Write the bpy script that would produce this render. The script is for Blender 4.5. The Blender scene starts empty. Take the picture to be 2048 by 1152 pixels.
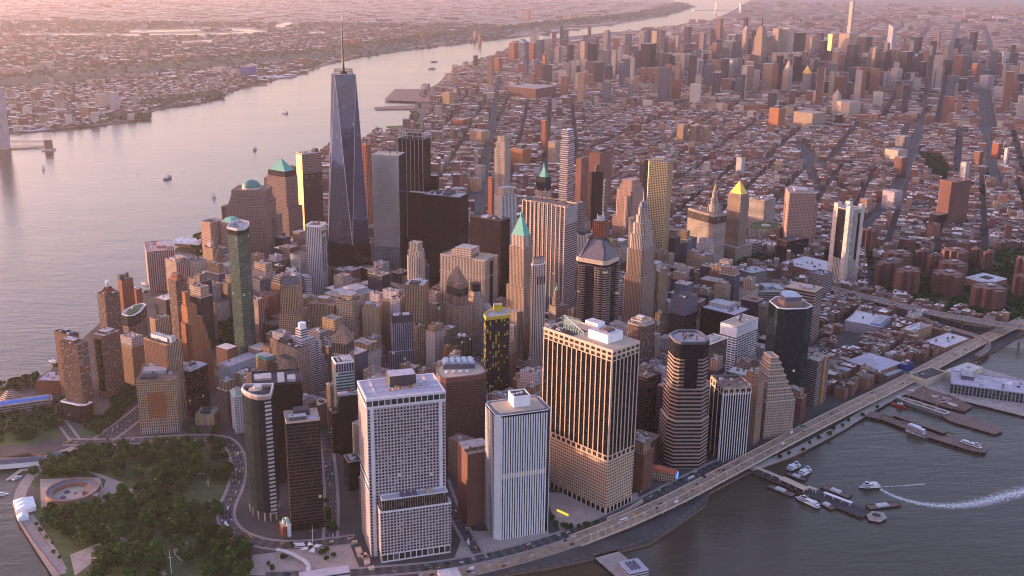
import bpy, math, random
import numpy as np
from mathutils import Matrix, Vector
rnd = random.Random(7)
D = bpy.data
SC = bpy.context.scene
COL = SC.collection
# ------------------------------------------------------------------ camera, sky, sun, exposure
CX, CY, CZ = 246.87, -852.79, 635.24
YAW, PITCH, ROLL, FPX = 0.11732, -0.29214, 0.01317, 2117.96
FV = np.array([math.sin(YAW)*math.cos(PITCH), math.cos(YAW)*math.cos(PITCH), math.sin(PITCH)])
RV = np.array([math.cos(YAW), -math.sin(YAW), 0.0])
UV_ = np.cross(RV, FV)
RV, UV_ = RV*math.cos(ROLL)+UV_*math.sin(ROLL), -RV*math.sin(ROLL)+UV_*math.cos(ROLL)
cam = D.objects.new('camera', D.cameras.new('camera'))
COL.objects.link(cam)
cam.matrix_world = Matrix([[RV[0], UV_[0], -FV[0], CX], [RV[1], UV_[1], -FV[1], CY], [RV[2], UV_[2], -FV[2], CZ], [0, 0, 0, 1]])
cam.data.sensor_fit = 'HORIZONTAL'
cam.data.sensor_width = 36.0
cam.data.lens = FPX/2048*36.0
cam.data.clip_start = 5.0
cam.data.clip_end = 200000.0
SC.camera = cam
SUN_AZ, SUN_EL = math.radians(-66.0), math.radians(3.0)
W = D.worlds.new('World'); SC.world = W; W.use_nodes = True
nt = W.node_tree
bg = nt.nodes['Background']
sky = nt.nodes.new('ShaderNodeTexSky')
sky.sky_type = 'NISHITA'; sky.sun_disc = False
sky.sun_elevation = SUN_EL; sky.sun_rotation = SUN_AZ
sky.air_density = 1.0; sky.dust_density = 2.5; sky.ozone_density = 2.0
tint = nt.nodes.new('ShaderNodeMix'); tint.data_type = 'RGBA'; tint.blend_type = 'MULTIPLY'
tint.inputs['Factor'].default_value = 1.0
tint.inputs['B'].default_value = (1.24, 0.88, 0.99, 1)
nt.links.new(sky.outputs[0], tint.inputs['A'])
nt.links.new(tint.outputs['Result'], bg.inputs['Color'])
bg.inputs['Strength'].default_value = 0.15
sl = D.lights.new('sun', 'SUN'); sl.energy = 1.3; sl.angle = math.radians(0.5); sl.color = (1.0, 0.65, 0.41)
so = D.objects.new('sun', sl); COL.objects.link(so)
sdir = Vector((math.sin(SUN_AZ)*math.cos(SUN_EL), math.cos(SUN_AZ)*math.cos(SUN_EL), math.sin(SUN_EL)))
so.rotation_euler = sdir.to_track_quat('Z', 'Y').to_euler()
SC.view_settings.view_transform = 'Standard'; SC.view_settings.look = 'None'
SC.view_settings.exposure = 3.1; SC.view_settings.gamma = 1.0
HAZE = 0.000021
SC.cycles.volume_bounces = 1
SC.cycles.max_bounces = 6
SC.cycles.use_denoising = True
SC.cycles.denoising_prefilter = 'ACCURATE'
SC.cycles.filter_width = 1.1
SC.cycles.sample_clamp_indirect = 4.0

# ------------------------------------------------------------------ pixel <-> ground (used to survey real positions)
def P(px, py, z=3.0):
    d = FV*FPX + RV*(px-1024) + UV_*(576-py)
    t = (z-CZ)/d[2]
    return (CX+d[0]*t, CY+d[1]*t)
def proj(x, y, z):
    d = np.array([x-CX, y-CY, z-CZ]); w = d@FV
    return 1024+FPX*(d@RV)/w, 576-FPX*(d@UV_)/w
def hbase(top, base, zg=3.0):
    g = P(base[0], base[1], zg); lo, hi = 0.0, 900.0
    for _ in range(40):
        m = (lo+hi)/2
        if proj(g[0], g[1], m)[1] > top[1]: lo = m
        else: hi = m
    return lo
def solve_len(F, dirv, z, xt):
    lo, hi = 0.0, 400.0
    x0 = proj(F[0], F[1], z)[0]; s = 1 if xt > x0 else -1
    for _ in range(36):
        m = (lo+hi)/2
        x = proj(F[0]+dirv[0]*m, F[1]+dirv[1]*m, z)[0]
        if (x-xt)*s < 0: lo = m
        else: hi = m
    return max(lo, 3.0)

# ------------------------------------------------------------------ materials
MATS = {}
def _facade_group():
    g = D.node_groups.new('facade', 'ShaderNodeTree')
    def si(n, t, d):
        s = g.interface.new_socket(n, in_out='INPUT', socket_type=t); s.default_value = d
    C4 = 'NodeSocketColor'; FL = 'NodeSocketFloat'
    si('Wall', C4, (.3, .2, .15, 1)); si('Spandrel', C4, (.1, .1, .1, 1)); si('Glass', C4, (.02, .02, .025, 1))
    si('WX', FL, .5); si('WY', FL, .5); si('Mirror', FL, 0.0); si('Rough', FL, .12); si('Wave', FL, .02); si('Lit', FL, .004); si('Vary', FL, .5)
    g.interface.new_socket('BSDF', in_out='OUTPUT', socket_type='NodeSocketShader')
    N = g.nodes; Lk = g.links.new
    gi = N.new('NodeGroupInput'); go = N.new('NodeGroupOutput')
    def math_(op, a, b=None, c=None):
        n = N.new('ShaderNodeMath'); n.operation = op
        for i, v in enumerate((a, b, c)):
            if v is None: continue
            if isinstance(v, (int, float)): n.inputs[i].default_value = v
            else: Lk(v, n.inputs[i])
        return n.outputs[0]
    def mix(f, a, b, mode='MIX'):
        n = N.new('ShaderNodeMix'); n.data_type = 'RGBA'; n.blend_type = mode
        for k, v in (('Factor', f), ('A', a), ('B', b)):
            if isinstance(v, (int, float)): n.inputs[k].default_value = v
            elif isinstance(v, tuple): n.inputs[k].default_value = v
            else: Lk(v, n.inputs[k])
        return n.outputs['Result']
    uv = N.new('ShaderNodeUVMap'); sp = N.new('ShaderNodeSeparateXYZ'); Lk(uv.outputs[0], sp.inputs[0])
    u, v = sp.outputs[0], sp.outputs[1]
    fx = math_('FRACT', u); fy = math_('FRACT', v)
    ix = math_('LESS_THAN', math_('ABSOLUTE', math_('SUBTRACT', fx, .5)), math_('MULTIPLY', gi.outputs['WX'], .5))
    iy = math_('LESS_THAN', math_('ABSOLUTE', math_('SUBTRACT', fy, .5)), math_('MULTIPLY', gi.outputs['WY'], .5))
    win = math_('MULTIPLY', ix, iy)
    cx = N.new('ShaderNodeCombineXYZ'); Lk(math_('FLOOR', u), cx.inputs[0]); Lk(math_('FLOOR', v), cx.inputs[1])
    oi = N.new('ShaderNodeObjectInfo'); Lk(math_('MULTIPLY', oi.outputs['Random'], 57.0), cx.inputs[2])
    wn = N.new('ShaderNodeTexWhiteNoise'); wn.noise_dimensions = '3D'; Lk(cx.outputs[0], wn.inputs['Vector'])
    r = wn.outputs['Value']
    blind = math_('MULTIPLY', math_('POWER', r, 7.0), gi.outputs['Vary'])
    gl = mix(blind, gi.outputs['Glass'], (.30, .27, .27, 1))
    geo = N.new('ShaderNodeNewGeometry')
    n1 = N.new('ShaderNodeTexNoise'); n1.inputs['Scale'].default_value = .035; n1.inputs['Detail'].default_value = 4; Lk(geo.outputs['Position'], n1.inputs['Vector'])
    mp = N.new('ShaderNodeMapping'); mp.inputs['Scale'].default_value = (.35, .35, .03); Lk(geo.outputs['Position'], mp.inputs['Vector'])
    n2 = N.new('ShaderNodeTexNoise'); n2.inputs['Scale'].default_value = 1.0; n2.inputs['Detail'].default_value = 2; Lk(mp.outputs[0], n2.inputs['Vector'])
    dirt = math_('ADD', math_('MULTIPLY', n1.outputs['Fac'], .55), math_('MULTIPLY', n2.outputs['Fac'], .5))
    dirt = math_('ADD', dirt, .46)
    dc = N.new('ShaderNodeCombineColor')
    for i in range(3): Lk(dirt, dc.inputs[i])
    wall = mix(1.0, gi.outputs['Wall'], dc.outputs[0], 'MULTIPLY')
    col = mix(ix, wall, gi.outputs['Spandrel'])
    col = mix(win, col, gl)
    rough = math_('ADD', math_('MULTIPLY', win, math_('SUBTRACT', gi.outputs['Rough'], .8)), .8)
    metal = math_('MULTIPLY', win, gi.outputs['Mirror'])
    vm = N.new('ShaderNodeVectorMath'); vm.operation = 'SUBTRACT'; Lk(wn.outputs['Color'], vm.inputs[0]); vm.inputs[1].default_value = (.5, .5, .5)
    vs = N.new('ShaderNodeVectorMath'); vs.operation = 'SCALE'; Lk(vm.outputs[0], vs.inputs[0]); Lk(math_('MULTIPLY', win, gi.outputs['Wave']), vs.inputs['Scale'])
    va = N.new('ShaderNodeVectorMath'); va.operation = 'ADD'; Lk(geo.outputs['Normal'], va.inputs[0]); Lk(vs.outputs[0], va.inputs[1])
    vn = N.new('ShaderNodeVectorMath'); vn.operation = 'NORMALIZE'; Lk(va.outputs[0], vn.inputs[0])
    b = N.new('ShaderNodeBsdfPrincipled')
    b.inputs['Specular IOR Level'].default_value = .15; b.inputs['Specular Tint'].default_value = (.62, .66, .98, 1)
    Lk(col, b.inputs['Base Color']); Lk(rough, b.inputs['Roughness']); Lk(metal, b.inputs['Metallic']); Lk(vn.outputs[0], b.inputs['Normal'])
    lit = math_('MULTIPLY', math_('GREATER_THAN', r, math_('SUBTRACT', 1.0, gi.outputs['Lit'])), win)
    b.inputs['Emission Color'].default_value = (1, .8, .55, 1)
    Lk(math_('MULTIPLY', lit, .05), b.inputs['Emission Strength'])
    Lk(b.outputs[0], go.inputs[0])
    return g
FG = _facade_group()
def c4(c): return (c[0], c[1], c[2], 1.0)
FDIM = {}
def fac(key, wall, span=None, glass=(.02, .02, .026), wx=.5, wy=.55, bay=3.2, flo=3.7, mirror=0.0, rough=.12, wave=.02, lit=.003, vary=.35):
    m = D.materials.new(key); m.use_nodes = True; t = m.node_tree
    for n in list(t.nodes): t.nodes.remove(n)
    g = t.nodes.new('ShaderNodeGroup'); g.node_tree = FG; o = t.nodes.new('ShaderNodeOutputMaterial')
    t.links.new(g.outputs[0], o.inputs[0])
    g.inputs['Wall'].default_value = c4(wall); g.inputs['Spandrel'].default_value = c4(span or wall); g.inputs['Glass'].default_value = c4(glass)
    for k, v in (('WX', wx), ('WY', wy), ('Mirror', mirror), ('Rough', rough), ('Wave', wave), ('Lit', lit), ('Vary', vary)): g.inputs[k].default_value = v
    MATS[key] = m; FDIM[key] = (bay, flo)
    return m
def surf(key, col, rough=.8, metal=0.0, var=.35, scale=.15, emit=None, spec=.3, fine=None):
    m = D.materials.new(key); m.use_nodes = True; t = m.node_tree; b = t.nodes['Principled BSDF']
    b.inputs['Roughness'].default_value = rough; b.inputs['Metallic'].default_value = metal
    b.inputs['Specular IOR Level'].default_value = spec
    geo = t.nodes.new('ShaderNodeNewGeometry'); n = t.nodes.new('ShaderNodeTexNoise')
    n.inputs['Scale'].default_value = scale; n.inputs['Detail'].default_value = 6; n.inputs['Roughness'].default_value = .65
    t.links.new(geo.outputs['Position'], n.inputs['Vector'])
    r = t.nodes.new('ShaderNodeValToRGB'); t.links.new(n.outputs['Fac'], r.inputs[0])
    r.color_ramp.elements[0].position = .3; r.color_ramp.elements[1].position = .7
    r.color_ramp.elements[0].color = c4([c*(1-var) for c in col]); r.color_ramp.elements[1].color = c4([min(1, c*(1+var)) for c in col])
    t.links.new(r.outputs[0], b.inputs['Base Color'])
    if emit:
        b.inputs['Emission Color'].default_value = c4(emit[0]); b.inputs['Emission Strength'].default_value = emit[1]
    MATS[key] = m; FDIM[key] = (3.0, 3.5)
    return m
# facades                wall               spandrel            glass              wx   wy
fac('brick',  (.17, .082, .058), None, (.03, .028, .03), .5, .5, 3.0, 3.1)
fac('brickb', (.19, .105, .075), (.12, .075, .06), (.035, .036, .04), .58, .52, 3.4, 3.4, vary=1.6)
fac('brickr', (.25, .085, .05), None, (.03, .025, .025), .42, .5, 3.0, 3.1)
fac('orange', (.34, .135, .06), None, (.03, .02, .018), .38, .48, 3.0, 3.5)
fac('tan',    (.42, .275, .165), None, (.014, .011, .012), .50, .58, 3.0, 3.7)
fac('tanv',   (.41, .27, .17), (.15, .10, .07), (.012, .010, .011), .52, .62, 2.8, 3.7)
fac('tanplain', (.42, .28, .17), None, (.03, .025, .025), .16, .4, 8.0, 3.7)
fac('stone',  (.40, .29, .22), None, (.013, .011, .013), .52, .58, 3.0, 3.8)
fac('stonev', (.36, .25, .19), (.16, .115, .09), (.02, .018, .02), .45, .62, 2.8, 3.8)
fac('lime',   (.53, .42, .345), None, (.014, .012, .015), .50, .56, 3.0, 3.7)
fac('limev',  (.54, .43, .36), (.19, .15, .13), (.012, .011, .014), .50, .64, 3.0, 3.7)
fac('pinkf',   (.40, .25, .20), None, (.03, .024, .026), .45, .5, 3.2, 3.7)
fac('pinkv',  (.42, .29, .26), (.12, .085, .09), (.03, .025, .03), .52, .6, 4.2, 3.2)
fac('whitef',  (.62, .58, .57), None, (.03, .03, .036), .55, .5, 3.6, 3.4)
fac('whitev', (.62, .58, .57), (.20, .2, .22), (.04, .045, .055), .5, .7, 3.6, 3.4)
fac('lav',    (.42, .37, .40), None, (.04, .035, .045), .42, .55, 3.0, 3.7)
fac('wfc',    (.26, .165, .14), None, (.05, .045, .055), .62, .58, 3.0, 3.9, rough=.1)
fac('wfcb',   (.27, .175, .145), (.27, .175, .145), (.05, .045, .055), 1.0, .45, 3.0, 3.9)
fac('dglass', (.014, .014, .017), (.010, .010, .013), (.006, .007, .009), .9, .7, 3.0, 3.9, rough=.08, wave=.02, vary=.1)
fac('black',  (.011, .009, .011), (.008, .007, .009), (.004, .004, .006), .86, .66, 3.0, 3.9, rough=.1, vary=.1, lit=.001)
fac('dbrown', (.035, .02, .02), (.022, .013, .013), (.007, .005, .006), .8, .55, 2.4, 3.8, vary=.1, lit=.001)
fac('dband',  (.075, .058, .068), (.06, .046, .055), (.006, .005, .007), 1.0, .62, 3.0, 4.2, vary=.15)
fac('dstripe', (.30, .23, .17), (.02, .016, .018), (.013, .012, .015), .82, .75, 2.6, 3.8)
fac('lattice', (.42, .40, .46), (.09, .09, .12), (.03, .032, .045), .72, .72, 3.4, 3.8)
fac('bluegl', (.22, .26, .31), (.16, .19, .24), (.10, .13, .18), .92, .88, 3.0, 4.0, mirror=.75, rough=.1, wave=.03, vary=.15)
fac('wtc',    (.11, .14, .23), (.10, .13, .22), (.125, .175, .34), .95, .93, 3.0, 4.1, mirror=.9, rough=.13, wave=.022, vary=.02)
fac('wtc4',   (.33, .35, .38), (.33, .35, .38), (.42, .45, .50), .98, .97, 4.0, 4.0, mirror=.8, rough=.16, wave=.012, vary=.04)
fac('greengl', (.20, .26, .20), (.10, .15, .12), (.035, .06, .05), .93, .80, 3.0, 4.2, rough=.1, wave=.03)
fac('tealband', (.36, .46, .48), (.36, .46, .48), (.03, .055, .065), 1.0, .55, 3.0, 4.2, rough=.1)
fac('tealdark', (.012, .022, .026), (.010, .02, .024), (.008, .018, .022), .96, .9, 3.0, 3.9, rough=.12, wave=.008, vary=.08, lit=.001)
fac('gold',   (.20, .15, .10), (.2, .15, .1), (.52, .36, .15), 1.0, .72, 3.0, 5.0, mirror=.95, rough=.5, wave=.03, vary=0)  # sunset reflection is put into this gold glass colour
fac('steel',  (.06, .055, .052), (.08, .07, .07), (.88, .68, .40), .72, .70, 3.6, 3.6, mirror=.95, rough=.46, wave=.08, vary=0)  # panel colour carries the gold of the low sun on steel
fac('band',   (.30, .225, .19), (.30, .225, .19), (.012, .009, .011), 1.0, .50, 3.0, 5.2, vary=.1)
fac('bandw',  (.56, .52, .54), (.56, .52, .54), (.03, .028, .032), 1.0, .48, 3.0, 3.6)
fac('bandg',  (.28, .24, .24), (.28, .24, .24), (.025, .022, .026), 1.0, .5, 3.0, 3.7)
fac('nyp',    (.43, .375, .385), None, (.008, .006, .008), .62, .58, 3.6, 3.75, rough=.15, lit=.002, vary=.7)
fac('nypband', (.64, .6, .62), None, (.03, .032, .034), .84, .66, 6.6, 8.0)
fac('w88',    (.82, .79, .80), (.82, .79, .8), (.016, .014, .018), .86, .55, 7.5, 3.9)
fac('lib',    (.46, .36, .33), (.23, .185, .18), (.022, .016, .018), .86, .60, 8.4, 4.0)
fac('libside', (.40, .33, .32), (.40, .33, .32), (.03, .025, .03), 1.0, .52, 3.0, 4.0)
fac('brown85', (.105, .066, .060), None, (.022, .015, .015), .48, .56, 2.1, 3.8)
fac('water55', (.014, .010, .011), (.010, .007, .008), (.005, .004, .005), .9, .62, 2.6, 3.9, vary=.08, lit=.001)
fac('grid55', (.50, .365, .27), None, (.03, .022, .02), .62, .46, 3.4, 4.1)
fac('cap55',  (.56, .40, .295), None, (.035, .028, .03), .66, .62, 8.4, 8.4)
fac('zig',    (.42, .31, .25), None, (.02, .016, .018), .46, .5, 2.8, 3.9)
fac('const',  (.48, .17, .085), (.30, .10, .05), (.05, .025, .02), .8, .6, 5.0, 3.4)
fac('leonard', (.50, .44, .44), (.5, .44, .44), (.09, .085, .10), .98, .58, 5.0, 4.2, wave=.05)
fac('brownplain', (.19, .09, .07), None, (.05, .03, .025), .02, .02, 6.0, 6.0)
fac('proj',   (.165, .078, .062), None, (.05, .035, .035), .36, .42, 3.2, 2.9)
fac('yellowb', (.02, .018, .021), (.028, .025, .028), (.010, .010, .013), .8, .62, 3.0, 3.3)
fac('colon',  (.22, .26, .29), (.10, .11, .12), (.03, .028, .03), .7, .8, 5.5, 4.6)
fac('garage', (.40, .48, .58), (.40, .48, .58), (.30, .37, .46), .9, .12, 8.0, 6.0)
# plain surfaces
surf('gravel', (.30, .255, .235)); surf('roofgrey', (.36, .345, .37)); surf('roofdark', (.055, .05, .055)); surf('rooftan', (.44, .35, .27), var=.15)
surf('rooflight', (.52, .49, .51), var=.2); surf('roofwhite', (.72, .70, .72), var=.15); surf('roofbrown', (.19, .12, .10)); surf('rooflav', (.42, .385, .45), var=.15)
surf('nyprim', (.68, .64, .66), var=.12); surf('trimtan', (.56, .42, .32), var=.12); surf('trimwhite', (.80, .78, .80), var=.12); surf('trimdark', (.06, .05, .052))
surf('steelgrey', (.30, .30, .33), .5, .4); surf('plant', (.42, .42, .45), .6); surf('plantblue', (.30, .38, .46), .55); surf('darkmetal', (.04, .038, .04), .5)
surf('copper', (.10, .36, .31), .6, var=.25, scale=.4); surf('copperpale', (.30, .44, .36), .7, var=.2); surf('copperdk', (.06, .20, .19), .5, var=.2)
surf('slate', (.11, .10, .135), .45, var=.2); surf('goldleaf', (.62, .34, .07), .35, .7, var=.15); surf('stonepy', (.22, .15, .12), var=.2)
surf('yellow', (.50, .37, .03), .6, var=.12); surf('stripe125', (.70, .69, .71), .6, var=.08); surf('pier55', (.58, .445, .355), .7, var=.1)
surf('wood', (.17, .105, .08), .85); surf('conc', (.34, .29, .26), .85); surf('concpale', (.52, .45, .39), .85); surf('brickwall', (.26, .13, .095), .9)
surf('sandstone', (.28, .165, .13), .9, var=.3); surf('tentwhite', (.82, .82, .84), .6, var=.05); surf('redroof', (.42, .115, .055), .8); surf('white', (.75, .74, .76), .5, var=.08)
surf('creamwall', (.55, .47, .35), .8, var=.12); surf('blueroof', (.10, .20, .55), .4, var=.15); surf('bluewall', (.03, .05, .20), .7); surf('skyblue', (.14, .42, .58), .6)
surf('hullblack', (.02, .02, .025), .5); surf('hullred', (.32, .04, .03), .6); surf('hullblue', (.03, .07, .22), .4); surf('mast', (.34, .25, .2), .7); surf('netting', (.014, .016, .02), .9)
surf('glassdark', (.012, .014, .018), .1); surf('led', (.02, .1, .5), .4, emit=((.08, .30, 1.0), .2)); surf('lamp', (.6, .5, .1), .4, emit=((1.0, .72, .05), .12)); surf('lampgreen', (.05, .25, .15), .5)
surf('crane', (.42, .17, .05), .6); surf('tyre', (.02, .02, .02), .8); surf('grass', (.055, .085, .03), .95, var=.4, scale=.06); surf('bark', (.07, .05, .035), .9)
surf('path', (.30, .25, .235), .9, var=.15); surf('plaza', (.36, .29, .26), .9, var=.2); surf('pink', (.40, .27, .24), .9); surf('foam', (.75, .75, .74), .9, var=.1)

# ------------------------------------------------------------------ mesh builder
class MB:
    def __init__(s): s.v = []; s.f = []; s.uv = []; s.m = []; s.mats = []
    def mi(s, m):
        if isinstance(m, str): m = MATS[m]
        if m not in s.mats: s.mats.append(m)
        return s.mats.index(m)
    def quad(s, pts, uvs, m):
        b = len(s.v); s.v += [tuple(p) for p in pts]; s.f.append(tuple(range(b, b+len(pts)))); s.uv += uvs; s.m.append(s.mi(m))
    def frustum(s, p0, z0, p1, z1, wall, top=None, bottom=False, bay=None, flo=None, vofs=0):
        key = wall if isinstance(wall, str) else wall.name
        by, fl = FDIM.get(key, (3, 3.5)); by = bay or by; fl = flo or fl
        n = len(p0); nv = max(1, round((z1-z0)/fl))
        if len(p1) != n: k_ = max(abs(p1[0][0]), abs(p1[0][1]))/max(abs(q[0]) for q in p0); p1 = [(q[0]*k_, q[1]*k_) for q in p0]
        for i in range(n):
            j = (i+1) % n
            L = max(math.dist(p0[i], p0[j]), math.dist(p1[i], p1[j]))
            if L < .02: continue
            nu = max(1, round(L/by))
            s.quad([(*p0[i], z0), (*p0[j], z0), (*p1[j], z1), (*p1[i], z1)], [(0, vofs), (nu, vofs), (nu, nv+vofs), (0, nv+vofs)], wall)
        if top: s.quad([(*p, z1) for p in p1], [(p[0]*.2, p[1]*.2) for p in p1], top)
        if bottom: s.quad([(*p, z0) for p in reversed(p0)], [(p[0]*.2, p[1]*.2) for p in p0], top or wall)
        return s
    def prism(s, p, z0, z1, wall, top=None, **k): return s.frustum(p, z0, p, z1, wall, top, **k)
    def box(s, x0, x1, y0, y1, z0, z1, wall, top=None, bottom=False, **k):
        return s.prism([(x0, y0), (x1, y0), (x1, y1), (x0, y1)], z0, z1, wall, top or wall, bottom=bottom, **k)
    def cyl(s, cx, cy, r, z0, z1, wall, top=None, n=16, r1=None, **k):
        a = [(cx+r*math.cos(2*math.pi*i/n), cy+r*math.sin(2*math.pi*i/n)) for i in range(n)]
        r1 = r if r1 is None else r1
        b = [(cx+r1*math.cos(2*math.pi*i/n), cy+r1*math.sin(2*math.pi*i/n)) for i in range(n)]
        return s.frustum(a, z0, b, z1, wall, top or wall, **k)
    def bar(s, a, b, r, m, n=5):
        a = Vector(a); b = Vector(b); d = (b-a).normalized(); u = d.orthogonal().normalized(); w = d.cross(u)
        ra = [a+(u*math.cos(t)+w*math.sin(t))*r for t in [2*math.pi*i/n for i in range(n)]]
        rb = [q+(b-a) for q in ra]
        for i in range(n):
            j = (i+1) % n; s.quad([ra[i], ra[j], rb[j], rb[i]], [(0, 0), (1, 0), (1, 1), (0, 1)], m)
        s.quad(list(reversed(ra)), [(0, 0)]*n, m); s.quad(rb, [(0, 0)]*n, m)
        return s
    def ring(s, outer, inner, z0, z1, m):
        n = len(outer)
        for i in range(n):
            j = (i+1) % n
            o0, o1, i0, i1 = outer[i], outer[j], inner[i], inner[j]
            s.quad([(*o0, z0), (*o1, z0), (*o1, z1), (*o0, z1)], [(0, 0), (1, 0), (1, 1), (0, 1)], m)
            s.quad([(*i1, z0), (*i0, z0), (*i0, z1), (*i1, z1)], [(0, 0), (1, 0), (1, 1), (0, 1)], m)
            s.quad([(*o0, z1), (*o1, z1), (*i1, z1), (*i0, z1)], [(0, 0), (1, 0), (1, 1), (0, 1)], m)
        return s
    def mesh(s, name):
        me = D.meshes.new(name); me.from_pydata(s.v, [], s.f)
        l = me.uv_layers.new(name='UVMap')
        l.data.foreach_set('uv', np.array(s.uv, dtype=np.float32).ravel())
        for m in s.mats: me.materials.append(m)
        me.polygons.foreach_set('material_index', np.array(s.m, dtype=np.int32)); me.update()
        return me
    def build(s, name, parent=None, label=None):
        return link(name, s.mesh(name), parent, label)
def link(name, me, parent=None, label=None):
    o = D.objects.new(name, me); COL.objects.link(o)
    if parent is not None: o.parent = parent
    if label: o['label'] = label
    return o
USED = {}
def tag(o, label=None, cat=None, group=None, kind=None):
    if label: o['label'] = label; USED[label] = USED.get(label, 0)+1
    if cat: o['category'] = cat
    if group: o['group'] = group
    if kind: o['kind'] = kind
    return o
def empty(name, x, y, z, rz, label, cat, group=None):
    o = D.objects.new(name, None); COL.objects.link(o); o.location = (x, y, z); o.rotation_euler = (0, 0, rz)
    o.empty_display_size = 5
    return tag(o, label, cat, group)
def inset(poly, d):
    n = len(poly); out = []
    for i in range(n):
        a, b, c = Vector(poly[i-1]), Vector(poly[i]), Vector(poly[(i+1) % n])
        e1 = (b-a).normalized(); e2 = (c-b).normalized()
        n1 = Vector((-e1.y, e1.x)); n2 = Vector((-e2.y, e2.x))
        k = n1+n2; dn = max(.25, 1+n1.dot(n2))
        out.append(tuple(b+k*(d/dn)))
    return out
FOOT = []      # (poly world) of everything that stands, for the filler
class T: pass
ALLT = []
ZG = 3.0
PLANT = ('plant', 'roofgrey', 'gravel', 'conc', 'roofdark', 'trimwhite')
def unit_bits(t, poly, z, n, rr):
    xs = [p[0] for p in poly]; ys = [p[1] for p in poly]
    x0, x1, y0, y1 = min(xs), max(xs), min(ys), max(ys)
    for k in range(n):
        cx = rr.uniform(x0+.18*(x1-x0), x1-.18*(x1-x0)); cy = rr.uniform(y0+.18*(y1-y0), y1-.18*(y1-y0))
        a, b, h = rr.uniform(2, 6), rr.uniform(2, 5), rr.uniform(1.2, 3.2)
        m = rr.choice(PLANT)
        if rr.random() < .25:
            q = MB().cyl(cx, cy, 1.6, z+1.2, z+4.5, 'wood', n=10).cyl(cx, cy, 1.75, z+4.5, z+5.8, 'roofdark', n=10, r1=.1)
            for sx in (-1, 1):
                for sy in (-1, 1): q.bar((cx+sx, cy+sy, z), (cx+sx, cy+sy, z+1.3), .15, 'darkmetal', 4)
            q.build('water_tank', getattr(t, 'ro', t.root))
        else:
            MB().box(cx-a/2, cx+a/2, cy-b/2, cy+b/2, z, z+h, m).build('rooftop_unit', getattr(t, 'ro', t.root))
def setup(name, label, cat, xL, F, xR, z, az=None, ar=1.0, group=None, poly=None, zg=ZG, dep=None, wid=None):
    t = T()
    if poly:
        w = [P(*q, z) for q in poly]
        cx = sum(q[0] for q in w)/len(w); cy = sum(q[1] for q in w)/len(w)
        area = sum(w[i-1][0]*w[i][1]-w[i][0]*w[i-1][1] for i in range(len(w)))
        if area < 0: w.reverse()
        t.poly = [(q[0]-cx, q[1]-cy) for q in w]; rz = 0; t.w = max(q[0] for q in t.poly)*2; t.d = max(q[1] for q in t.poly)*2
    else:
        f = P(F[0], F[1], z)
        brg = math.atan2(f[0]-CX, f[1]-CY)
        e = math.atan2((xR-F[0])*1.0, (F[0]-xL)*ar) if (xR > F[0] and F[0] > xL) else .5
        auto = brg+min(max(e, math.radians(8)), math.radians(82))
        for a in ([auto] if az is None else [math.radians(az), auto]):
            u = (math.sin(a), math.cos(a)); v = (-u[1], u[0])
            t.w = wid or solve_len(f, u, z, xR); t.d = dep or solve_len(f, v, z, xL)
            if dep or wid or (max(t.w, t.d) < 2.7*min(t.w, t.d) and max(t.w, t.d) < 118): break
        cx = f[0]+u[0]*t.w/2+v[0]*t.d/2; cy = f[1]+u[1]*t.w/2+v[1]*t.d/2
        rz = math.atan2(u[1], u[0])
        hw, hd = t.w/2, t.d/2; t.poly = [(-hw, -hd), (hw, -hd), (hw, hd), (-hw, hd)]
    ALLT.append(t); t.root = empty(name, cx, cy, zg, rz, label, cat, group); t.H = z-zg; t.rz = rz; t.c = (cx, cy)
    co, si = math.cos(rz), math.sin(rz)
    FOOT.append([(cx+p[0]*co-p[1]*si, cy+p[0]*si+p[1]*co) for p in t.poly]); t.label = label
    return t
LAND = []
def chamf(t, c):
    w, d = t.w/2, t.d/2
    return [(-w+c, -d), (w-c, -d), (w, -d+c), (w, d-c), (w-c, d), (-w+c, d), (-w, d-c), (-w, -d+c)]
def fr(t, x0, x1, y0, y1):
    X = lambda a: (a-.5)*t.w; Y = lambda a: (a-.5)*t.d
    return [(X(x0), Y(y0)), (X(x1), Y(y0)), (X(x1), Y(y1)), (X(x0), Y(y1))]
def cap(t, poly, z, roof, rim, par=1.3, th=.7):
    MB().ring(poly, inset(poly, th), z, z+par, rim).build('parapet', t.root)
    ip = inset(poly, th-.02); t.ro = MB().prism(ip, z+.03, z+.3, roof, roof).build('roof', t.root)
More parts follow.
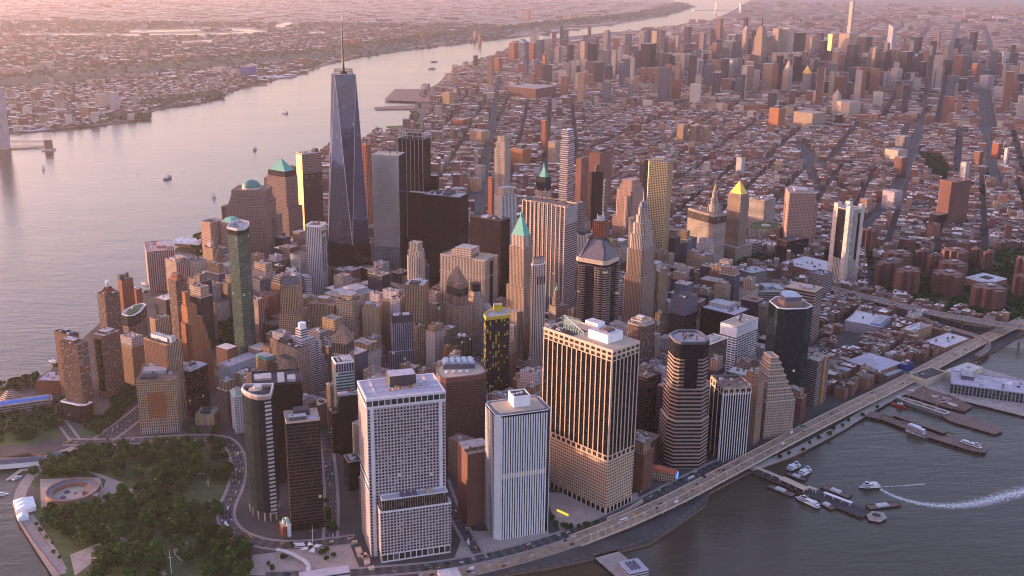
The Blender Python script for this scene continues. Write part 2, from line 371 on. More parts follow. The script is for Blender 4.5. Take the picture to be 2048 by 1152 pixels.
def bld(name, label, cat, xL, F, xR, z, f, base=None, az=None, ar=1.0, roof='gravel', rim=None, par=1.3, ch=0, poly=None,
        sec=None, tiers=None, pent=None, dep=None, wid=None, units=7, group=None, zref=None, bay=None, flo=None):
    """xL, F=(x,y), xR: surveyed left, near and right roof corners; z: roof height; tiers: (x0,x1,y0,y1,ztop) setbacks in fractions."""
    if base: z = hbase(F, base)
    zr = zref or z
    t = setup(name, label, cat, xL, F, xR, zr, az, ar, group, poly, dep=dep, wid=wid)
    z -= ZG; t.z = z
    LAND.append((label, t.c[0], t.c[1]))
    rr = random.Random(len(FOOT)*31+5)
    p = chamf(t, ch) if ch else t.poly
    t.poly = p
    rim = rim or f
    z0 = 0.0
    for (zt, ff, nm) in (sec or []):
        MB().prism(p, z0, zt, ff).build(nm, t.root); z0 = zt
    MB().prism(p, z0, z, f, bay=bay, flo=flo).build('facade', t.root)
    cap(t, p, z, roof, rim, par)
    for (x0, x1, y0, y1, zt) in (tiers or []):
        q = fr(t, x0, x1, y0, y1); zt -= ZG
        zb = t.ztier = getattr(t, 'ztier', z)
        MB().prism(q, zb, zt, f, bay=bay, flo=flo).build('setback', t.root); cap(t, q, zt, roof, rim, 1.0); t.ztier = zt; p = q
    zz = getattr(t, 'ztier', z)
    for (x0, x1, y0, y1, h, m) in (pent or []):
        q = fr(t, x0, x1, y0, y1); MB().prism(q, zz+.28, zz+h, m, 'roofgrey' if m != 'roofdark' else m).build('mechanical_penthouse', t.ro)
    if units: unit_bits(t, p, zz+.25, units, rr)
    t.top = zz
    return t
# ================================================================== WATER, LAND, ROADS
def sheet(name, pts, z0, z1, mat, side=None):
    mb = MB(); n = len(pts)
    a = sum(pts[i-1][0]*pts[i][1]-pts[i][0]*pts[i-1][1] for i in range(n))
    if a < 0: pts = pts[::-1]
    mb.quad([(*p, z1) for p in pts], [(p[0]*.05, p[1]*.05) for p in pts], mat)
    if side:
        for i in range(n):
            j = (i+1) % n; mb.quad([(*pts[i], z0), (*pts[j], z0), (*pts[j], z1), (*pts[i], z1)], [(0, 0), (1, 0), (1, 1), (0, 1)], side)
    return tag(mb.build(name), kind='structure')
def watermat():
    m = D.materials.new('water'); m.use_nodes = True; t = m.node_tree; b = t.nodes['Principled BSDF']; L = t.links.new
    b.inputs['Base Color'].default_value = (.056, .047, .032, 1); b.inputs['IOR'].default_value = 1.33; b.inputs['Specular Tint'].default_value = (1, .95, .84, 1)
    geo = t.nodes.new('ShaderNodeNewGeometry')
    def noi(sc, rot, str_, det=4):
        mp = t.nodes.new('ShaderNodeMapping'); mp.inputs['Scale'].default_value = sc; mp.inputs['Rotation'].default_value = (0, 0, rot)
        n = t.nodes.new('ShaderNodeTexNoise'); n.inputs['Scale'].default_value = 1.0; n.inputs['Detail'].default_value = det; n.inputs['Roughness'].default_value = .6; n.inputs['Distortion'].default_value = .4
        L(geo.outputs['Position'], mp.inputs['Vector']); L(mp.outputs[0], n.inputs['Vector'])
        mu = t.nodes.new('ShaderNodeMath'); mu.operation = 'MULTIPLY'; mu.inputs[1].default_value = str_; L(n.outputs['Fac'], mu.inputs[0]); return mu.outputs[0]
    a = noi((.022, .08, .05), .5, 2.2); c = noi((.10, .22, .2), -.3, .9); e = noi((.006, .012, .01), .9, 4.0, 2)
    s1 = t.nodes.new('ShaderNodeMath'); L(a, s1.inputs[0]); L(c, s1.inputs[1]); s2 = t.nodes.new('ShaderNodeMath'); L(s1.outputs[0], s2.inputs[0]); L(e, s2.inputs[1])
    bp = t.nodes.new('ShaderNodeBump'); bp.inputs['Strength'].default_value = .35; bp.inputs['Distance'].default_value = 1.0; L(s2.outputs[0], bp.inputs['Height']); L(bp.outputs[0], b.inputs['Normal'])
    n = noi((.0012, .004, .003), .8, 1.0, 5); r = t.nodes.new('ShaderNodeMapRange'); r.inputs['To Min'].default_value = .06; r.inputs['To Max'].default_value = .24; L(n, r.inputs['Value']); L(r.outputs[0], b.inputs['Roughness'])
    MATS['water'] = m
watermat()
def groundmat(key, cols, scale):
    m = D.materials.new(key); m.use_nodes = True; t = m.node_tree; b = t.nodes['Principled BSDF']; L = t.links.new
    b.inputs['Roughness'].default_value = .9
    geo = t.nodes.new('ShaderNodeNewGeometry'); n = t.nodes.new('ShaderNodeTexNoise'); n.inputs['Scale'].default_value = scale; n.inputs['Detail'].default_value = 8; n.inputs['Roughness'].default_value = .7
    L(geo.outputs['Position'], n.inputs['Vector']); r = t.nodes.new('ShaderNodeValToRGB'); L(n.outputs['Fac'], r.inputs[0])
    while len(r.color_ramp.elements) < len(cols): r.color_ramp.elements.new(.5)
    for i, (p, c) in enumerate(cols): r.color_ramp.elements[i].position = p; r.color_ramp.elements[i].color = c4(c)
    L(r.outputs[0], b.inputs['Base Color']); MATS[key] = m
groundmat('cityground', [(.3, (.035, .032, .034)), (.5, (.06, .053, .053)), (.7, (.10, .085, .08))], .02)
groundmat('njground', [(.3, (.075, .08, .05)), (.45, (.13, .12, .085)), (.58, (.22, .18, .15)), (.75, (.32, .26, .22))], .006)  # lighter, pinker ramp: distance haze put into the ground colour
groundmat('woods', [(.3, (.04, .05, .028)), (.7, (.08, .09, .05))], .03)
def roadmat(key, base, line, lanes, warm=.0):
    m = D.materials.new(key); m.use_nodes = True; t = m.node_tree; b = t.nodes['Principled BSDF']; L = t.links.new; b.inputs['Roughness'].default_value = .85
    def ma(op, a, bb):
        n = t.nodes.new('ShaderNodeMath'); n.operation = op
        for i, v in enumerate((a, bb)):
            if isinstance(v, (int, float)): n.inputs[i].default_value = v
            else: L(v, n.inputs[i])
        return n.outputs[0]
    uv = t.nodes.new('ShaderNodeUVMap'); s = t.nodes.new('ShaderNodeSeparateXYZ'); L(uv.outputs[0], s.inputs[0])
    u = ma('FRACT', ma('MULTIPLY', s.outputs[0], lanes), 0); ln = ma('LESS_THAN', ma('ABSOLUTE', ma('SUBTRACT', u, .5), 0), .045)
    dash = ma('LESS_THAN', ma('FRACT', ma('MULTIPLY', s.outputs[1], .08), 0), .45)
    edge = ma('GREATER_THAN', ma('ABSOLUTE', ma('SUBTRACT', s.outputs[0], .5), 0), .485)
    mk = ma('MAXIMUM', ma('MULTIPLY', ln, dash), edge)
    geo = t.nodes.new('ShaderNodeNewGeometry'); n = t.nodes.new('ShaderNodeTexNoise'); n.inputs['Scale'].default_value = .08; n.inputs['Detail'].default_value = 6; L(geo.outputs['Position'], n.inputs['Vector'])
    r = t.nodes.new('ShaderNodeValToRGB'); L(n.outputs['Fac'], r.inputs[0]); r.color_ramp.elements[0].position = .3; r.color_ramp.elements[1].position = .7
    r.color_ramp.elements[0].color = c4([c*.72 for c in base]); r.color_ramp.elements[1].color = c4([c*1.3 for c in base])
    mx = t.nodes.new('ShaderNodeMix'); mx.data_type = 'RGBA'; L(mk, mx.inputs['Factor']); L(r.outputs[0], mx.inputs['A']); mx.inputs['B'].default_value = c4(line)
    L(mx.outputs['Result'], b.inputs['Base Color']); MATS[key] = m; FDIM[key] = (3, 3)
roadmat('asphalt', (.05, .045, .047), (.42, .4, .38), 4)
roadmat('highway', (.30, .205, .14), (.62, .5, .4), 6)  # tan base has the warmth of sun on the deck painted in
roadmat('highwaygrey', (.15, .125, .12), (.55, .5, .45), 6)
roadmat('ramp', (.15, .12, .115), (.4, .38, .36), 2)

tag(sheet('water', [(-45000, -9000), (45000, -9000), (45000, 60000), (-45000, 60000)], 0, 0, 'water'))
EAST_PX = [(985, 1152), (1090, 1137), (1180, 1118), (1300, 1086), (1411, 1011), (1420, 985), (1495, 945), (1587, 912), (1690, 857), (1727, 831), (1782, 799), (1850, 768), (1930, 726), (1992, 699), (2048, 664)]
WEST_PX = [(120, 1152), (96, 1122), (60, 1075), (38, 1040), (24, 1005), (30, 975), (62, 938), (90, 915), (60, 905), (0, 915), (-40, 918)]
W2_PX = [(-40, 780), (0, 777), (18, 765), (74, 753), (98, 744), (113, 724), (150, 690), (190, 655), (216, 632), (246, 600), (290, 583), (330, 566), (382, 549), (384, 520), (408, 514), (400, 498), (362, 490), (402, 470), (470, 420), (560, 372), (620, 326), (652, 300), (722, 288), (735, 268), (800, 268), (822, 240), (832, 205), (838, 185), (882, 165), (905, 140), (985, 118), (1015, 95), (1080, 79), (1150, 72), (1215, 65), (1290, 59), (1350, 53), (1420, 43), (1462, 23), (1500, 2), (1540, -30)]
low = [P(985, 1152, 3)]
shore = [P(*q, 3) for q in EAST_PX]
ws = [P(*q, 3) for q in WEST_PX]; w2 = [P(*q, 3) for q in W2_PX]
f = w2[-1]
MANH = [(ws[0][0]+60, ws[0][1]-130), (ws[0][0]+170, ws[0][1]-170), (shore[0][0]-60, shore[0][1]-60)] + shore + [(shore[-1][0]+900, shore[-1][1]+500), (6500, 2600), (30000, 9000), (42000, 55000), (f[0]+6000, 58000)] + w2[::-1] + [(ws[-1][0]-100, ws[-1][1]+40)] + ws[::-1]
tag(sheet('ground', MANH, -1.0+.2, ZG, 'cityground', 'wood'))
NJ_PX = [(-60, 275), (0, 267), (40, 263), (120, 257), (195, 250), (262, 240), (300, 237), (286, 229), (325, 215), (398, 205), (448, 191), (470, 178), (505, 168), (545, 160), (590, 150), (628, 137), (680, 121), (740, 108), (800, 101), (900, 90), (1000, 77), (1060, 72), (1130, 62), (1200, 52), (1290, 40), (1330, 28), (1366, 14), (1350, 2), (1300, -20)]
njs = [P(*q, 3) for q in NJ_PX]
NJ = njs + [(njs[-1][0]+2000, 58000), (-42000, 58000), (-42000, 1500), (njs[0][0]-1500, njs[0][1]-300)]
tag(sheet('new_shore_land' if False else 'land', NJ, -.8, ZG, 'njground', 'wood'))
def inpoly(x, y, poly):
    x = np.asarray(x, float); y = np.asarray(y, float); r = np.zeros(x.shape, bool)
    for i in range(len(poly)):
        (x1, y1), (x2, y2) = poly[i-1], poly[i]
        c = ((y1 > y) != (y2 > y)); 
        with np.errstate(divide='ignore', invalid='ignore'): xi = (x2-x1)*(y-y1)/(y2-y1)+x1
        r ^= c & (x < xi)
    return r
ROADS = []
def ribbon(pts, width):
    out = []
    for i, p in enumerate(pts):
        a = Vector(pts[max(i-1, 0)][:2]); b = Vector(pts[min(i+1, len(pts)-1)][:2]); d = (b-a).normalized(); n = Vector((-d.y, d.x))*width/2
        out.append((Vector(p[:2])+n, Vector(p[:2])-n))
    return out
def smooth(pts, k=2):
    for _ in range(k):
        q = [pts[0]]
        for a, b in zip(pts, pts[1:]): q += [tuple(x*.75+y*.25 for x, y in zip(a, b)), tuple(x*.25+y*.75 for x, y in zip(a, b))]
        pts = q+[pts[-1]]
    return pts
def road(name, px, width, mat='asphalt', z=3.03, walk=3.5, zpx=3.0, excl=True, world=False, k=2):
    pts = px if world else [P(*q, zpx) for q in px]
    pts = smooth(pts, k); rb = ribbon(pts, width); mb = MB(); s = 0
    for i in range(len(pts)-1):
        L = math.dist(pts[i], pts[i+1])
        mb.quad([(*rb[i][0], z), (*rb[i][1], z), (*rb[i+1][1], z), (*rb[i+1][0], z)], [(0, s), (1, s), (1, s+L), (0, s+L)], mat); s += L
    tag(mb.build(name), kind='structure')
    if walk:
        rw = ribbon(pts, width+2*walk); mb = MB()
        for i in range(len(pts)-1):
            for a, b in (((rw[i][0], rb[i][0]), (rw[i+1][0], rb[i+1][0])), ((rb[i][1], rw[i][1]), (rb[i+1][1], rw[i+1][1]))):
                mb.quad([(*a[0], z+.12), (*a[1], z+.12), (*b[1], z+.12), (*b[0], z+.12)], [(0, 0), (1, 0), (1, 1), (0, 1)], 'path')
                mb.quad([(*a[1], z-.02), (*b[1], z-.02), (*b[1], z+.12), (*a[1], z+.12)], [(0, 0), (1, 0), (1, 1), (0, 1)], 'path'); mb.quad([(*b[0], z-.02), (*a[0], z-.02), (*a[0], z+.12), (*b[0], z+.12)], [(0, 0), (1, 0), (1, 1), (0, 1)], 'path')
        tag(mb.build('pavement'), kind='structure')
    if excl: ROADS.append((pts, width/2+walk+2))
    return pts
R_state = road('road', [(130, 884), (230, 884), (330, 877), (440, 874), (468, 892), (480, 930), (472, 975), (452, 1015), (452, 1045), (478, 1072), (540, 1091), (620, 1090), (712, 1078)], 16)
R_white = road('road', [(661, 1078), (664, 1000), (657, 920), (650, 862)], 13, z=3.034)
R_south = road('road', [(530, 1152), (640, 1148), (760, 1143), (900, 1130), (1010, 1106), (1100, 1080), (1190, 1050), (1290, 1002), (1380, 955), (1470, 912)], 15, z=3.038)
R_broad = road('road', [(962, 1118), (912, 1035), (893, 985), (885, 960)], 12, z=3.042)
R_west = road('road', [(205, 880), (240, 856), (282, 822), (330, 786)], 26, z=3.046)
R_east = road('road', [(150, 880), (128, 850), (96, 806), (92, 790)], 9, z=3.05)
R_ch = road('road', [(935, 545), (958, 440), (972, 330), (987, 235), (1000, 160)], 22, z=3.03, walk=0)
R_bow = road('road', [(1690, 500), (1752, 440), (1800, 370), (1830, 300), (1852, 200), (1875, 110)], 26, z=3.034, walk=0)
R_2nd = road('road', [(1995, 380), (1975, 300), (1962, 200), (1957, 150), (1951, 110)], 24, z=3.038, walk=0)
R_wsh = road('road', [(770, 380), (820, 300), (842, 245), (850, 215), (872, 172), (905, 148)], 28, z=3.042, walk=0)
for q in ([(1600, 330), (1650, 300), (1590, 205)], ): pass
R_l1 = road('road', [(1700, 402), (1665, 365), (1640, 335), (1605, 290)], 10, z=3.046, walk=0)
R_l2 = road('road', [(1640, 388), (1625, 350), (1600, 300), (1598, 285)], 9, z=3.05, walk=0)
R_hwy0 = road('road', [(840, 1158), (950, 1141), (1060, 1112), (1150, 1083), (1215, 1058)], 21, 'highway', z=3.06, walk=0)
# pavement plazas
tag(sheet('plaza', [P(*q) for q in [(905, 1125), (960, 1112), (1100, 1078), (1095, 1050), (960, 1062), (930, 1060)]], 3, 3.02, 'plaza'))
tag(sheet('plaza', [P(*q) for q in [(1085, 985), (1120, 1060), (1215, 1045), (1280, 1008), (1275, 985)]], 3, 3.022, 'plaza'))
# ------------------------------------------------------------------ park
PARK = [P(*q) for q in [(165, 905), (330, 892), (448, 890), (462, 930), (455, 975), (437, 1015), (436, 1050), (452, 1080), (500, 1108), (500, 1160), (130, 1160), (105, 1110), (75, 1060), (62, 1030), (78, 985), (60, 965), (95, 935)]]
tag(sheet('lawn', PARK, 3, 3.012, 'grass'))
for px, w in (([(120, 1150), (90, 1105), (62, 1062), (40, 1025), (38, 985), (66, 945), (115, 908), (150, 895)], 14), ([(62, 1030), (100, 1085), (130, 1140)], 5), ([(205, 1010), (200, 1040), (212, 1062), (250, 1080), (300, 1100), (330, 1150)], 5),
              ([(360, 960), (420, 940), (412, 985), (428, 1010), (415, 1025)], 3.5), ([(240, 1085), (290, 1105), (325, 1145)], 6), ([(365, 1120), (345, 1100), (375, 1085)], 5), ([(150, 1010), (190, 1000), (240, 985), (280, 975)], 6)):
    road('path', px, w, 'path', z=3.03+.004*rnd.randint(0, 6), walk=0, excl=False)
tag(sheet('plaza', [P(*q) for q in [(168, 940), (200, 948), (245, 965), (266, 985), (240, 992), (200, 995), (212, 960)]], 3, 3.055, 'path'))
tag(sheet('plaza', [P(*q) for q in [(375, 975), (410, 962), (428, 990), (405, 1018), (380, 1005)]], 3, 3.058, 'grass'))
tag(sheet('plaza', [P(*q) for q in [(80, 958), (200, 955), (212, 1000), (150, 1022), (82, 1015)]], 3, 3.048, 'plaza'))
tag(sheet('plaza', [P(*q) for q in [(140, 1110), (200, 1085), (215, 1100), (150, 1152)]], 3, 3.062, 'plaza'))
tag(sheet('plaza', [P(*q) for q in [(470, 1090), (500, 1080), (508, 1092), (490, 1105)]], 3, 3.05, 'path'))
tag(sheet('plaza', [P(*q) for q in [(505, 1110), (700, 1088), (720, 1140), (560, 1152), (500, 1150)]], 3, 3.02, 'plaza'))
LES = [P(*q) for q in [(1740, 545), (1800, 500), (1880, 505), (2048, 500), (2100, 600), (2048, 650), (1850, 612), (1745, 585)]]
tag(sheet('lawn', LES, 3, 3.012, 'grass'))
tag(sheet('lawn', [P(*q) for q in [(-30, 835), (20, 838), (60, 828), (92, 842), (125, 872), (60, 890), (-30, 893)]], 3, 3.014, 'grass'))
tag(sheet('lawn', [P(*q) for q in [(150, 868), (250, 805), (268, 802), (215, 850), (190, 872)]], 3, 3.016, 'grass'))
road('path', [(1020, 1143), (1090, 1131), (1180, 1112), (1300, 1080), (1404, 1006), (1414, 982)], 4, 'asphalt', z=3.04, walk=0, excl=False)
road('path', [(1498, 938), (1590, 905), (1690, 850), (1728, 826), (1785, 793), (1850, 764)], 15, 'plaza', z=3.044, walk=0, excl=False)
# ================================================================== BUILDINGS, surveyed one by one
ST, AT, OB = 'skyscraper', 'apartment tower', 'office building'
# ---------------- south-west: river side towers
t = bld('apartment_tower', 'brown brick apartment tower with white curved base beside the stepped hexagonal museum', AT, 117, (157, 692), 178, 0, 'brickb', base=(160, 843), az=30, roof='roofbrown', ch=2.5, pent=[(.15, .8, .3, .9, 5, 'brick')])
q = [(-t.w/2-9, -t.d/2+2), (-t.w/2-4, -t.d/2-5), (-t.w*.1, -t.d/2-6), (-t.w*.1, t.d/2), (-t.w/2-9, t.d/2)]
MB().prism(q, 0, 27, 'dglass', 'roofgrey').ring(q, inset(q, 1), 27, 29, 'trimwhite').build('curved_base', t.root, 'curved glass base with white rim')
bld('apartment_tower', 'dark glass crowned river tower behind the brown brick one with white curved base', AT, 108, (140, 673), 158, 108, 'brick', az=40, roof='roofdark', rim='trimdark', sec=[(80, 'brick', 'lower_facade')], pent=[(.3, .7, .4, .8, 5, 'trimdark')]).root
t = bld('apartment_tower', 'tall red brown apartment slab with grey glass bay and white penthouse roof', AT, 182, (208, 674), 241, 104, 'brickb', base=(218, 800), az=35, ar=.6, roof='rooflight', rim='brick', ch=1.5, pent=[(.25, .85, .2, .8, 4, 'brickr')])
MB().box(-t.w/2-1.2, -t.w/2+.2, -t.d*.2, t.d*.25, 12, t.z-6, 'dglass').build('glass_bay', t.root)
t = setup('apartment_tower', 'boat shaped curved tower with dark banded crown and roof garden', AT, 0, 0, 0, 112, poly=[(244, 629), (255, 632.5), (267, 631), (280, 624), (291, 610), (285, 607), (268, 611), (252, 620)])
LAND.append((t.root['label'], *t.c))
MB().prism(t.poly, 0, 92, 'brickb').build('facade', t.root)
MB().prism(inset(t.poly, -.8), 92.02, 109, 'dband', 'roofgrey').ring(inset(t.poly, -.8), t.poly, 109.02, 110, 'trimwhite').build('crown', t.root, 'dark banded crown with pale rim')
MB().prism(inset(t.poly, 5), 109.05, 110.5, 'grass', 'grass').build('roof_garden', t.root); unit_bits(t, inset(t.poly, 3), 109, 3, rnd)
t = bld('apartment_tower', 'brown river tower topped by a conical roof and white round water tank', AT, 192, (211, 592), 241, 88, 'brickb', az=40, roof='roofbrown', ch=3)
MB().frustum(inset(t.poly, 5), t.z+.4, inset(t.poly, 12), t.z+10, 'brickr', 'copperdk').build('stepped_cap', t.root)
MB().cyl(0, 0, 2.2, t.z+10.02, t.z+16, 'concpale').cyl(0, 0, 3.6, t.z+16.02, t.z+21, 'roofwhite', n=20).cyl(0, 0, 3.6, t.z+21.03, t.z+23, 'roofwhite', n=20, r1=.6).build('water_tank', t.root)
bld('apartment_tower', 'slim red brick tower with black top and sunlit left edge by the river', AT, 235, (243, 562), 266, 96, 'brickr', az=45, roof='roofdark', rim='trimdark', pent=[(0, .4, .3, .9, 9, 'roofdark'), (.5, .75, .3, .6, 12, 'trimdark')])
bld('apartment_building', 'low red brick wing beside the slim black topped river tower', AT, 262, (272, 581), 284, 62, 'brickr', az=45, roof='roofbrown')
bld('apartment_tower', 'wide pink slab with white vertical stripes standing at the river edge', AT, 288, (293, 505), 349, 0, 'pinkv', base=(294.5, 584), az=75, roof='pink', pent=[(.5, .8, .3, .8, 5, 'pink'), (.75, .98, .1, .7, 7, 'pink')])
bld('apartment_tower', 'pink striped slab with tan end wall, in front of the wide pink one', AT, 330, (352, 526), 379, 100, 'pinkv', az=50, roof='pink', pent=[(.1, .4, .2, .7, 5, 'pink'), (.6, .95, .2, .8, 6, 'tan')])
t = bld('apartment_tower', 'tall brown tower with octagonal stepped top and light vertical strips', AT, 333, (354, 566), 375, 132, 'brickb', az=44, ch=4, roof='roofbrown', rim='brick')
MB().frustum(inset(t.poly, 1), t.z+.35, inset(t.poly, 4), t.z+6, 'brickr', 'slate').build('crown', t.root)
q = inset(t.poly, 6); MB().prism(q, t.z+6.02, t.z+12, 'brickr', 'roofbrown').build('mechanical_penthouse', t.root)
# orange stepped tower
t = bld('stepped_tower', 'orange brick tower stepping down on its right side like a staircase', ST, 362, (374, 615.5), 393, 140, 'orange', az=48, roof='roofbrown', units=1)
q = fr(t, .12, .6, .35, .9); MB().prism(q, t.z+.4, t.z+22, 'orange', 'roofbrown').build('tower_top', t.root)
for k, (x0, x1, y0, y1, zt) in enumerate([(1.0, 1.45, -.1, .9, 118), (1.45, 1.7, -.1, .85, 104), (1.7, 1.92, -.1, .8, 92), (1.92, 2.1, -.15, .8, 78), (2.1, 2.25, -.15, .7, 60), (-.25, .0, .1, .9, 112), (.0, .95, -.45, .0, 112), (.95, 2.0, -.5, -.1, 62)]):
    MB().prism(fr(t, x0+.004, x1, y0, y1-.004), 0, zt, 'orange' if k != 7 else 'brickr', 'roofbrown').build('setback', t.root)
FOOT.append([P(*q, 30) for q in ((360, 800), (450, 800), (450, 760), (360, 760))])
t = bld('office_building', 'tan classical block with orange brick panel and white base facing the park', OB, 272, (351, 760), 362, 0, 'tan', base=(354, 864), az=71, roof='roofbrown', rim='tan', sec=[(9, 'limev', 'stone_base'), (22, 'stone', 'lower_facade')], pent=[(.4, .66, .3, .9, 5, 'roofgrey'), (.74, .9, .3, .8, 6, 'plant'), (.1, .3, .5, .9, 4, 'roofdark')])
MB().box(-t.w/2-.25, -t.w/2+.1, -t.d*.22, t.d*.24, 24, t.z-16, 'orange').build('brick_panel', t.root, 'orange brick panel')
t = bld('office_tower', 'tan ornate tower with dark brick side wall behind the tan classical block', OB, 287, (334, 691), 363, 122, 'tanv', az=40, roof='roofdark', rim='tan', pent=[(.35, .75, .2, .9, 6, 'roofwhite'), (.4, .7, .05, .2, 9, 'plant')])
MB().prism(fr(t, -.02, .0, .03, .97), 20, 118, 'brick').build('side_wall', t.root, 'dark brown brick side wall')
bld('office_building', 'black box building with pale roof edge below the orange stepped tower', OB, 352, (380, 744), 415, 0, 'black', base=(388, 835), az=33, ar=1, roof='rooflav', rim='rooflight', pent=[(.1, .4, .55, .9, 7, 'pink'), (.05, .5, .1, .4, 3, 'pink'), (.6, .75, .5, .7, 5, 'brick')])
t = bld('office_tower', 'tan tower with slim recessed windows behind the tan ornate one', OB, 299, (310, 641), 340, 128, 'tanv', az=50, roof='roofbrown', rim='tan')
bld('garage', 'long blue walled garage with flat plum roof near the highway tunnel', 'garage', 438, (459, 734), 517, 0, 'garage', base=(460, 764), az=40, roof='rooflav', rim='rooflight', units=2, pent=[(-.12, -.01, .0, .16, 0.5, 'plant')])
bld('office_building', 'small tan block with green copper mansard beside the blue garage', OB, 511, (533, 722), 551, 45, 'tan', az=48, roof='rooflight', rim='copper', sec=[(34, 'tan', 'lower_facade')], units=1, pent=[(.05, .95, .05, .95, 5, 'copper')])
t = bld('office_building', 'big tan H shaped office block with black mansard roof', OB, 553, (592, 698), 618, 88, 'stone', az=48, roof='roofdark', rim='roofdark', pent=[(.1, .6, .5, .9, 7, 'roofdark'), (.65, .9, .3, .7, 9, 'plantblue')])
MB().prism(fr(t, -.55, -.002, .05, .6), 0, 70, 'stone', 'roofdark').build('wing', t.root)
t = bld('stepped_tower', 'white terraced tower with rounded banded balconies stepping down to the right', ST, 585, (604, 683), 632, 96, 'bandw', az=46, roof='rooflight', units=1)
MB().prism(fr(t, .15, .62, .3, .9), t.z+.4, t.z+16, 'bandw', 'rooflight').build('setback', t.root); MB().cyl(-t.w*.05, t.d*.1, 6, t.z+16.02, t.z+24, 'trimwhite', 'trimwhite', n=20).build('tower_top', t.root)
for k in range(5): MB().prism(fr(t, 1.002+.17*k, 1.17+.17*k, -.1, .75), 0, 88-13*k, 'bandw', 'rooflight').build('setback', t.root)
t = setup('glass_tower', 'green glass residential tower with slanted open crown and horizontal fins', ST, 0, 0, 0, 237, poly=[(454, 453), (461, 443), (478, 438), (497, 442), (498, 447), (490, 455), (474, 457)])
LAND.append((t.root['label'], *t.c)); zt = 234
MB().prism(t.poly, 0, zt-12, 'greengl').build('facade', t.root)
MB().prism(t.poly, zt-11.98, zt-4, 'dglass', 'roofgrey').build('upper_band', t.root); o = inset(t.poly, -.6)
MB().ring(o, inset(o, 1.1), zt-3.98, zt, 'rooflight').build('crown_rim', t.root, 'pale crown rim'); unit_bits(t, inset(t.poly, 5), zt-4, 5, rnd)
cc = [q for q in t.poly if q[1] < 0]; k = min(range(len(t.poly)), key=lambda i: t.poly[i][1]); kp = t.poly[k]
bld('apartment_tower', 'narrow purple brick tower with white balconies right of the green glass tower', AT, 505, (516, 602), 529, 92, 'pinkv', az=55, roof='roofdark')
# world financial cluster
GW = 'granite towers along the river'
t = bld('granite_tower', 'granite tower with green pyramid roof left of the gold edged glass slab', ST, 533, (571, 356), 595, 188, 'wfc', az=40, roof='roofbrown', units=0, group=GW)
q = fr(t, .05, .95, .05, .95); MB().prism(q, t.z+.4, t.z+13, 'dband', 'roofbrown').build('setback', t.root); MB().frustum(inset(q, 2), t.z+13.02, [(-.5, -.5), (.5, -.5), (.5, .5), (-.5, .5)], t.z+38, 'copper').build('pyramid_roof', t.root, 'green pyramid roof')
MB().prism(fr(t, -.06, 1.14, -.1, 1.0), 0, 118, 'wfcb', 'roofbrown').build('lower_shaft', t.root)
t = bld('granite_tower', 'granite tower with blue dome set on a stepped top', ST, 452, (531, 413), 551, 166, 'wfc', az=66, roof='roofbrown', units=0, group=GW, tiers=[(.12, .98, .04, .96, 174), (.2, .95, .06, .94, 182), (.30, .94, .06, .94, 192)])
q = fr(t, .6, .6, .5, .5)[0]; z0 = t.top+.3; mb = MB().cyl(q[0], q[1], 19, z0, z0+3.5, 'trimtan', n=28)
for k in range(6): a, b = k*math.pi/12.6, (k+1)*math.pi/12.6; mb.cyl(q[0], q[1], 19*math.cos(a), z0+3.52+15*math.sin(a), z0+3.52+15*math.sin(b), 'copperdk', n=28, r1=19*math.cos(b))
mb.build('dome', t.root, 'blue green dome')
MB().prism(fr(t, .55, 1.12, -.12, .0), 0, 128, 'wfc', 'roofbrown').build('lower_shaft', t.root)
t = bld('granite_tower', 'granite tower with teal flat topped roof just behind the green glass tower', ST, 440, (462, 448), 486, 150, 'wfc', az=40, roof='roofbrown', units=0, group=GW)
q = fr(t, .05, .95, .05, .95); MB().frustum(q, t.z+.4, inset(q, 7), t.z+9, 'copper', 'copper').build('mansard_roof', t.root, 'teal sloped roof')
bld('granite_tower', 'flat topped pink granite block with a dark square on its roof', ST, 401, (420, 447), 448, 148, 'pinkf', az=44, roof='pink', units=0, pent=[(.2, .6, .3, .75, 1.5, 'roofdark')], sec=[(128, 'pinkf', 'lower_facade')])
bld('apartment_tower', 'brown ribbed apartment tower between the marina and the green glass tower', AT, 405, (425, 499), 442, 112, 'tanv', az=48, roof='roofbrown', pent=[(.3, .7, .4, .8, 10, 'pink')])
bld('office_building', 'pink gridded block at the foot of the green glass tower', OB, 437, (452, 518), 470, 95, 'wfc', az=50, roof='roofbrown')
t = setup('glass_tower', 'curved glass slab with gold west edge beside the green pyramid tower', ST, 592, (604.5, 309), 643, 228, az=56)
LAND.append((t.root['label'], *t.c)); zt = 225; w, d = t.w/2, t.d/2
q = [(-w, -d), (-w*.3, -d-2.5), (w*.4, -d-2.0), (w, -d+1), (w, d), (-w, d)]
MB().prism(q, 0, zt-45, 'dband').build('facade', t.root); MB().prism(q, zt-44.98, zt, 'wfcb', 'roofgrey').ring(q, inset(q, 1), zt+.02, zt+2, 'trimtan').build('upper_facade', t.root)
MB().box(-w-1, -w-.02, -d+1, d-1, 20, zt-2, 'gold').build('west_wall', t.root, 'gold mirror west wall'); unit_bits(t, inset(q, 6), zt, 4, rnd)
MB().box(w*.6, w*.95, -d*.2, d*.8, zt+.05, zt+7, 'trimdark').build('mechanical_penthouse', t.root)
t = bld('hotel_tower', 'slim white tower with two dark glass strips down its front', ST, 611, (640, 455), 652, 0, 'whitev', base=(640, 602), az=62, roof='pink', rim='trimwhite', par=4, sec=[(38, 'whitev', 'lower_facade')])
for s in (.36, .68): MB().box((s-.5)*t.w-2.6, (s-.5)*t.w+2.6, -t.d/2-.25, -t.d/2+.1, 58, t.z-22, 'bluegl').build('glass_strip', t.root)
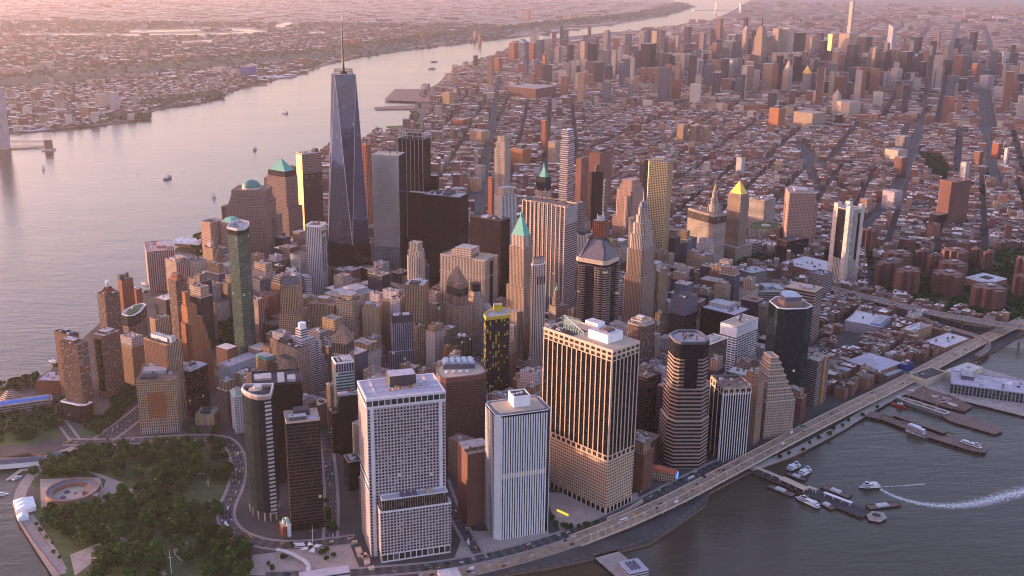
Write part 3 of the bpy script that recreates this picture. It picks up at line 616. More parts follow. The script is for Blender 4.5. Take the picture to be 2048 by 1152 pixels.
for s in (.36, .68): MB().box((s-.5)*t.w-3, (s-.5)*t.w+3, -t.d/2-.2, -t.d/2+.1, t.z-16, t.z-10, 'glassdark').build('louvre', t.root)
t = bld('office_building', 'round ended granite lodge with green cone roof near the slim white tower', OB, 515, (530, 533), 545, 62, 'wfc', az=45, ch=6, roof='roofbrown', units=0)
MB().frustum(inset(t.poly, -.5), t.z+.5, inset(t.poly, 7), t.z+12, 'copper', 'copperdk').build('cone_roof', t.root)
bld('office_building', 'black glass block with one pink corner stripe left of the slim white tower', OB, 544, (559, 535), 572, 100, 'dband', az=45, roof='gravel')
bld('office_building', 'lilac modern block with open boxes on its roof', OB, 570, (590, 551), 603, 98, 'lav', az=55, roof='rooflight', pent=[(.2, .8, .3, .8, 7, 'plant')])
bld('office_building', 'white and navy banded slab left of the slim white tower base', OB, 600, (611, 556), 622, 92, 'bandw', az=60, roof='rooflight')
t = bld('office_tower', 'tan setback tower with dark mansard cap left of the banded slab', ST, 559, (593, 573), 604, 138, 'tanv', az=68, roof='roofdark', rim='tan', units=1)
MB().frustum(fr(t, .08, .9, .1, .9), t.z+.4, fr(t, .16, .8, .2, .8), t.z+11, 'slate', 'roofdark').build('mansard_roof', t.root); MB().prism(fr(t, -.12, 1.22, -.2, 1.1), 0, 88, 'tan', 'roofbrown').build('lower_shaft', t.root)
MB().prism(fr(t, -.3, 1.0, -.45, -.2), 0, 60, 'tan', 'roofbrown').build('wing', t.root)
bld('office_building', 'cream block with green dormered roof terraces behind the tan blocks', OB, 648, (690, 599), 750, 88, 'lime', az=48, roof='roofgrey', rim='copperpale', pent=[(.1, .42, .2, .8, 6, 'roofgrey'), (.5, .9, .2, .8, 7, 'roofgrey')])
bld('office_building', 'speckled brown stone block with tall arched top windows', OB, 618, (667, 612), 690, 100, 'tanv', az=62, roof='roofbrown', rim='tan', pent=[(.3, .6, .4, .8, 7, 'tan')])
bld('office_building', 'tan stepped block with two brown panels on its upper wall', OB, 672, (706, 604), 726, 112, 'stone', az=58, roof='roofdark', pent=[(.2, .8, .2, .8, 8, 'tanplain')])
bld('office_building', 'rounded corner grey brown block with banded windows', OB, 700, (716, 612), 728, 92, 'bandg', az=52, ch=5, roof='roofdark')
bld('office_building', 'plain yellow beige block with one column of small windows', OB, 724, (758, 617), 764, 98, 'tanplain', az=68, roof='gravel', pent=[(.1, .7, .5, .9, 6, 'tanplain')])
# classical pyramid tower
t = bld('stone_tower', 'stone tower with columned top and stepped pyramid, left of the yellow beige block', ST, 664, (693, 676), 707, 132, 'stone', az=58, roof='stonepy', units=0)
q = t.poly; z = t.z+.4
MB().prism(q, z-22, z+2, 'limev', 'stonepy').build('colonnade', t.root) if False else MB().prism(inset(q, -.4), t.z-24, t.z-10, 'dstripe').build('colonnade', t.root)
for k in range(6): q2 = inset(q, 1.6+2.1*k); MB().frustum(q2, z+3.4*k, inset(q2, 1.2), z+3.4*(k+1)-.03, 'stonepy', 'stonepy').build('pyramid_step', t.root)
t = bld('office_tower', 'pale blue glass office block with teal bands and open roof well', ST, 663, (671, 729), 708, 122, 'tealband', az=75, roof='roofdark', rim='trimwhite', par=2.5, pent=[(.45, .95, .12, .9, 3, 'roofgrey'), (.2, .3, .2, .8, 2, 'plantblue')])
MB().prism([(p[0]*1.004, p[1]*1.004) for p in t.poly], t.z-11, t.z-.2, 'lattice').build('upper_band', t.root)
bld('office_building', 'low black block with white ducts on its roof behind the gridded slab', OB, 672, (677, 795), 720, 88, 'black', az=78, roof='roofgrey', rim='trimdark', pent=[(.05, .45, .2, .6, 3, 'rooflight')])
bld('office_building', 'small dark glass block with tan roof frame left of the gridded slab', OB, 687, (697, 926), 724, 42, 'dglass', az=72, roof='roofdark', rim='trimtan', pent=[(.2, .5, .1, .8, 2, 'lampgreen')], units=2)
bld('office_building', 'narrow tan street block with a white gable edge on broadway', OB, 652, (660, 775), 670, 82, 'tan', az=70, roof='roofbrown')
bld('office_building', 'dark slate block beside the slim tan street block', OB, 655, (664, 830), 678, 60, 'dband', az=72, roof='roofgrey')
# front row
t = bld('office_tower', 'black tower behind the curved glass one, with open black parapet', ST, 500, (503, 774), 604, 137, 'black', az=83, dep=46, roof='roofdark', rim='darkmetal', par=3, units=0, ar=1.6, pent=[(.52, .66, .1, .8, 2.5, 'concpale'), (.72, .88, .15, .5, 4, 'plant'), (.05, .4, .4, .8, 3, 'rooftan')])
t = setup('glass_tower', 'curved green glass tower with quarter round plan and open crown facing the park', ST, 0, 0, 0, 165, poly=[(547, 766), (541, 788), (527, 790.5), (514, 790.5), (500, 787), (489, 781), (483, 775), (488, 767.5)])
LAND.append((t.root['label'], *t.c)); zt = 162
MB().prism(t.poly, 12, zt-6, 'tealdark', bottom=True).build('facade', t.root)
MB().prism(inset(t.poly, -.35), zt-5.98, zt-2.5, 'pink').ring(inset(t.poly, -.35), inset(t.poly, 1.3), zt-2.48, zt, 'rooflight').build('crown_rim', t.root, 'pale curved crown rim')
MB().prism(inset(t.poly, 1.35), zt-9, zt-6, 'roofdark', 'roofdark').build('roof', t.root)
MB().cyl(0, 0, 8, zt-5.95, zt+2, 'slate', 'rooftan', n=20).cyl(2, 3, 5, zt+2.02, zt+5, 'plant', n=16).build('mechanical_penthouse', t.root)
i0 = min(range(len(t.poly)), key=lambda i: t.poly[i][1]-t.poly[i][0]); a = Vector(t.poly[i0]); 
aa = [Vector(q) for q in t.poly]
se = max(range(len(aa)), key=lambda i: aa[i].x-aa[i].y*1.0)
p0, p1 = aa[se], aa[se-1]
dv = (p1-p0).normalized(); nv = Vector((dv.y, -dv.x)); nv = nv if nv.dot(p0) > 0 else -nv
mb = MB(); ln = 7.5
q = [tuple(p0), tuple(p0+dv*ln), tuple(p0+dv*ln+nv*.5), tuple(p0+nv*.5)]
if (q[1][0]-q[0][0])*(q[2][1]-q[0][1])-(q[1][1]-q[0][1])*(q[2][0]-q[0][0]) < 0: q.reverse()
MB().prism(q, 10, zt-9, 'bandw', 'trimwhite', bay=30, flo=5.2).build('stair_strip', t.root, 'pale ladder strip of windows')
for p in inset(t.poly, 1.2): MB().cyl(p[0], p[1], .9, 0, 12, 'concpale', n=8).build('column', t.root)
t = bld('office_tower', 'dark banded slab with sandy roof next to the little columned church', ST, 562, (572, 848), 640, 0, 'dband', base=(581, 1063), az=80, dep=34, roof='rooftan', rim='trimtan', par=2, units=1, bay=2.4, sec=[(9, 'black', 'lobby')], pent=[(.1, .62, .16, .44, 5, 'slate'), (.62, .95, .06, .42, 1.2, 'roofwhite'), (.28, .75, .55, .92, 7, 'roofdark')])
# gridded slab (tall + lower block)
t = bld('office_tower', 'tall pale gridded slab with white framed roof and orange scaffolding', ST, 715.5, (733, 801), 890, 192, 'nyp', az=79, roof='rooflav', rim='nyprim', par=1.2, units=0)
z = t.z; w, d = t.w/2, t.d/2
MB().prism([(p[0]*1.012, p[1]*1.012) for p in t.poly], z-9, z-.05, 'nypband').build('upper_band', t.root, 'row of large square openings')
MB().ring([(p[0]*1.016, p[1]*1.016) for p in t.poly], inset(t.poly, 1), z-10.2, z-9.02, 'nyprim').ring([(p[0]*1.016, p[1]*1.016) for p in t.poly], inset(t.poly, 1.2), z-.6, z+1.4, 'nyprim').build('cornice', t.root)
for x in (-w+5.2, w-5.2): MB().box(x-1.7, x+1.7, -d-.9, -d+.1, 0, z-10.3, 'nyprim').build('pier', t.root, 'wide white pier')
for x in (-w+.3, w-.3): MB().box(x-.35, x+.35, -d-.35, -d+.1, 0, z-10.3, 'nyprim').build('corner_trim', t.root)
for y in (-d+.3, d-.3): MB().box(-w-.35, -w+.1, y-.35, y+.35, 0, z-10.3, 'nyprim').build('corner_trim', t.root)
MB().box(-w-.2, -w+.1, -d, d, 78, 98, 'nypband').build('mechanical_band', t.root)
MB().prism(fr(t, .36, .70, .52, .86), z+.31, z+13, 'trimdark', 'rooflav').build('mechanical_penthouse', t.root)
for x in (.14, .84): MB().prism(fr(t, x, x+.02, .3, .9), z+.32, z+1.6, 'nyprim').build('roof_rail', t.root)
for y in (.36, .62): MB().prism(fr(t, .03, .34, y, y+.02), z+.32, z+1.5, 'nyprim').build('roof_rail', t.root); MB().prism(fr(t, .72, .97, y, y+.02), z+.32, z+1.5, 'nyprim').build('roof_rail', t.root)
for k in range(11):
    x = .32+.045*k+rnd.uniform(-.01, .01); y = rnd.uniform(.3, .48); s = rnd.uniform(.02, .035)
    MB().prism(fr(t, x, x+s, y, y+s*2), z+.32, z+rnd.uniform(1.5, 3.5), 'trimtan' if k % 3 else 'crane').build('scaffold_crate', t.root)
nyp = t
bx = [(-w+8.5, -d-17), (w+2.0, -d-17), (w+2.0, -d-.9), (-w+8.5, -d-.9)]
hb = 62
MB().prism(bx, 11, hb, 'nyp').build('lower_block', t.root); MB().prism(inset(bx, .8), 0, 11, 'nypband').build('lobby', t.root)
MB().ring(inset(bx, -.3), inset(bx, .9), hb-.4, hb+1.4, 'nyprim').prism(inset(bx, .9), hb+.02, hb+.2, 'roofgrey', 'roofgrey').build('lower_cornice', t.root)
ip = [(bx[0][0]+3, bx[0][1]+3), (bx[1][0]-3, bx[1][1]+3), (bx[2][0]-3, bx[2][1]-.5), (bx[3][0]+3, bx[3][1]-.5)]
MB().prism(ip, hb+.25, hb+13, 'dstripe', 'rooflav').ring(inset(ip, -.3), inset(ip, .8), hb+13.02, hb+14, 'nyprim').build('lower_penthouse', t.root)
for k in range(3): MB().box(-10+7*k, -6+7*k, bx[0][1]+5, bx[2][1]-3, hb+13.05, hb+16, 'slate').build('cooling_tower', t.root)
for k in range(2): MB().box(18, 27, bx[0][1]+6+4*k, bx[0][1]+9+4*k, hb+13.05, hb+15.5, 'rooftan').build('rooftop_unit', t.root)
# brown rounded tower
t = setup('office_tower', 'brown granite tower with rounded corners and steel blue plant on its roof', ST, 0, 0, 0, 127, poly=[(872.5, 738), (873, 747), (880, 755), (892, 758), (958, 750.5), (969, 747), (973, 742), (968, 734), (949, 722), (940, 719), (887, 727), (876, 732)])
LAND.append((t.root['label'], *t.c)); zt = 124
MB().prism(t.poly, 0, zt-9.5, 'brown85').build('facade', t.root); MB().prism(t.poly, zt-9.48, zt-6.2, 'brown85', bay=4.2, flo=3.3).build('upper_band', t.root); MB().prism(t.poly, zt-6.18, zt, 'brownplain').build('cornice', t.root)
cap(t, t.poly, zt, 'rooftan', 'roofbrown', 1.0, 2.2)
c = Vector((4, 10)); MB().box(-22, 20, 2, 26, zt+.35, zt+7, 'slate', 'plantblue').build('mechanical_penthouse', t.root)
for k in range(5): MB().box(-20+8*k, -15+8*k, 3, 24, zt+7.03, zt+9.5, 'plantblue').build('cooling_tower', t.root)
for k in range(4): MB().cyl(-18+9*k, -10, 2.2, zt+.35, zt+2.5, 'roofwhite', n=10).build('rooftop_unit', t.root)
bld('office_tower', 'plain red brown block squeezed between the gridded slab and the striped tower', OB, 914.5, (935, 911), 990, 92, 'brownplain', az=72, base=(936, 1054), roof='rooftan', rim='roofbrown', pent=[(.0, .9, .3, .95, 4, 'roofbrown')])
# striped tower
t = bld('office_tower', 'white and black vertically striped tower with octagonal tan roof', ST, 968, (993, 834), 1104, 158, 'black', az=77, ch=5.5, roof='slate', rim='stripe125', par=.6, units=0)
z = t.z; w, d = t.w/2, t.d/2; c = 5.5
def pier_row(t, name, n, x0, x1, face, wid, dep, z0, z1, mat, label=None):
    m = None
    for k in range(n):
        s = x0+(x1-x0)*(k/(n-1))
        if m is None: m = MB().box(-wid/2, wid/2, -dep, .1, z0, z1, mat).mesh(name)
        o = link(name, m, t.root, label); 
        if face == 'front': o.location = (s, -t.d/2, 0)
        elif face == 'left': o.location = (-t.w/2, s, 0); o.rotation_euler = (0, 0, -math.pi/2)
        elif face == 'right': o.location = (t.w/2, s, 0); o.rotation_euler = (0, 0, math.pi/2)
pier_row(t, 'pier', 19, -w+c+1, w-c-1, 'front', 1.55, .9, 0, z-2, 'stripe125')
pier_row(t, 'pier', 8, -d+c+1, d-c-1, 'left', 1.3, .35, 0, z-2, 'stripe125')
pier_row(t, 'pier', 9, -d+c+1, d-c-1, 'right', 1.9, .9, 0, z-2, 'stripe125')
q = [(-w-.2, -d+c), (-w+c, -d-.2), (-w+c+.6, -d+.5), (-w+.5, -d+c+.6)]; q = [(-w-.3, -d+c), (-w+c, -d-.3), (-w+c, -d+.2), (-w+.2, -d+c)]
MB().prism(q, 0, z+.5, 'stripe125', 'stripe125').build('chamfer_wall', t.root, 'plain white chamfered corner')
for y in (z*.50, ): MB().box(-w+c+2, w-c-2, -d-.45, -d+.1, y, y+5.5, 'trimtan').build('mechanical_band', t.root)
MB().prism(inset(t.poly, 5.5), z+.31, z+.8, 'rooftan', 'rooftan').build('roof_deck', t.root, 'octagonal tan roof deck')
q = fr(t, .40, .70, .38, .82); MB().prism(q, z+.82, z+13, 'trimwhite', 'roofdark').ring(q, inset(q, 1), z+13.02, z+14, 'trimwhite').build('mechanical_penthouse', t.root)
for k in range(3): MB().cyl(-4+5*k, 3+k, 1.9, z+13.04, z+14.6, 'plant', n=12).build('fan', t.root)
# big tan piers tower
t = bld('office_tower', 'huge dark tower with tan piers, gridded base and sloped glass screen on its roof', ST, 1088, (1225, 703), 1279, 213, 'water55', az=53, roof='rooftan', rim='pier55', par=1.6, units=0, sec=[(7, 'black', 'lobby'), (69, 'grid55', 'gridded_base')])
z = t.z; w, d = t.w/2, t.d/2
MB().prism([(p[0]*1.01, p[1]*1.005) for p in t.poly], z-13, z-.05, 'cap55').build('upper_band', t.root, 'tan band of square openings')
MB().prism([(p[0]*1.012, p[1]*1.006) for p in t.poly], 69.02, 77, 'cap55').build('middle_band', t.root, 'tan band of square openings')
MB().ring([(p[0]*1.02, p[1]*1.01) for p in t.poly], inset(t.poly, .8), z-1.6, z+1.5, 'pier55').build('cornice', t.root)
pier_row(t, 'pier', 15, -d+.6, d-.6, 'left', 1.25, .75, 77, z-13, 'pier55'); pier_row(t, 'pier', 8, -w+.6, w-.6, 'front', 1.25, .75, 77, z-13, 'pier55'); pier_row(t, 'pier', 15, -d+.6, d-.6, 'right', 1.25, .75, 77, z-13, 'pier55')
pier_row(t, 'base_column', 15, -d+.8, d-.8, 'left', 2.0, .4, 0, 8, 'pier55'); pier_row(t, 'base_column', 8, -w+.8, w-.8, 'front', 2.0, .4, 0, 8, 'pier55')
MB().prism(fr(t, .30, .85, .18, .46), z+.31, z+11, 'trimwhite', 'rooflight').prism(fr(t, .58, .85, .44, .62), z+11.02, z+15, 'trimwhite', 'rooflight').build('mechanical_penthouse', t.root)
for k in range(4): MB().prism(fr(t, .44+.08*k, .47+.08*k, .24, .36), z+11.03, z+13.5, 'slate').build('rooftop_unit', t.root)
q = fr(t, .28, .30, .5, .8)
mb = MB(); a, b = fr(t, .28, .9, .52, .82)[0], fr(t, .28, .9, .52, .82)[2]
for k in range(9):
    y = a[1]+(b[1]-a[1])*k/8; mb.bar((a[0], y, z+.3), (a[0], y, z+5+14*k/8), .3, 'copperpale', 4)
    if k: y0 = a[1]+(b[1]-a[1])*(k-1)/8; mb.bar((a[0], y0, z+5+14*(k-1)/8), (a[0], y, z+5+14*k/8), .35, 'trimwhite', 4); mb.bar((a[0], y0, z+.4), (a[0], y, z+5+14*k/8), .25, 'copperpale', 4)
for k in range(9):
    x = a[0]+(b[0]-a[0])*k/8; mb.bar((x, b[1], z+.3), (x, b[1], z+19-13*k/8), .3, 'copperpale', 4)
    if k: x0 = a[0]+(b[0]-a[0])*(k-1)/8; mb.bar((x0, b[1], z+19-13*(k-1)/8), (x, b[1], z+19-13*k/8), .35, 'trimwhite', 4); mb.bar((x0, b[1], z+.4), (x, b[1], z+19-13*k/8), .25, 'copperpale', 4)
mb.build('roof_screen', t.root, 'pale green lattice screen')
for k in range(26): q = fr(t, *(lambda x, y: (x, x+.04, y, y+.025))(rnd.uniform(.04, .4), rnd.uniform(.68, .94))); MB().prism(q, z+.31, z+rnd.uniform(1, 2.6), rnd.choice(['plant', 'slate', 'roofdark', 'roofgrey'])).build('rooftop_unit', t.root)
MB().prism(fr(t, .06, .62, .60, .97), z+.302, z+.5, 'roofdark', 'roofdark').build('roof_patch', t.root)
w55 = t
# yellow panelled tower
t = setup('apartment_tower', 'black tower under construction with scattered yellow windows and yellow roof rim', ST, 0, 0, 0, 152, poly=[(968, 631), (972.5, 638.5), (1018, 633), (1020, 618), (998, 617), (984, 619)])
LAND.append((t.root['label'], *t.c)); zt = 149
MB().prism(t.poly, 0, zt, 'yellowb').build('facade', t.root); MB().ring(inset(t.poly, -.5), inset(t.poly, 1), zt-2, zt+3, 'yellow').prism(inset(t.poly, .9), zt+.02, zt+1, 'roofgrey', 'roofgrey').build('roof_rim', t.root, 'yellow roof rim')
MB().box(-4, 8, 2, 10, zt+1.05, zt+12, 'yellow', 'roofgrey').build('mechanical_penthouse', t.root, 'yellow lift housing'); unit_bits(t, inset(t.poly, 5), zt+1, 3, rnd)
mesh_p = MB().box(-1.0, 1.0, -.25, .1, 0, 3.0, 'yellow').mesh('window_panel'); cnt = 0
for i in range(len(t.poly)):
    a, b = Vector(t.poly[i]), Vector(t.poly[(i+1) % len(t.poly)]); e = b-a; L = e.length
    if L < 6: continue
    nrm = Vector((e.y, -e.x))/L
    if (Vector(t.c)+a-Vector((CX, CY))).dot(nrm) > 0: continue
    for row in range(38):
        for kx in range(int(L/4)):
            if rnd.random() < (.34 if row > 18 else .16) and cnt < 100:
                o = link('window_panel', mesh_p, t.root); p = a+e*((kx+.5)/int(L/4)); cnt += 1
                o.location = (p.x, p.y, zt-6-3.7*row if False else zt-6.5-3.6*(38*((row*7) % 38)/38.0)); o.rotation_euler = (0, 0, math.atan2(e.y, e.x)); o.scale = (1, 1, rnd.choice((1, 1, 1.9)))
# ---------------- centre
t = bld('office_tower', 'white slim chamfered tower with tall arched openings near its top', ST, 1058, (1069, 532), 1096, 214, 'limev', az=60, ch=5, roof='roofdark', rim='trimwhite', units=1)
q = inset(t.poly, 2.2); MB().prism(q, t.z+.35, t.z+10, 'lime', 'roofdark').build('octagonal_top', t.root)
for s in (-.24, 0, .24): MB().box(s*t.w-1.4, s*t.w+1.4, -t.d/2-.2, -t.d/2+.1, t.z-30, t.z-18, 'glassdark').build('arched_window', t.root)
MB().prism([(p[0]*1.25, p[1]*1.25) for p in t.poly], 0, 62, 'lime', 'gravel').build('lower_shaft', t.root)
t = bld('stone_tower', 'brick red banded tower crowned by a green copper pyramid and spire', ST, 1019, (1048, 498), 1065, 222, 'stonev', az=46, roof='gravel', rim='stone', units=0, zref=222)
z = t.z; q = inset(t.poly, 1.5)
MB().prism(q, z+.35, z+19, 'limev', 'gravel').build('setback', t.root); q2 = inset(q, .8)
MB().frustum(q2, z+19.02, [(-2.2, -2.2), (2.2, -2.2), (2.2, 2.2), (-2.2, 2.2)], z+47, 'copper', 'copper').build('pyramid_roof', t.root, 'bright green copper pyramid')
MB().cyl(0, 0, 2.0, z+47.02, z+52, 'copper', n=8).cyl(0, 0, 2.6, z+52.02, z+56, 'copper', n=8, r1=.5).cyl(0, 0, .45, z+56.02, z+63, 'copper', n=6, r1=.08).build('spire', t.root)
MB().prism([(p[0]*1.22, p[1]*1.22) for p in t.poly], 0, z-62, 'stonev', 'gravel').build('lower_shaft', t.root)
MB().prism(fr(t, -.55, -.12, .1, 1.2), 0, 118, 'stone', 'roofgrey').build('wing', t.root); MB().prism(fr(t, -.9, -.56, .1, 1.3), 0, 98, 'lime', 'roofgrey').build('wing', t.root)
t = bld('office_tower', 'large pale tower with bright vertical columns and open roof, behind the green pyramid', ST, 1045, (1131, 416), 1155, 248, 'lib', az=43, roof='roofbrown', rim='lime', par=3, units=4, sec=[(215, 'lib', 'lower_facade')])
pier_row(t, 'column', 11, -t.d/2+1, t.d/2-1, 'left', 1.5, 1.2, 0, t.z+2.5, 'pier55')
MB().box(t.w*-.5+.4, t.w*.5, -t.d/2-.3, -t.d/2+.1, 0, 215, 'libside').build('end_wall', t.root)
MB().box(-t.w*.5+.4, t.w*.5, -t.d/2-.35, -t.d/2+.1, 215.02, t.z, 'steelgrey').build('end_band', t.root)
t = bld('office_tower', 'dark banded tower with bay columns and a truncated grey pyramid roof', ST, 1150, (1212, 527), 1241, 196, 'dband', az=40, ch=6, roof='slate', rim='trimtan', par=2.5, units=0, sec=[(60, 'band', 'lower_facade')])
z = t.z; w, d = t.w/2, t.d/2
MB().frustum(inset(t.poly, 2), z+.4, inset(t.poly, 17), z+31, 'slate', 'roofdark').build('pyramid_roof', t.root, 'grey truncated pyramid')
for (cx, cy) in ((-w, -d*.62), (-w, d*.62), (-w*.62, -d), (w*.62, -d), (-w+2.6, -d+2.6), (w, -d*.62), (w, d*.62), (-w, -d*.45), (-w, d*.45)):
    MB().cyl(cx, cy, 4.2, 0, z-9, 'band', n=12, bay=3, flo=3.8).build('bay_column', t.root, 'tan banded bay column')
MB().ring([(p[0]*1.03, p[1]*1.03) for p in t.poly], inset(t.poly, 1), z-4, z-.2, 'trimtan').build('cornice', t.root)
# art deco spire tower
t = setup('stone_tower', 'art deco tower tapering to a lit glass lantern, its left edge sunlit orange', ST, 1247, (1285, 560), 1312, 150, az=38)
LAND.append((t.root['label'], *t.c)); w, d = t.w/2, t.d/2
for k, (s, za, zb) in enumerate([(1.0, 0, 150), (.90, 150, 196), (.78, 196, 220), (.64, 220, 238), (.50, 238, 250), (.40, 250, 262)]):
    p = [(-w*s, -d*s), (w*s, -d*s), (w*s, d*s), (-w*s, d*s)]; c = 2.5+k
    p = [(-w*s+c, -d*s), (w*s-c, -d*s), (w*s, -d*s+c), (w*s, d*s-c), (w*s-c, d*s), (-w*s+c, d*s), (-w*s, d*s-c), (-w*s, -d*s+c)] if w*s > c*1.3 else p
    MB().prism(p, za+(.02 if k else 0), zb, 'stonev' if k < 2 else 'limev', 'gravel').build('setback' if k else 'facade', t.root)
MB().cyl(0, 0, w*.3, 262.02, 272, 'lattice', n=8, r1=w*.16).build('lantern', t.root, 'pale glass lantern'); MB().cyl(0, 0, .8, 272.02, 290, 'trimwhite', n=6, r1=.1).build('spire', t.root)
bld('office_building', 'tan slender block hugging the art deco spire tower on its right', OB, 1300, (1318, 545), 1336, 150, 'tanv', az=40, roof='rooflight', pent=[(.0, .6, .3, 1, 14, 'lime')], sec=[(70, 'tan', 'lower_facade')])
bld('stone_tower', 'pale limestone tower with blank fluted top, in front of the black slab', ST, 812, (838, 516), 852, 176, 'limev', az=62, ch=4, roof='rooftan', rim='lime', tiers=[(.08, .86, .06, .9, 186), (.14, .78, .14, .84, 199)], units=0)
t = bld('office_building', 'huge limestone block with deep light slot and cream penthouse', OB, 880, (969, 524), 996, 156, 'limev', az=35, roof='rooftan', rim='lime', par=2.2, units=3, pent=[(.2, .8, .36, .72, 16, 'lime'), (.3, .7, .72, .82, 10, 'lime')])
MB().prism(fr(t, -.012, 1.012, -.006, 1.006), 122, 126, 'lime').build('cornice', t.root)
MB().prism(fr(t, .38, .62, -.006, .0), 0, 150, 'dbrown').build('slot_shade', t.root, 'flat dark panel for the shaded slot')  # no recess here: its shade is painted as a dark panel
t = bld('stone_tower', 'orange stone tower with a stepped stone pyramid roof before the limestone block', ST, 892, (919, 569), 937, 137, 'stonev', az=52, roof='stonepy', rim='stone', units=0, ch=1)
MB().frustum(inset(t.poly, 1), t.z+.4, [(-.4, -.4), (.4, -.4), (.4, .4), (-.4, .4)], t.z+27, 'stonepy').build('pyramid_roof', t.root); MB().prism(inset(t.poly, -.35), t.z-22, t.z-8, 'dstripe').build('colonnade', t.root)
MB().prism(fr(t, -.35, 1.2, -.3, 1.2), 0, 96, 'stone', 'stonepy').build('lower_shaft', t.root)
t = bld('stone_tower', 'pale terraced tower capped by a black drum', ST, 930, (950, 598), 972, 104, 'lime', az=48, ch=4, roof='gravel', rim='lime', units=0)
q = inset(t.poly, 3.5); MB().prism(q, t.z+.4, t.z+10, 'lime', 'gravel').build('setback', t.root); MB().cyl(0, 0, 9, t.z+10.02, t.z+23, 'netting', 'roofdark', n=20).build('drum_cap', t.root, 'black drum cap')
t = bld('office_building', 'wide lavender stone block with cornices below the black capped tower', OB, 919, (928, 620), 985, 82, 'lav', az=70, roof='roofgrey', rim='lime', pent=[(.3, .6, .5, .9, 5, 'lime')])
MB().prism(fr(t, -.15, 1.1, -.1, 1.05), 0, 58, 'lav', 'gravel').build('lower_block', t.root)
t = bld('office_building', 'stone block with pale green hipped roof', OB, 873, (880, 622), 907, 80, 'stone', az=72, roof='copperpale', rim='copperpale', units=0)
MB().frustum(inset(t.poly, -.3), t.z+.5, inset(t.poly, 6), t.z+6, 'copperpale', 'copperpale').build('hipped_roof', t.root, 'pale green hipped roof')
t = bld('stone_tower', 'tall plain tan tower with vertical window strips left of the green hipped roof', ST, 809, (848, 572), 857, 142, 'tanv', az=75, roof='rooflight', rim='tan', pent=[(.1, .6, .3, .8, 3, 'roofdark'), (.6, .95, .3, .7, 4, 'white')], units=0)
MB().prism(fr(t, 1.0, 1.6, -.25, .8), 0, 92, 'tan', 'roofbrown').build('wing', t.root)
bld('office_building', 'lilac box block with open roof left of the tall plain tan tower', OB, 780, (800, 601), 813, 112, 'lav', az=62, roof='roofgrey', rim='lime', par=3)
t = bld('office_tower', 'navy lattice slab with white mullions and louvred black top', ST, 781, (784, 634), 826, 112, 'lattice', az=80, roof='roofdark', rim='trimdark', units=2, pent=[(.1, .35, .2, .7, 3, 'roofwhite'), (.55, .85, .2, .7, 3, 'roofwhite')])
MB().prism(inset(t.poly, -.25), t.z-11, t.z-.1, 'trimdark').build('louvre_band', t.root); MB().prism(fr(t, -.25, 1.02, -.25, .0), 0, 52, 'lattice', 'roofgrey').build('lower_block', t.root)
bld('office_building', 'tan narrow rear block right of the navy lattice slab', OB, 826, (835, 655), 850, 85, 'tan', az=70, roof='roofbrown')
bld('office_building', 'black striped block with two white dishes on the roof', OB, 889, (897, 681), 945, 88, 'dstripe', az=74, roof='roofdark', rim='trimdark', units=1)
tt = bld('stone_building', 'orange brown stone block with an arched tower face before the striped block', OB, 886, (891, 695), 915, 78, 'orange', az=76, roof='roofbrown', rim='tan')
o = empty('satellite_dish', *P(919, 671, 91), 88.5, 0, 'white satellite dish on the striped roof, nearer the orange block', 'satellite dish', 'rooftop dishes')
MB().cyl(0, 0, .3, 0, 2, 'steelgrey', n=6).build('mount', o)
def dish(o):
    mb = MB(); n = 16
    for k in range(3):
        r0, r1 = 3.2*k/3, 3.2*(k+1)/3
        for i in range(n):
            a, b = 2*math.pi*i/n, 2*math.pi*(i+1)/n; f = lambda r, t_: (r*math.cos(t_), -.5+.12*r*r-1.0, 2.2+r*math.sin(t_)+1)
            mb.quad([f(r0, a), f(r1, a), f(r1, b), f(r0, b)] if k else [f(0, a), f(r1, a), f(r1, b)], [(0, 0)]*(4 if k else 3), 'white')
    return mb.build('reflector', o)
dish(o)
o2 = empty('satellite_dish', *P(928, 671, 91), 88.5, 0, 'white satellite dish on the striped roof, nearer the yellow windowed tower', 'satellite dish', 'rooftop dishes')
for ch_ in list(o.children): c_ = ch_.copy(); COL.objects.link(c_); c_.parent = o2
bld('office_tower', 'sheer black slab tower, the widest dark block in the centre', ST, 845, (919, 396), 937, 226, 'black', az=27, roof='roofgrey', rim='trimdark', pent=[(.2, .8, .3, .5, 5, 'roofdark'), (.3, .7, .65, .85, 4, 'roofdark')])
bld('office_tower', 'dark brown flat topped tower right of the sheer black slab', ST, 940, (1002, 443), 1020, 205, 'dbrown', az=40, roof='roofdark', rim='trimdark', pent=[(.2, .8, .5, .7, 3, 'roofgrey')])
t = bld('glass_tower', 'silver mirror glass tower with dark reflections at its foot', ST, 743, (797, 312), 810, 298, 'wtc4', az=19, roof='rooftan', rim='plant', units=3, sec=[(60, 'dglass', 'lobby'), (118, 'bluegl', 'lower_facade')])  # darker lower sections stand in for reflections at the foot
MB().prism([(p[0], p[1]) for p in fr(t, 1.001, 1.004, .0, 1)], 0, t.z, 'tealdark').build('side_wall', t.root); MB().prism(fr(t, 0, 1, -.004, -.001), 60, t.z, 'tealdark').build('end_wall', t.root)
t = bld('glass_tower', 'dark skyscraper under construction with open steel top floors', ST, 795, (846, 281), 861, 318, 'black', az=24, roof='roofdark', rim='darkmetal', units=5, sec=[(300, 'dbrown', 'lower_facade')])
w, d = t.w/2, t.d/2
for i in range(7): x = -d+1+i*(2*d-2)/6; MB().box(-w-.3, -w+.1, x-.35, x+.35, 120, t.z, 'plant').build('mullion', t.root)
mb = MB()
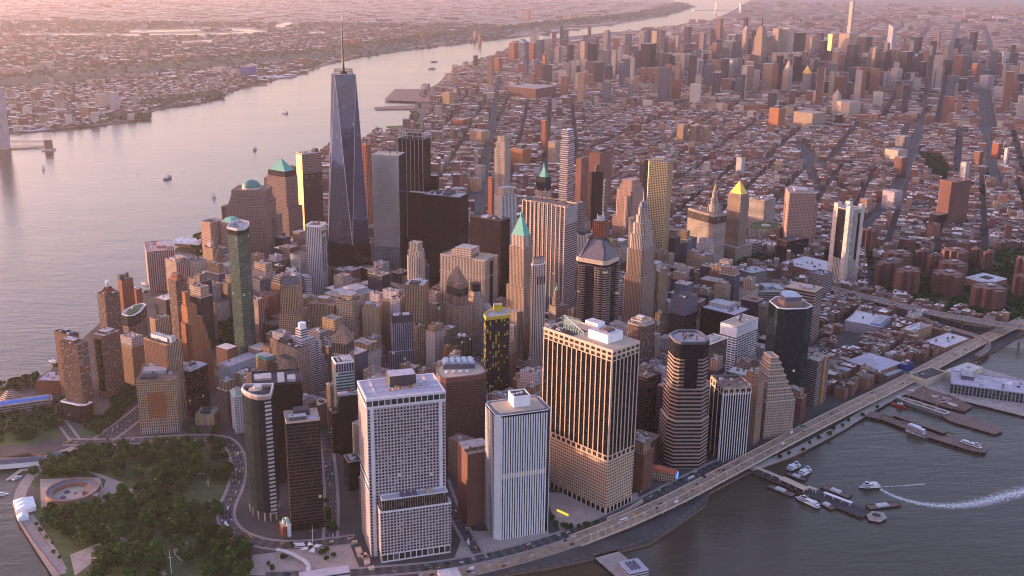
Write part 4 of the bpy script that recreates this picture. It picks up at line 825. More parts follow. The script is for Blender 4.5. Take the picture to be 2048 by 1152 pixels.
for i in range(6):
    for j in range(6): 
        if i in (0, 5) or j in (0, 5): mb.bar((-w+2*w*i/5*.98+.3, -d+2*d*j/5*.98+.3, t.z), (-w+2*w*i/5*.98+.3, -d+2*d*j/5*.98+.3, t.z+15), .4, 'plant', 4)
for zz in (7, 14): mb.ring(inset(t.poly, .2), inset(t.poly, .9), t.z+zz, t.z+zz+.7, 'plant')
mb.build('steel_frame', t.root); MB().box(-w*.6, w*.3, -d*.5, d*.3, t.z+.3, t.z+12, 'trimdark').build('mechanical_penthouse', t.root)
MB().prism(fr(t, .95, 1.25, -.25, .9), 0, 240, 'dbrown', 'roofgrey').build('lower_block', t.root); MB().prism(fr(t, -.35, .0, -.3, .5), 0, 215, 'dbrown', 'roofgrey').build('lower_block', t.root)
# tallest
t = setup('glass_tower', 'tallest glass tower with chamfered corners, crown ring and mast by the river', ST, 656, (706, 491), 739, 57, az=33)
LAND.append((t.root['label'], *t.c)); s = (t.w+t.d)/4
B4 = [(-s, -s), (s, -s), (s, s), (-s, s)]; r2 = s*.96; T4 = [(0, -r2), (r2, 0), (0, r2), (-r2, 0)]
MB().prism(B4, 0, 54, 'dglass').build('base', t.root)
mb = MB(); zt = 414
for i in range(4):
    j = (i+1) % 4; a, b, c, d_ = B4[i], B4[j], T4[i], T4[j]
    mb.quad([(*a, 54.02), (*b, 54.02), (*c, zt)], [(0, 0), (20, 0), (10, 88)], 'wtc')
    mb.quad([(*b, 54.02), (*d_, zt), (*c, zt)], [(10, 0), (20, 88), (0, 88)], 'wtc')
mb.build('glass_facade', t.root)
eb = MB()
for i in range(4):
    j = (i+1) % 4
    eb.bar((*B4[i], 54), (*T4[i], zt), .45, 'plant', 4); eb.bar((*B4[j], 54), (*T4[i], zt), .45, 'plant', 4)
eb.build('edge_trim', t.root)
MB().prism(T4, zt+.02, zt+3, 'bluegl', 'roofgrey').build('roof', t.root)
mb = MB(); n = 24
for rr_, z0 in ((19, zt+9), (19, zt+13)):
    for i in range(n): a, b = 2*math.pi*i/n, 2*math.pi*(i+1)/n; mb.bar((rr_*math.cos(a), rr_*math.sin(a), z0), (rr_*math.cos(b), rr_*math.sin(b), z0), .5, 'trimdark', 4)
for i in range(n): a = 2*math.pi*i/n; mb.bar((rr_*math.cos(a), rr_*math.sin(a), zt+3), (rr_*math.cos(a), rr_*math.sin(a), zt+13), .35, 'trimdark', 4)
mb.build('crown_ring', t.root)
MB().cyl(0, 0, 8, zt+3.02, zt+8, 'trimdark', n=16).cyl(0, 0, 4, zt+8.02, zt+22, 'darkmetal', n=10, r1=2.4).cyl(0, 0, 2.0, zt+22.02, zt+70, 'darkmetal', n=8, r1=1.5).cyl(0, 0, 3, zt+48, zt+52, 'darkmetal', n=8).cyl(0, 0, 1.2, zt+70.02, zt+112, 'darkmetal', n=8, r1=.8).cyl(0, 0, 1.4, zt+112.02, zt+124, 'trimwhite', n=8, r1=.2).build('spire', t.root, 'dark mast with pale tip')
bld('glass_tower', 'orange lit tower under construction right of the tallest glass tower', ST, 721, (732, 291), 743, 226, 'const', az=35, roof='roofbrown', rim='crane', units=2, pent=[(.1, .4, .3, .7, 5, 'crane')])  # its orange light is put into the facade colour
bld('glass_tower', 'dark blue glass slab squeezed beside the orange lit construction tower', ST, 706, (722, 322), 727, 226, 'bluegl', az=24, roof='roofgrey')
bld('glass_block', 'dark grey low block with white plant on its roof at the tall tower foot', OB, 712, (740, 541), 750, 60, 'dglass', az=40, roof='rooflight')
t = bld('stone_tower', 'very tall limestone tower with crown of open piers at the avenue edge', ST, 989, (1010, 300), 1021, 262, 'limev', az=40, roof='roofdark', rim='lime', units=0, tiers=[(.08, .92, .08, .92, 276), (.16, .84, .16, .84, 289)])
t = bld('stone_tower', 'pale glass and limestone tower with crown box, in front of the very tall limestone one', ST, 989, (1003, 393), 1034, 190, 'whitev', az=62, roof='roofbrown', rim='lime', units=0, pent=[(.12, .85, .15, .85, 16, 'lime')])
bld('apartment_tower', 'low red brick block left of the very tall limestone tower', OB, 976, (984, 357), 990, 140, 'brickr', az=50, roof='roofbrown')
t = bld('gothic_tower', 'gothic white tower wrapped in black netting under a green peaked roof', ST, 1071, (1090, 384), 1103, 182, 'limev', az=48, roof='roofgrey', rim='lime', units=0)
z = t.z; MB().prism(inset(t.poly, .6), z+.4, z+30, 'netting', 'netting').build('netting', t.root, 'black construction netting')
MB().frustum(inset(t.poly, 5), z+30.02, inset(t.poly, 11), z+52, 'copper', 'copper').build('peaked_roof', t.root, 'green peaked roof'); MB().cyl(0, 0, 3, z+52.02, z+60, 'copper', n=8, r1=.3).build('spire', t.root)
for sx in (-1, 1):
    for sy in (-1, 1): MB().cyl(sx*(t.w/2-1), sy*(t.d/2-1), 1.6, z+.4, z+10, 'lime', n=6, r1=.2).build('pinnacle', t.root)
# stacked balcony tower
t = setup('glass_tower', 'slim tower of shifted stacked balconies rising behind the green peaked tower', ST, 1121, (1137, 262), 1150, 236, az=40)
LAND.append((t.root['label'], *t.c))
rr = random.Random(4); z = 0
for k in range(42):
    h = 5.6; dx, dy = (rr.uniform(-1.8, 1.8), rr.uniform(-1.8, 1.8)) if k > 4 else (0, 0); e = 1.0
    if k > 33: dx *= 2.2; dy *= 2.2; e = .86
    p = [(q[0]*e+dx, q[1]*e+dy) for q in t.poly]
    MB().prism(p, z, z+h-.03, 'leonard', 'trimwhite', bottom=True, flo=5.6).build('floor_block', t.root); z += h
unit_bits(t, inset(t.poly, 6), z, 2, rr)
bld('brown_tower', 'windowless brown tower with two flat shafts right of the stacked balcony tower', ST, 1152, (1163, 319), 1178, 170, 'brownplain', az=45, roof='roofdark', rim='brick', sec=[(150, 'brownplain', 'lower_facade')])
t = bld('brown_tower', 'broad brown block tower with dark roof plant behind the windowless one', ST, 1178, (1200, 308), 1225, 168, 'brownplain', az=40, roof='roofbrown', rim='brick', pent=[(.25, .8, .3, .8, 8, 'trimdark')])
bld('apartment_tower', 'brown gridded tower with white dishes on top, in front of the broad brown block', ST, 1178, (1184, 345), 1207, 158, 'dbrown', az=68, roof='roofbrown', rim='brick', pent=[(.45, .75, .4, .8, 18, 'brick')])
bld('apartment_building', 'thin grey slab next to the brown gridded tower', OB, 1203, (1210, 363), 1217, 122, 'bandg', az=45, roof='roofgrey')
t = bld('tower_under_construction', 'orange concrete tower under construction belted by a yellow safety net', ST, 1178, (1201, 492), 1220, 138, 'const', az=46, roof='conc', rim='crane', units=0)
z = t.z; MB().ring([(p[0]*1.14, p[1]*1.14) for p in t.poly], inset(t.poly, .5), z-3, z+9, 'yellow').build('safety_net', t.root, 'yellow safety net')
MB().prism(inset(t.poly, 4), z+.35, z+46, 'const', 'conc').build('core', t.root, 'pale orange concrete core')
MB().prism(fr(t, .55, .85, .4, .8), z+46.02, z+52, 'plant').build('hoist_house', t.root)
for sx in (.2, .8): 
    q = fr(t, sx, sx, .5, .5)[0]; mb = MB()
    for a in (-2, 2): mb.bar((q[0]+a, q[1], z+46), (q[0], q[1], z+60), .35, 'trimwhite', 4); mb.bar((q[0], q[1]+a, z+46), (q[0], q[1], z+60), .35, 'trimwhite', 4)
    mb.build('lift_frame', t.root)
t = bld('stone_tower', 'pink postmodern tower with curved bay and flat stepped cap', ST, 1232, (1265, 384), 1290, 170, 'pinkf', az=45, ch=4, roof='pink', rim='pink', units=0, tiers=[(.12, .88, .12, .88, 182), (.2, .82, .2, .82, 192)])
MB().cyl(-t.w*.5+4, -t.d*.25, 9, 0, t.z-10, 'pinkv', n=18).build('curved_bay', t.root); MB().prism(fr(t, -.05, 1.1, -.1, 1.1), 0, 110, 'pinkf', 'gravel').build('lower_shaft', t.root)
bld('office_building', 'thin tan block between the pink postmodern tower and the art deco spire', OB, 1258, (1266, 438), 1282, 148, 'limev', az=60, roof='roofbrown')
bld('office_tower', 'dark slab tower behind the silver rippled tower', ST, 1281, (1288, 322), 1304, 172, 'dstripe', az=70, roof='gravel')
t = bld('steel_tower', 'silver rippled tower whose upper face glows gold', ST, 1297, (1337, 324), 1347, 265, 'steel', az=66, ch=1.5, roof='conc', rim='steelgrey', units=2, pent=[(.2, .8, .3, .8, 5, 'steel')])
t = bld('office_building', 'white glass slab with black ribs in front of the orange netted tower', OB, 1152, (1176, 473), 1193, 150, 'whitev', az=45, roof='rooflight', pent=[(.1, .9, .4, .95, 6, 'roofdark')])
bld('office_building', 'plain grey stone block right of the pale columned tower', OB, 1150, (1163, 408), 1172, 160, 'bandg', az=50, roof='gravel')
# civic centre
t = bld('civic_tower', 'broad limestone tower with colonnades and a tall gilded lantern', ST, 1376, (1429, 431), 1453, 118, 'limev', az=62, roof='roofbrown', rim='lime', units=1)
z = t.z; MB().prism(inset(t.poly, -.4), z-20, z-4, 'dstripe').build('colonnade', t.root)
q = fr(t, .72, .72, .35, .35)[0]
for k, (r, a, b, m) in enumerate([(11, .4, 16, 'lime'), (8, 16, 32, 'limev'), (5.5, 32, 46, 'lime'), (3.5, 46, 56, 'lime')]): MB().cyl(q[0], q[1], r, z+a+.02, z+b, m, n=14).build('lantern_tier', t.root)
MB().cyl(q[0], q[1], 3, z+56.02, z+63, 'goldleaf', n=10, r1=.4).cyl(q[0], q[1], .6, z+63.02, z+70, 'goldleaf', n=6).build('finial', t.root, 'gilded statue finial')
for sx, sy in ((-9, -9), (9, -9), (-9, 9), (9, 9)): MB().cyl(q[0]+sx, q[1]+sy, 1.8, z+.4, z+20, 'lime', n=8, r1=.6).build('turret', t.root)
t = bld('civic_tower', 'stone courthouse tower with a gilded pyramid roof', ST, 1456, (1482, 394), 1499, 152, 'stonev', az=58, roof='goldleaf', rim='stone', units=0)
MB().prism(inset(t.poly, 2), t.z+.4, t.z+5, 'stone', 'stonepy').frustum(inset(t.poly, 3), t.z+5.03, [(-.6, -.6), (.6, -.6), (.6, .6), (-.6, .6)], t.z+32, 'goldleaf').build('pyramid_roof', t.root, 'gilded pyramid')
MB().prism(fr(t, -.5, 1.5, -.2, 1.6), 0, 34, 'stone', 'gravel').build('base_block', t.root)
t = bld('court_tower', 'pale pink court tower with blank top corners beside the hexagonal courthouse', ST, 1570, (1578, 386), 1633, 132, 'pinkf', az=78, roof='gravel', rim='pink', ch=2.5, units=1, pent=[(.25, .75, .2, .8, 5, 'pink')])
MB().prism(fr(t, 1.0, 1.12, .1, .95), 0, t.z-24, 'pinkf', 'gravel').build('side_wing', t.root)
bld('courthouse', 'hexagonal stone courthouse with a green roof garden court', OB, 0, 0, 0, 34, 'limev', poly=[(1497, 459), (1525, 461), (1560, 457), (1566, 449), (1540, 443), (1505, 444)], roof='grass', rim='lime', pent=[(.4, .6, .4, .6, 3, 'copper')])
bld('office_building', 'grey ribbed block with tan flat roof behind the gilded pyramid courthouse', OB, 1498, (1530, 402), 1552, 82, 'limev', az=55, roof='gravel')
bld('police_block', 'red brown cube with dark sunken roof before the pale pink court tower', OB, 1555, (1575, 484), 1618, 0, 'dbrown', base=(1580, 520), az=62, roof='roofdark', rim='brick', units=3)
bld('office_building', 'curved banded grey block left of the red brown cube', OB, 1478, (1505, 489), 1530, 32, 'bandg', az=60, ch=9, roof='gravel')
bld('school_block', 'low brick block with sloping pink white roof near the ribbed slab tower', OB, 1560, (1640, 546), 1690, 20, 'brickwall', az=66, roof='rooflight')
t = bld('ribbed_tower', 'tan ribbed slab tower with tall black windows beside the bridge ramps', ST, 1668, (1700, 421), 1729, 0, 'dstripe', base=(1692, 574), az=66, roof='roofgrey', rim='concpale', units=2)
w, d, z = t.w/2, t.d/2, t.z
for (x0, x1, y0, y1) in ((-w, -w*.55, -d, -d*.55), (w*.6, w, -d, -d*.55), (-w, -w*.55, d*.5, d), (w*.6, w, d*.5, d)): MB().prism([(x0-.4, y0-.4), (x1+.2, y0-.4), (x1+.2, y1+.2), (x0-.4, y1+.2)], 0, z+9, 'concpale', 'roofgrey').build('corner_shaft', t.root)
pier_row(t, 'rib', 9, -w*.5, w*.55, 'front', 1.3, .8, 0, z, 'concpale'); pier_row(t, 'rib', 6, -d*.5, d*.45, 'left', 2.2, .8, 0, z*.36, 'concpale')
MB().box(-w-.3, -w+.1, -d*.5, d*.45, z*.36+.1, z-3, 'dglass').build('window_bay', t.root, 'tall black window bay'); MB().box(w*.15, w*.5, -d-.95, -d, z*.34, z-8, 'dglass').build('window_bay', t.root, 'tall black window bay')
t = bld('apartment_tower', 'tallest red brown tower on the right, its top edges glowing orange', ST, 1878, (1908, 366), 1946, 0, 'proj', base=(1908, 462), az=62, roof='roofbrown', rim='orange', ch=6)  # orange rim colour stands in for sunlight on the top edges
MB().prism(fr(t, -.5, -.02, .1, .7), 0, 45, 'dbrown', 'roofbrown').build('lower_wing', t.root)
# east side
t = bld('stone_tower', 'round cornered red brown tower with a terrace frame on its roof', ST, 1250, (1285, 655), 1315, 128, 'brickb', az=52, ch=7, roof='gravel', rim='trimtan', units=1)
MB().ring(inset(t.poly, 4), inset(t.poly, 6), t.z+5, t.z+6, 'trimtan').build('roof_frame', t.root); MB().prism(fr(t, .35, .62, .35, .7), t.z+.32, t.z+10, 'lime', 'roofwhite').build('mechanical_penthouse', t.root)
for q in inset(t.poly, 4.6): MB().cyl(q[0], q[1], .4, t.z+.3, t.z+5, 'trimtan', n=6).build('frame_post', t.root)
MB().prism(fr(t, 1.01, 1.4, .1, .9), 0, t.z-22, 'stone', 'gravel').build('stepped_wing', t.root)
bld('office_tower', 'dark grey tower with blank upper box left of the black lavender roofed block', ST, 1342, (1371, 600), 1396, 138, 'bandg' if False else 'dband', az=50, roof='roofdark', rim='slate', sec=[(108, 'dband', 'lower_facade'), (136, 'slate', 'blank_top')])
bld('apartment_building', 'white and orange lit stepped flats with punched windows', AT, 1398, (1416, 574), 1434, 72, 'whitev', az=50, roof='rooflight', rim='trimwhite')
bld('office_tower', 'black block with blue lavender roof behind the white gridded block', ST, 1402, (1470, 632), 1500, 118, 'black', az=48, roof='rooflav', rim='trimdark', pent=[(.45, .95, .4, .98, 6, 'lav')])
bld('office_tower', 'white gridded block with blank white top band', ST, 1441, (1474, 655), 1517, 122, 'w88', az=50, roof='rooftan', rim='trimwhite', par=1.2, sec=[(103, 'w88', 'lower_facade'), (118, 'trimwhite', 'blank_band')])
bld('office_tower', 'tan edged striped slab in front of the white gridded block', ST, 1392, (1420, 690), 1455, 128, 'dstripe', az=52, roof='rooftan', rim='trimwhite', pent=[(.3, .7, .3, .6, 4, 'rooflight')])
t = setup('octagonal_tower', 'octagonal banded tower with dark glass corner bays and sunken roof', ST, 0, 0, 0, 176, poly=[(1338, 672), (1350, 685), (1362, 689), (1408, 689), (1419, 683), (1404, 669), (1390, 664), (1354, 664)])
LAND.append((t.root['label'], *t.c)); z = 173
MB().prism(t.poly, 0, z, 'band').build('facade', t.root); MB().prism(inset(t.poly, -.3), z-20, z-.02, 'dglass').build('glass_top', t.root); cap(t, inset(t.poly, -.3), z, 'roofgrey', 'slate', 3.5, 3)
fi = min(range(len(t.poly)), key=lambda i: (t.poly[i][1]+t.poly[(i+1) % 8][1])); a, b = Vector(t.poly[fi]), Vector(t.poly[(fi+1) % 8]); e = (b-a); n_ = Vector((e.y, -e.x)).normalized()
q = [tuple(a+e*.22+n_*.9), tuple(a+e*.78+n_*.9), tuple(a+e*.78-n_*.2), tuple(a+e*.22-n_*.2)]; MB().prism(q, 16, z-20.02, 'dglass', 'slate').build('glass_bay', t.root, 'dark glass front bay')
for s in (0.0, .82):
    q = [tuple(a+e*(s-.02)+n_*1.6), tuple(a+e*(s+.2)+n_*1.6), tuple(a+e*(s+.2)-n_*.2), tuple(a+e*(s-.02)-n_*.2)]; MB().prism(q, 0, z-30, 'band', 'rooftan').build('balcony_stack', t.root)
MB().prism(inset(t.poly, -6), 0, 68, 'band', 'rooftan').build('lower_shaft', t.root); MB().prism(inset(t.poly, -3), 68.02, 112, 'band', 'rooftan').build('middle_shaft', t.root); unit_bits(t, inset(t.poly, 8), z, 9, rnd)
bld('office_building', 'dark block with cluttered roof between the tan pier tower and the octagonal one', OB, 1270, (1296, 757), 1323, 96, 'dband', az=54, roof='roofbrown', rim='trimdark', units=9)
t = bld('office_tower', 'low dark tower with white vertical ribs between the octagonal and the stepped tower', ST, 1422, (1447, 777), 1503, 0, 'black', base=(1441, 922), az=52, roof='roofbrown', rim='conc', par=2, pent=[(.1, .9, .78, .97, 2.5, 'roofdark')])
pier_row(t, 'rib', 12, -t.w/2+.8, t.w/2-.8, 'front', .9, .6, 0, t.z-6, 'trimwhite'); pier_row(t, 'rib', 4, -t.d/2+.8, t.d/2-.8, 'left', .9, .6, 0, t.z-6, 'trimwhite')
MB().prism(inset(t.poly, -.4), t.z-10, t.z-.1, 'cap55').build('upper_band', t.root)
# ziggurat
t = setup('stepped_tower', 'tan wedding cake tower stepping down evenly towards the highway', ST, 1495, (1526, 878), 1584, 3.5)
LAND.append((t.root['label'], *t.c))
for k in range(8):
    x0, x1, y0, y1 = .022*k, 1-.082*k, .03*k, 1-.05*k; zb, zt = (0 if k == 0 else 47+9*k), 56+9*k; zt -= 1 if k == 7 else 0
    q = fr(t, x0, x1, y0, y1); MB().prism(q, zb+(.02 if k else 0), zt, 'zig', 'gravel').ring(inset(q, -.25), inset(q, 1.2), zt+.01, zt+1.3, 'trimtan').build('setback' if k else 'facade', t.root)
t = setup('glass_tower', 'dark green glass octagonal tower with white rim beside the wedding cake tower', ST, 0, 0, 0, 170, poly=[(1538, 603), (1556, 617), (1573, 619), (1613, 618), (1625, 613), (1606, 600), (1585, 593), (1552, 594)])
LAND.append((t.root['label'], *t.c)); z = 167
MB().prism(t.poly, 0, z, 'tealdark').build('facade', t.root); cap(t, t.poly, z, 'roofbrown', 'trimwhite', 1.4, 1.2); q = inset(t.poly, 12); MB().prism(q, z+.35, z+7, 'stonepy', 'roofgrey').prism(inset(q, 1.5), z+7.02, z+14, 'slate', 'plantblue').build('mechanical_penthouse', t.root)
bld('office_tower', 'dark striped tower with open orange roof behind the dark green glass octagon', ST, 1571, (1630, 585), 1646, 0, 'band', base=(1632, 700), az=42, roof='rooftan', rim='trimtan', pent=[(.2, .7, .2, .5, 4, 'pink')])
bld('apartment_tower', 'brown banded twin slab with grey tile roofs beside the ribbed slab tower', AT, 1618, (1645, 552), 1666, 0, 'bandg', base=(1652, 605), az=55, roof='slate', rim='bandg')
bld('office_building', 'long grey banded block with wide roof behind the dark green octagon', OB, 1495, (1518, 586), 1576, 62, 'bandg', az=52, roof='conc', pent=[(.3, .6, .3, .7, 6, 'plantblue'), (.7, .95, .2, .7, 3, 'gravel')])
bld('office_building', 'brown block with one wall lit bright orange', OB, 1484, (1500, 575), 1526, 70, 'brownplain', az=48, roof='roofbrown')
bld('apartment_building', 'curved brown banded flats by the highway ramps', AT, 1473, (1503, 548), 1538, 50, 'bandg', az=62, ch=6, roof='roofgrey', units=6)
bld('apartment_building', 'brown flats with rounded grey edges in front of the curved ones', AT, 1432, (1470, 566), 1500, 52, 'brickb', az=62, roof='gravel', units=6)
bld('apartment_tower', 'pair of slim brown ribbed shafts in front of the colonnaded limestone tower', AT, 1389, (1405, 513), 1429, 95, 'stonev', az=62, roof='roofgrey')
bld('office_building', 'ornate grey mansard post office block near the ribbed shafts', OB, 1338, (1370, 541), 1392, 42, 'stone', az=60, roof='roofdark')
bld('office_building', 'thin white slab between the art deco tower and the dark bay column tower', OB, 1236, (1243, 565), 1252, 120, 'bandw', az=50, roof='rooflight')
t = bld('stone_tower', 'slim stone church like tower with green cupola spire left of the bay column tower', ST, 1098, (1112, 616), 1137, 92, 'stone', az=60, roof='gravel', rim='stone', units=0)
q = fr(t, .3, .3, .5, .5)[0]; MB().cyl(q[0], q[1], 6.5, t.z+.3, t.z+16, 'stone', n=8).cyl(q[0], q[1], 4.5, t.z+16.02, t.z+28, 'stone', n=8).cyl(q[0], q[1], 3.5, t.z+28.02, t.z+35, 'copperpale', n=10, r1=.5).cyl(q[0], q[1], .4, t.z+35.02, t.z+42, 'copperpale', n=6).build('cupola', t.root, 'stone cupola with pale green spire')
t = bld('stone_building', 'grey grand stone block in front of the slim white chamfered tower', OB, 1050, (1072, 752), 1100, 62, 'stone', az=55, roof='copperpale', rim='stone')
bld('office_building', 'plain brown block behind the yellow windowed tower', OB, 1015, (1030, 660), 1052, 88, 'stone', az=52, roof='gravel')
# construction tower, east shore
t = bld('tower_under_construction', 'bare concrete frame under construction beside the dark green octagon', 'building site', 1612, (1636, 724), 1660, 0, 'bandg', base=(1630, 815), az=52, roof='conc', rim='conc', units=1, flo=3.6)
MB().box(-t.w*.05, t.w*.12, -t.d/2-2.2, -t.d/2-.1, 0, t.z+4, 'crane').build('hoist', t.root, 'orange hoist mast')
# low east-side seaport things
t = bld('market_hall', 'market pavilion with lavender hipped roof and skirt canopy by the viaduct', 'market hall', 1699, (1757, 741), 1797, 17, 'brickwall', az=58, roof='rooflav', rim='rooflav', units=0)
MB().frustum(inset(t.poly, -4), t.z+.4, inset(t.poly, 16), t.z+8, 'rooflav', 'rooflav').build('hipped_roof', t.root, 'lavender hipped roof'); MB().prism(fr(t, .2, 1.1, -.2, -.01), 0, 5, 'brickwall', 'rooflight').build('canopy', t.root)
for k in range(6): MB().prism(fr(t, .38+.05*(k % 3), .42+.05*(k % 3), .4+.12*(k//3), .47+.12*(k//3)), t.z+8.02, t.z+9.8, 'roofwhite').build('rooftop_unit', t.root)
bld('school_block', 'pale blue roofed long glasshouse block below the bridge ramp', OB, 1690, (1760, 655), 1782, 22, 'lav', az=40, roof='rooflight', units=3, pent=[(.1, .9, .03, .3, 3, 'blueroof')])
bld('stone_building', 'tan brick corner block with white rooftop huts near the looping ramp', OB, 1801, (1827, 666), 1866, 24, 'tan', az=56, roof='gravel', rim='tan', pent=[(.1, .6, .4, .8, 5, 'white')])
bld('market_hall', 'long white roofed market block beside the viaduct bend', 'market hall', 1845, (1890, 697), 1941, 13, 'brickwall', az=58, roof='rooflight', units=5)
bld('stone_building', 'cream sunlit small block under the bridge ramp', OB, 1816, (1828, 628), 1846, 24, 'whitef', az=60, roof='gravel')
bld('stone_building', 'bright blue walled block next to the market pavilion', OB, 1796, (1810, 732), 1828, 16, 'bluewall', az=58, roof='roofbrown', units=4)
t = bld('market_hall', 'cream open topped market shell standing in front of the viaduct', 'market hall', 1818, (1851, 762), 1894, 13, 'creamwall', az=60, roof='roofdark', rim='creamwall', par=2.5, units=2)
bld('pier_shed', 'flat pink roofed pier shed beyond the cream market shell', 'shed', 1890, (1922, 752), 1966, 11, 'creamwall', az=60, roof='rooflight', units=3)
t = bld('pier_building', 'broad pier hall with colonnaded sides and grey lilac roof', 'pier hall', 1955 if False else 1866, (1901, 768), 2080, 18, 'colon', az=118, dep=62, roof='rooflav', rim='steelgrey', units=10, pent=[(.12, .26, .45, .9, 7, 'slate'), (.27, .36, .5, .8, 2.5, 'roofwhite'), (.38, .47, .5, .8, 2.5, 'roofwhite')])
# projects: cross shaped red brown slabs on the right
prj = [(1752, 1775, 1808, 529, 578), (1790, 1818, 1842, 545, 597), (1772, 1792, 1827, 510, 550), (1830, 1845, 1862, 504, 545), (1855, 1872, 1886, 513, 556), (1866, 1893, 1932, 552, 596), (1880, 1902, 1937, 530, 570), (1888, 1903, 1938, 504, 540), (1940, 1955, 1964, 500, 536), (1966, 1978, 1990, 506, 545), (1946, 1972, 2016, 580, 622), (2030, 2045, 2075, 556, 598), (2036, 2050, 2080, 520, 560), (1722, 1735, 1757, 462, 508)]
wh = ['leftmost, above the ramp', 'second from the left, in front', 'behind the leftmost', 'slim, behind the grove', 'beside the slim one', 'wide one facing the grove', 'behind the wide one', 'top row beside the court', 'top row, thin', 'top row, furthest right', 'lowest one under the square court', 'at the right edge, lower', 'at the right edge, upper', 'striped pair beside the ribbed tower']
for k, (a, b, c, y, yb) in enumerate(prj):
    t = bld('housing_slab', 'red brown brick housing slab, '+wh[k], AT, a, (b, y), c, 0, 'proj', base=(b, yb), az=55, roof='roofbrown', rim='proj', units=0, group='red brown housing slabs', pent=[(.35, .65, .35, .65, 4, 'proj')])
    MB().prism(fr(t, .3, .7, -.25, -.005), 0, t.z-.3, 'proj', 'roofbrown').prism(fr(t, -.25, -.005, .3, .7), 0, t.z-.3, 'proj', 'roofbrown').build('wing', t.root)
t = bld('courtyard_school', 'square white roofed courtyard block among the red brown housing slabs', OB, 1930, (1977, 568), 2014, 22, 'brickwall', az=62, roof='rooflight', rim='white', units=0)
MB().prism(fr(t, .28, .78, .25, .75), t.z+.31, t.z+.6, 'roofbrown', 'roofdark').ring(fr(t, .26, .8, .23, .77), fr(t, .28, .78, .25, .75), t.z+.3, t.z+2.5, 'white').build('court_wall', t.root)
bld('apartment_tower', 'thin cream and brick slab standing alone below the tallest red brown tower', AT, 1855, (1866, 452), 1882, 0, 'brownplain', base=(1864, 487), az=60, roof='roofbrown')
# ================================================================== WATERFRONT AND STREET THINGS
def world_ring(px, z): return [P(*q, z) for q in px]
# elevated highway
HW = smooth([P(1150, 1083, 3), P(1205, 1064, 4), P(1262, 1042, 6)]+[P(*q, 9.5) for q in [(1348, 999), (1450, 945), (1553, 890), (1690, 819), (1809, 762), (1900, 712), (1962, 681), (2060, 634), (2110, 612)]], 2)
hroot = empty('elevated_highway', *HW[len(HW)//2], 3.0, 0, 'long tan elevated highway on columns along the east shore', 'highway')
ox, oy = HW[len(HW)//2]
def hz_(i): return 3.2+(9.5-3.2)*min(1, max(0, i/11.0))
rb = ribbon(HW, 25); mb = MB(); s = 0; n = len(HW)
for i in range(n-1):
    L = math.dist(HW[i], HW[i+1]); a, b = hz_(i)-3, hz_(i+1)-3
    A = [(q.x-ox, q.y-oy) for q in (rb[i][0], rb[i][1], rb[i+1][1], rb[i+1][0])]; zz = (a, a, b, b)
    mb.quad([(*A[k], zz[k]) for k in range(4)], [(0, s), (1, s), (1, s+L), (0, s+L)], 'highway')
    mb.quad([(*A[k], zz[k]-1.6) for k in (3, 2, 1, 0)], [(0, 0)]*4, 'conc')
    mb.quad([(*A[3], b-1.6), (*A[0], a-1.6), (*A[0], a), (*A[3], b)], [(0, 0)]*4, 'trimtan'); mb.quad([(*A[1], a-1.6), (*A[2], b-1.6), (*A[2], b), (*A[1], a)], [(0, 0)]*4, 'trimtan'); s += L
mb.build('deck', hroot)
for off, nm in ((12.3, 'barrier'), (-12.3, 'barrier'), (0, 'median')):
    mb = MB(); 
    for i in range(n-1):
        def pt(i): a, b = rb[i]; c = (a+b)/2; d = (a-b).normalized(); return c+d*off, d
        (c0, d0), (c1, d1) = pt(i), pt(i+1); z0, z1 = hz_(i)-3, hz_(i+1)-3
        o0 = [(c0+d0*.3), (c0-d0*.3)]; o1 = [(c1+d1*.3), (c1-d1*.3)]
        for (p, q_) in ((o0[0], o1[0]), (o1[1], o0[1])):
            za, zb = (z0, z1) if p is o0[0] else (z1, z0)
            mb.quad([(p.x-ox, p.y-oy, za), (q_.x-ox, q_.y-oy, zb), (q_.x-ox, q_.y-oy, zb+1), (p.x-ox, p.y-oy, za+1)], [(0, 0)]*4, 'trimtan')
        mb.quad([(o0[0].x-ox, o0[0].y-oy, z0+1), (o0[1].x-ox, o0[1].y-oy, z0+1), (o1[1].x-ox, o1[1].y-oy, z1+1), (o1[0].x-ox, o1[0].y-oy, z1+1)], [(0, 0)]*4, 'trimtan')
    mb.build(nm, hroot)
cm = MB().box(-.8, .8, -.8, .8, 0, 4.9, 'conc').mesh('column'); bm_ = MB().box(-.35, .35, -.35, .35, 0, .8, 'white').mesh('lamp_bracket')
k = 0
for i in range(11, n-1, 1):
    for off in (-8, 8):
        a, b = rb[i]; c = (a+b)/2; d = (a-b).normalized(); p = c+d*off
        if k < 96: o = link('column', cm, hroot); o.location = (p.x-ox, p.y-oy, 0); k += 1
ROADS.append((HW, 20))
def wall(name, label, px, w, z0, z1, mat, cat='wall', zpx=3.0):
    pts = smooth([P(*q, zpx) for q in px], 1); r = ribbon(pts, w); mb = MB(); c = pts[len(pts)//2]
    for i in range(len(pts)-1):
        q = [(v.x-c[0], v.y-c[1]) for v in (r[i][1], r[i+1][1], r[i+1][0], r[i][0])]; mb.prism(q, 0, z1-z0, mat, mat)
    o = mb.build(name); o.location = (c[0], c[1], z0); return tag(o, label, cat)
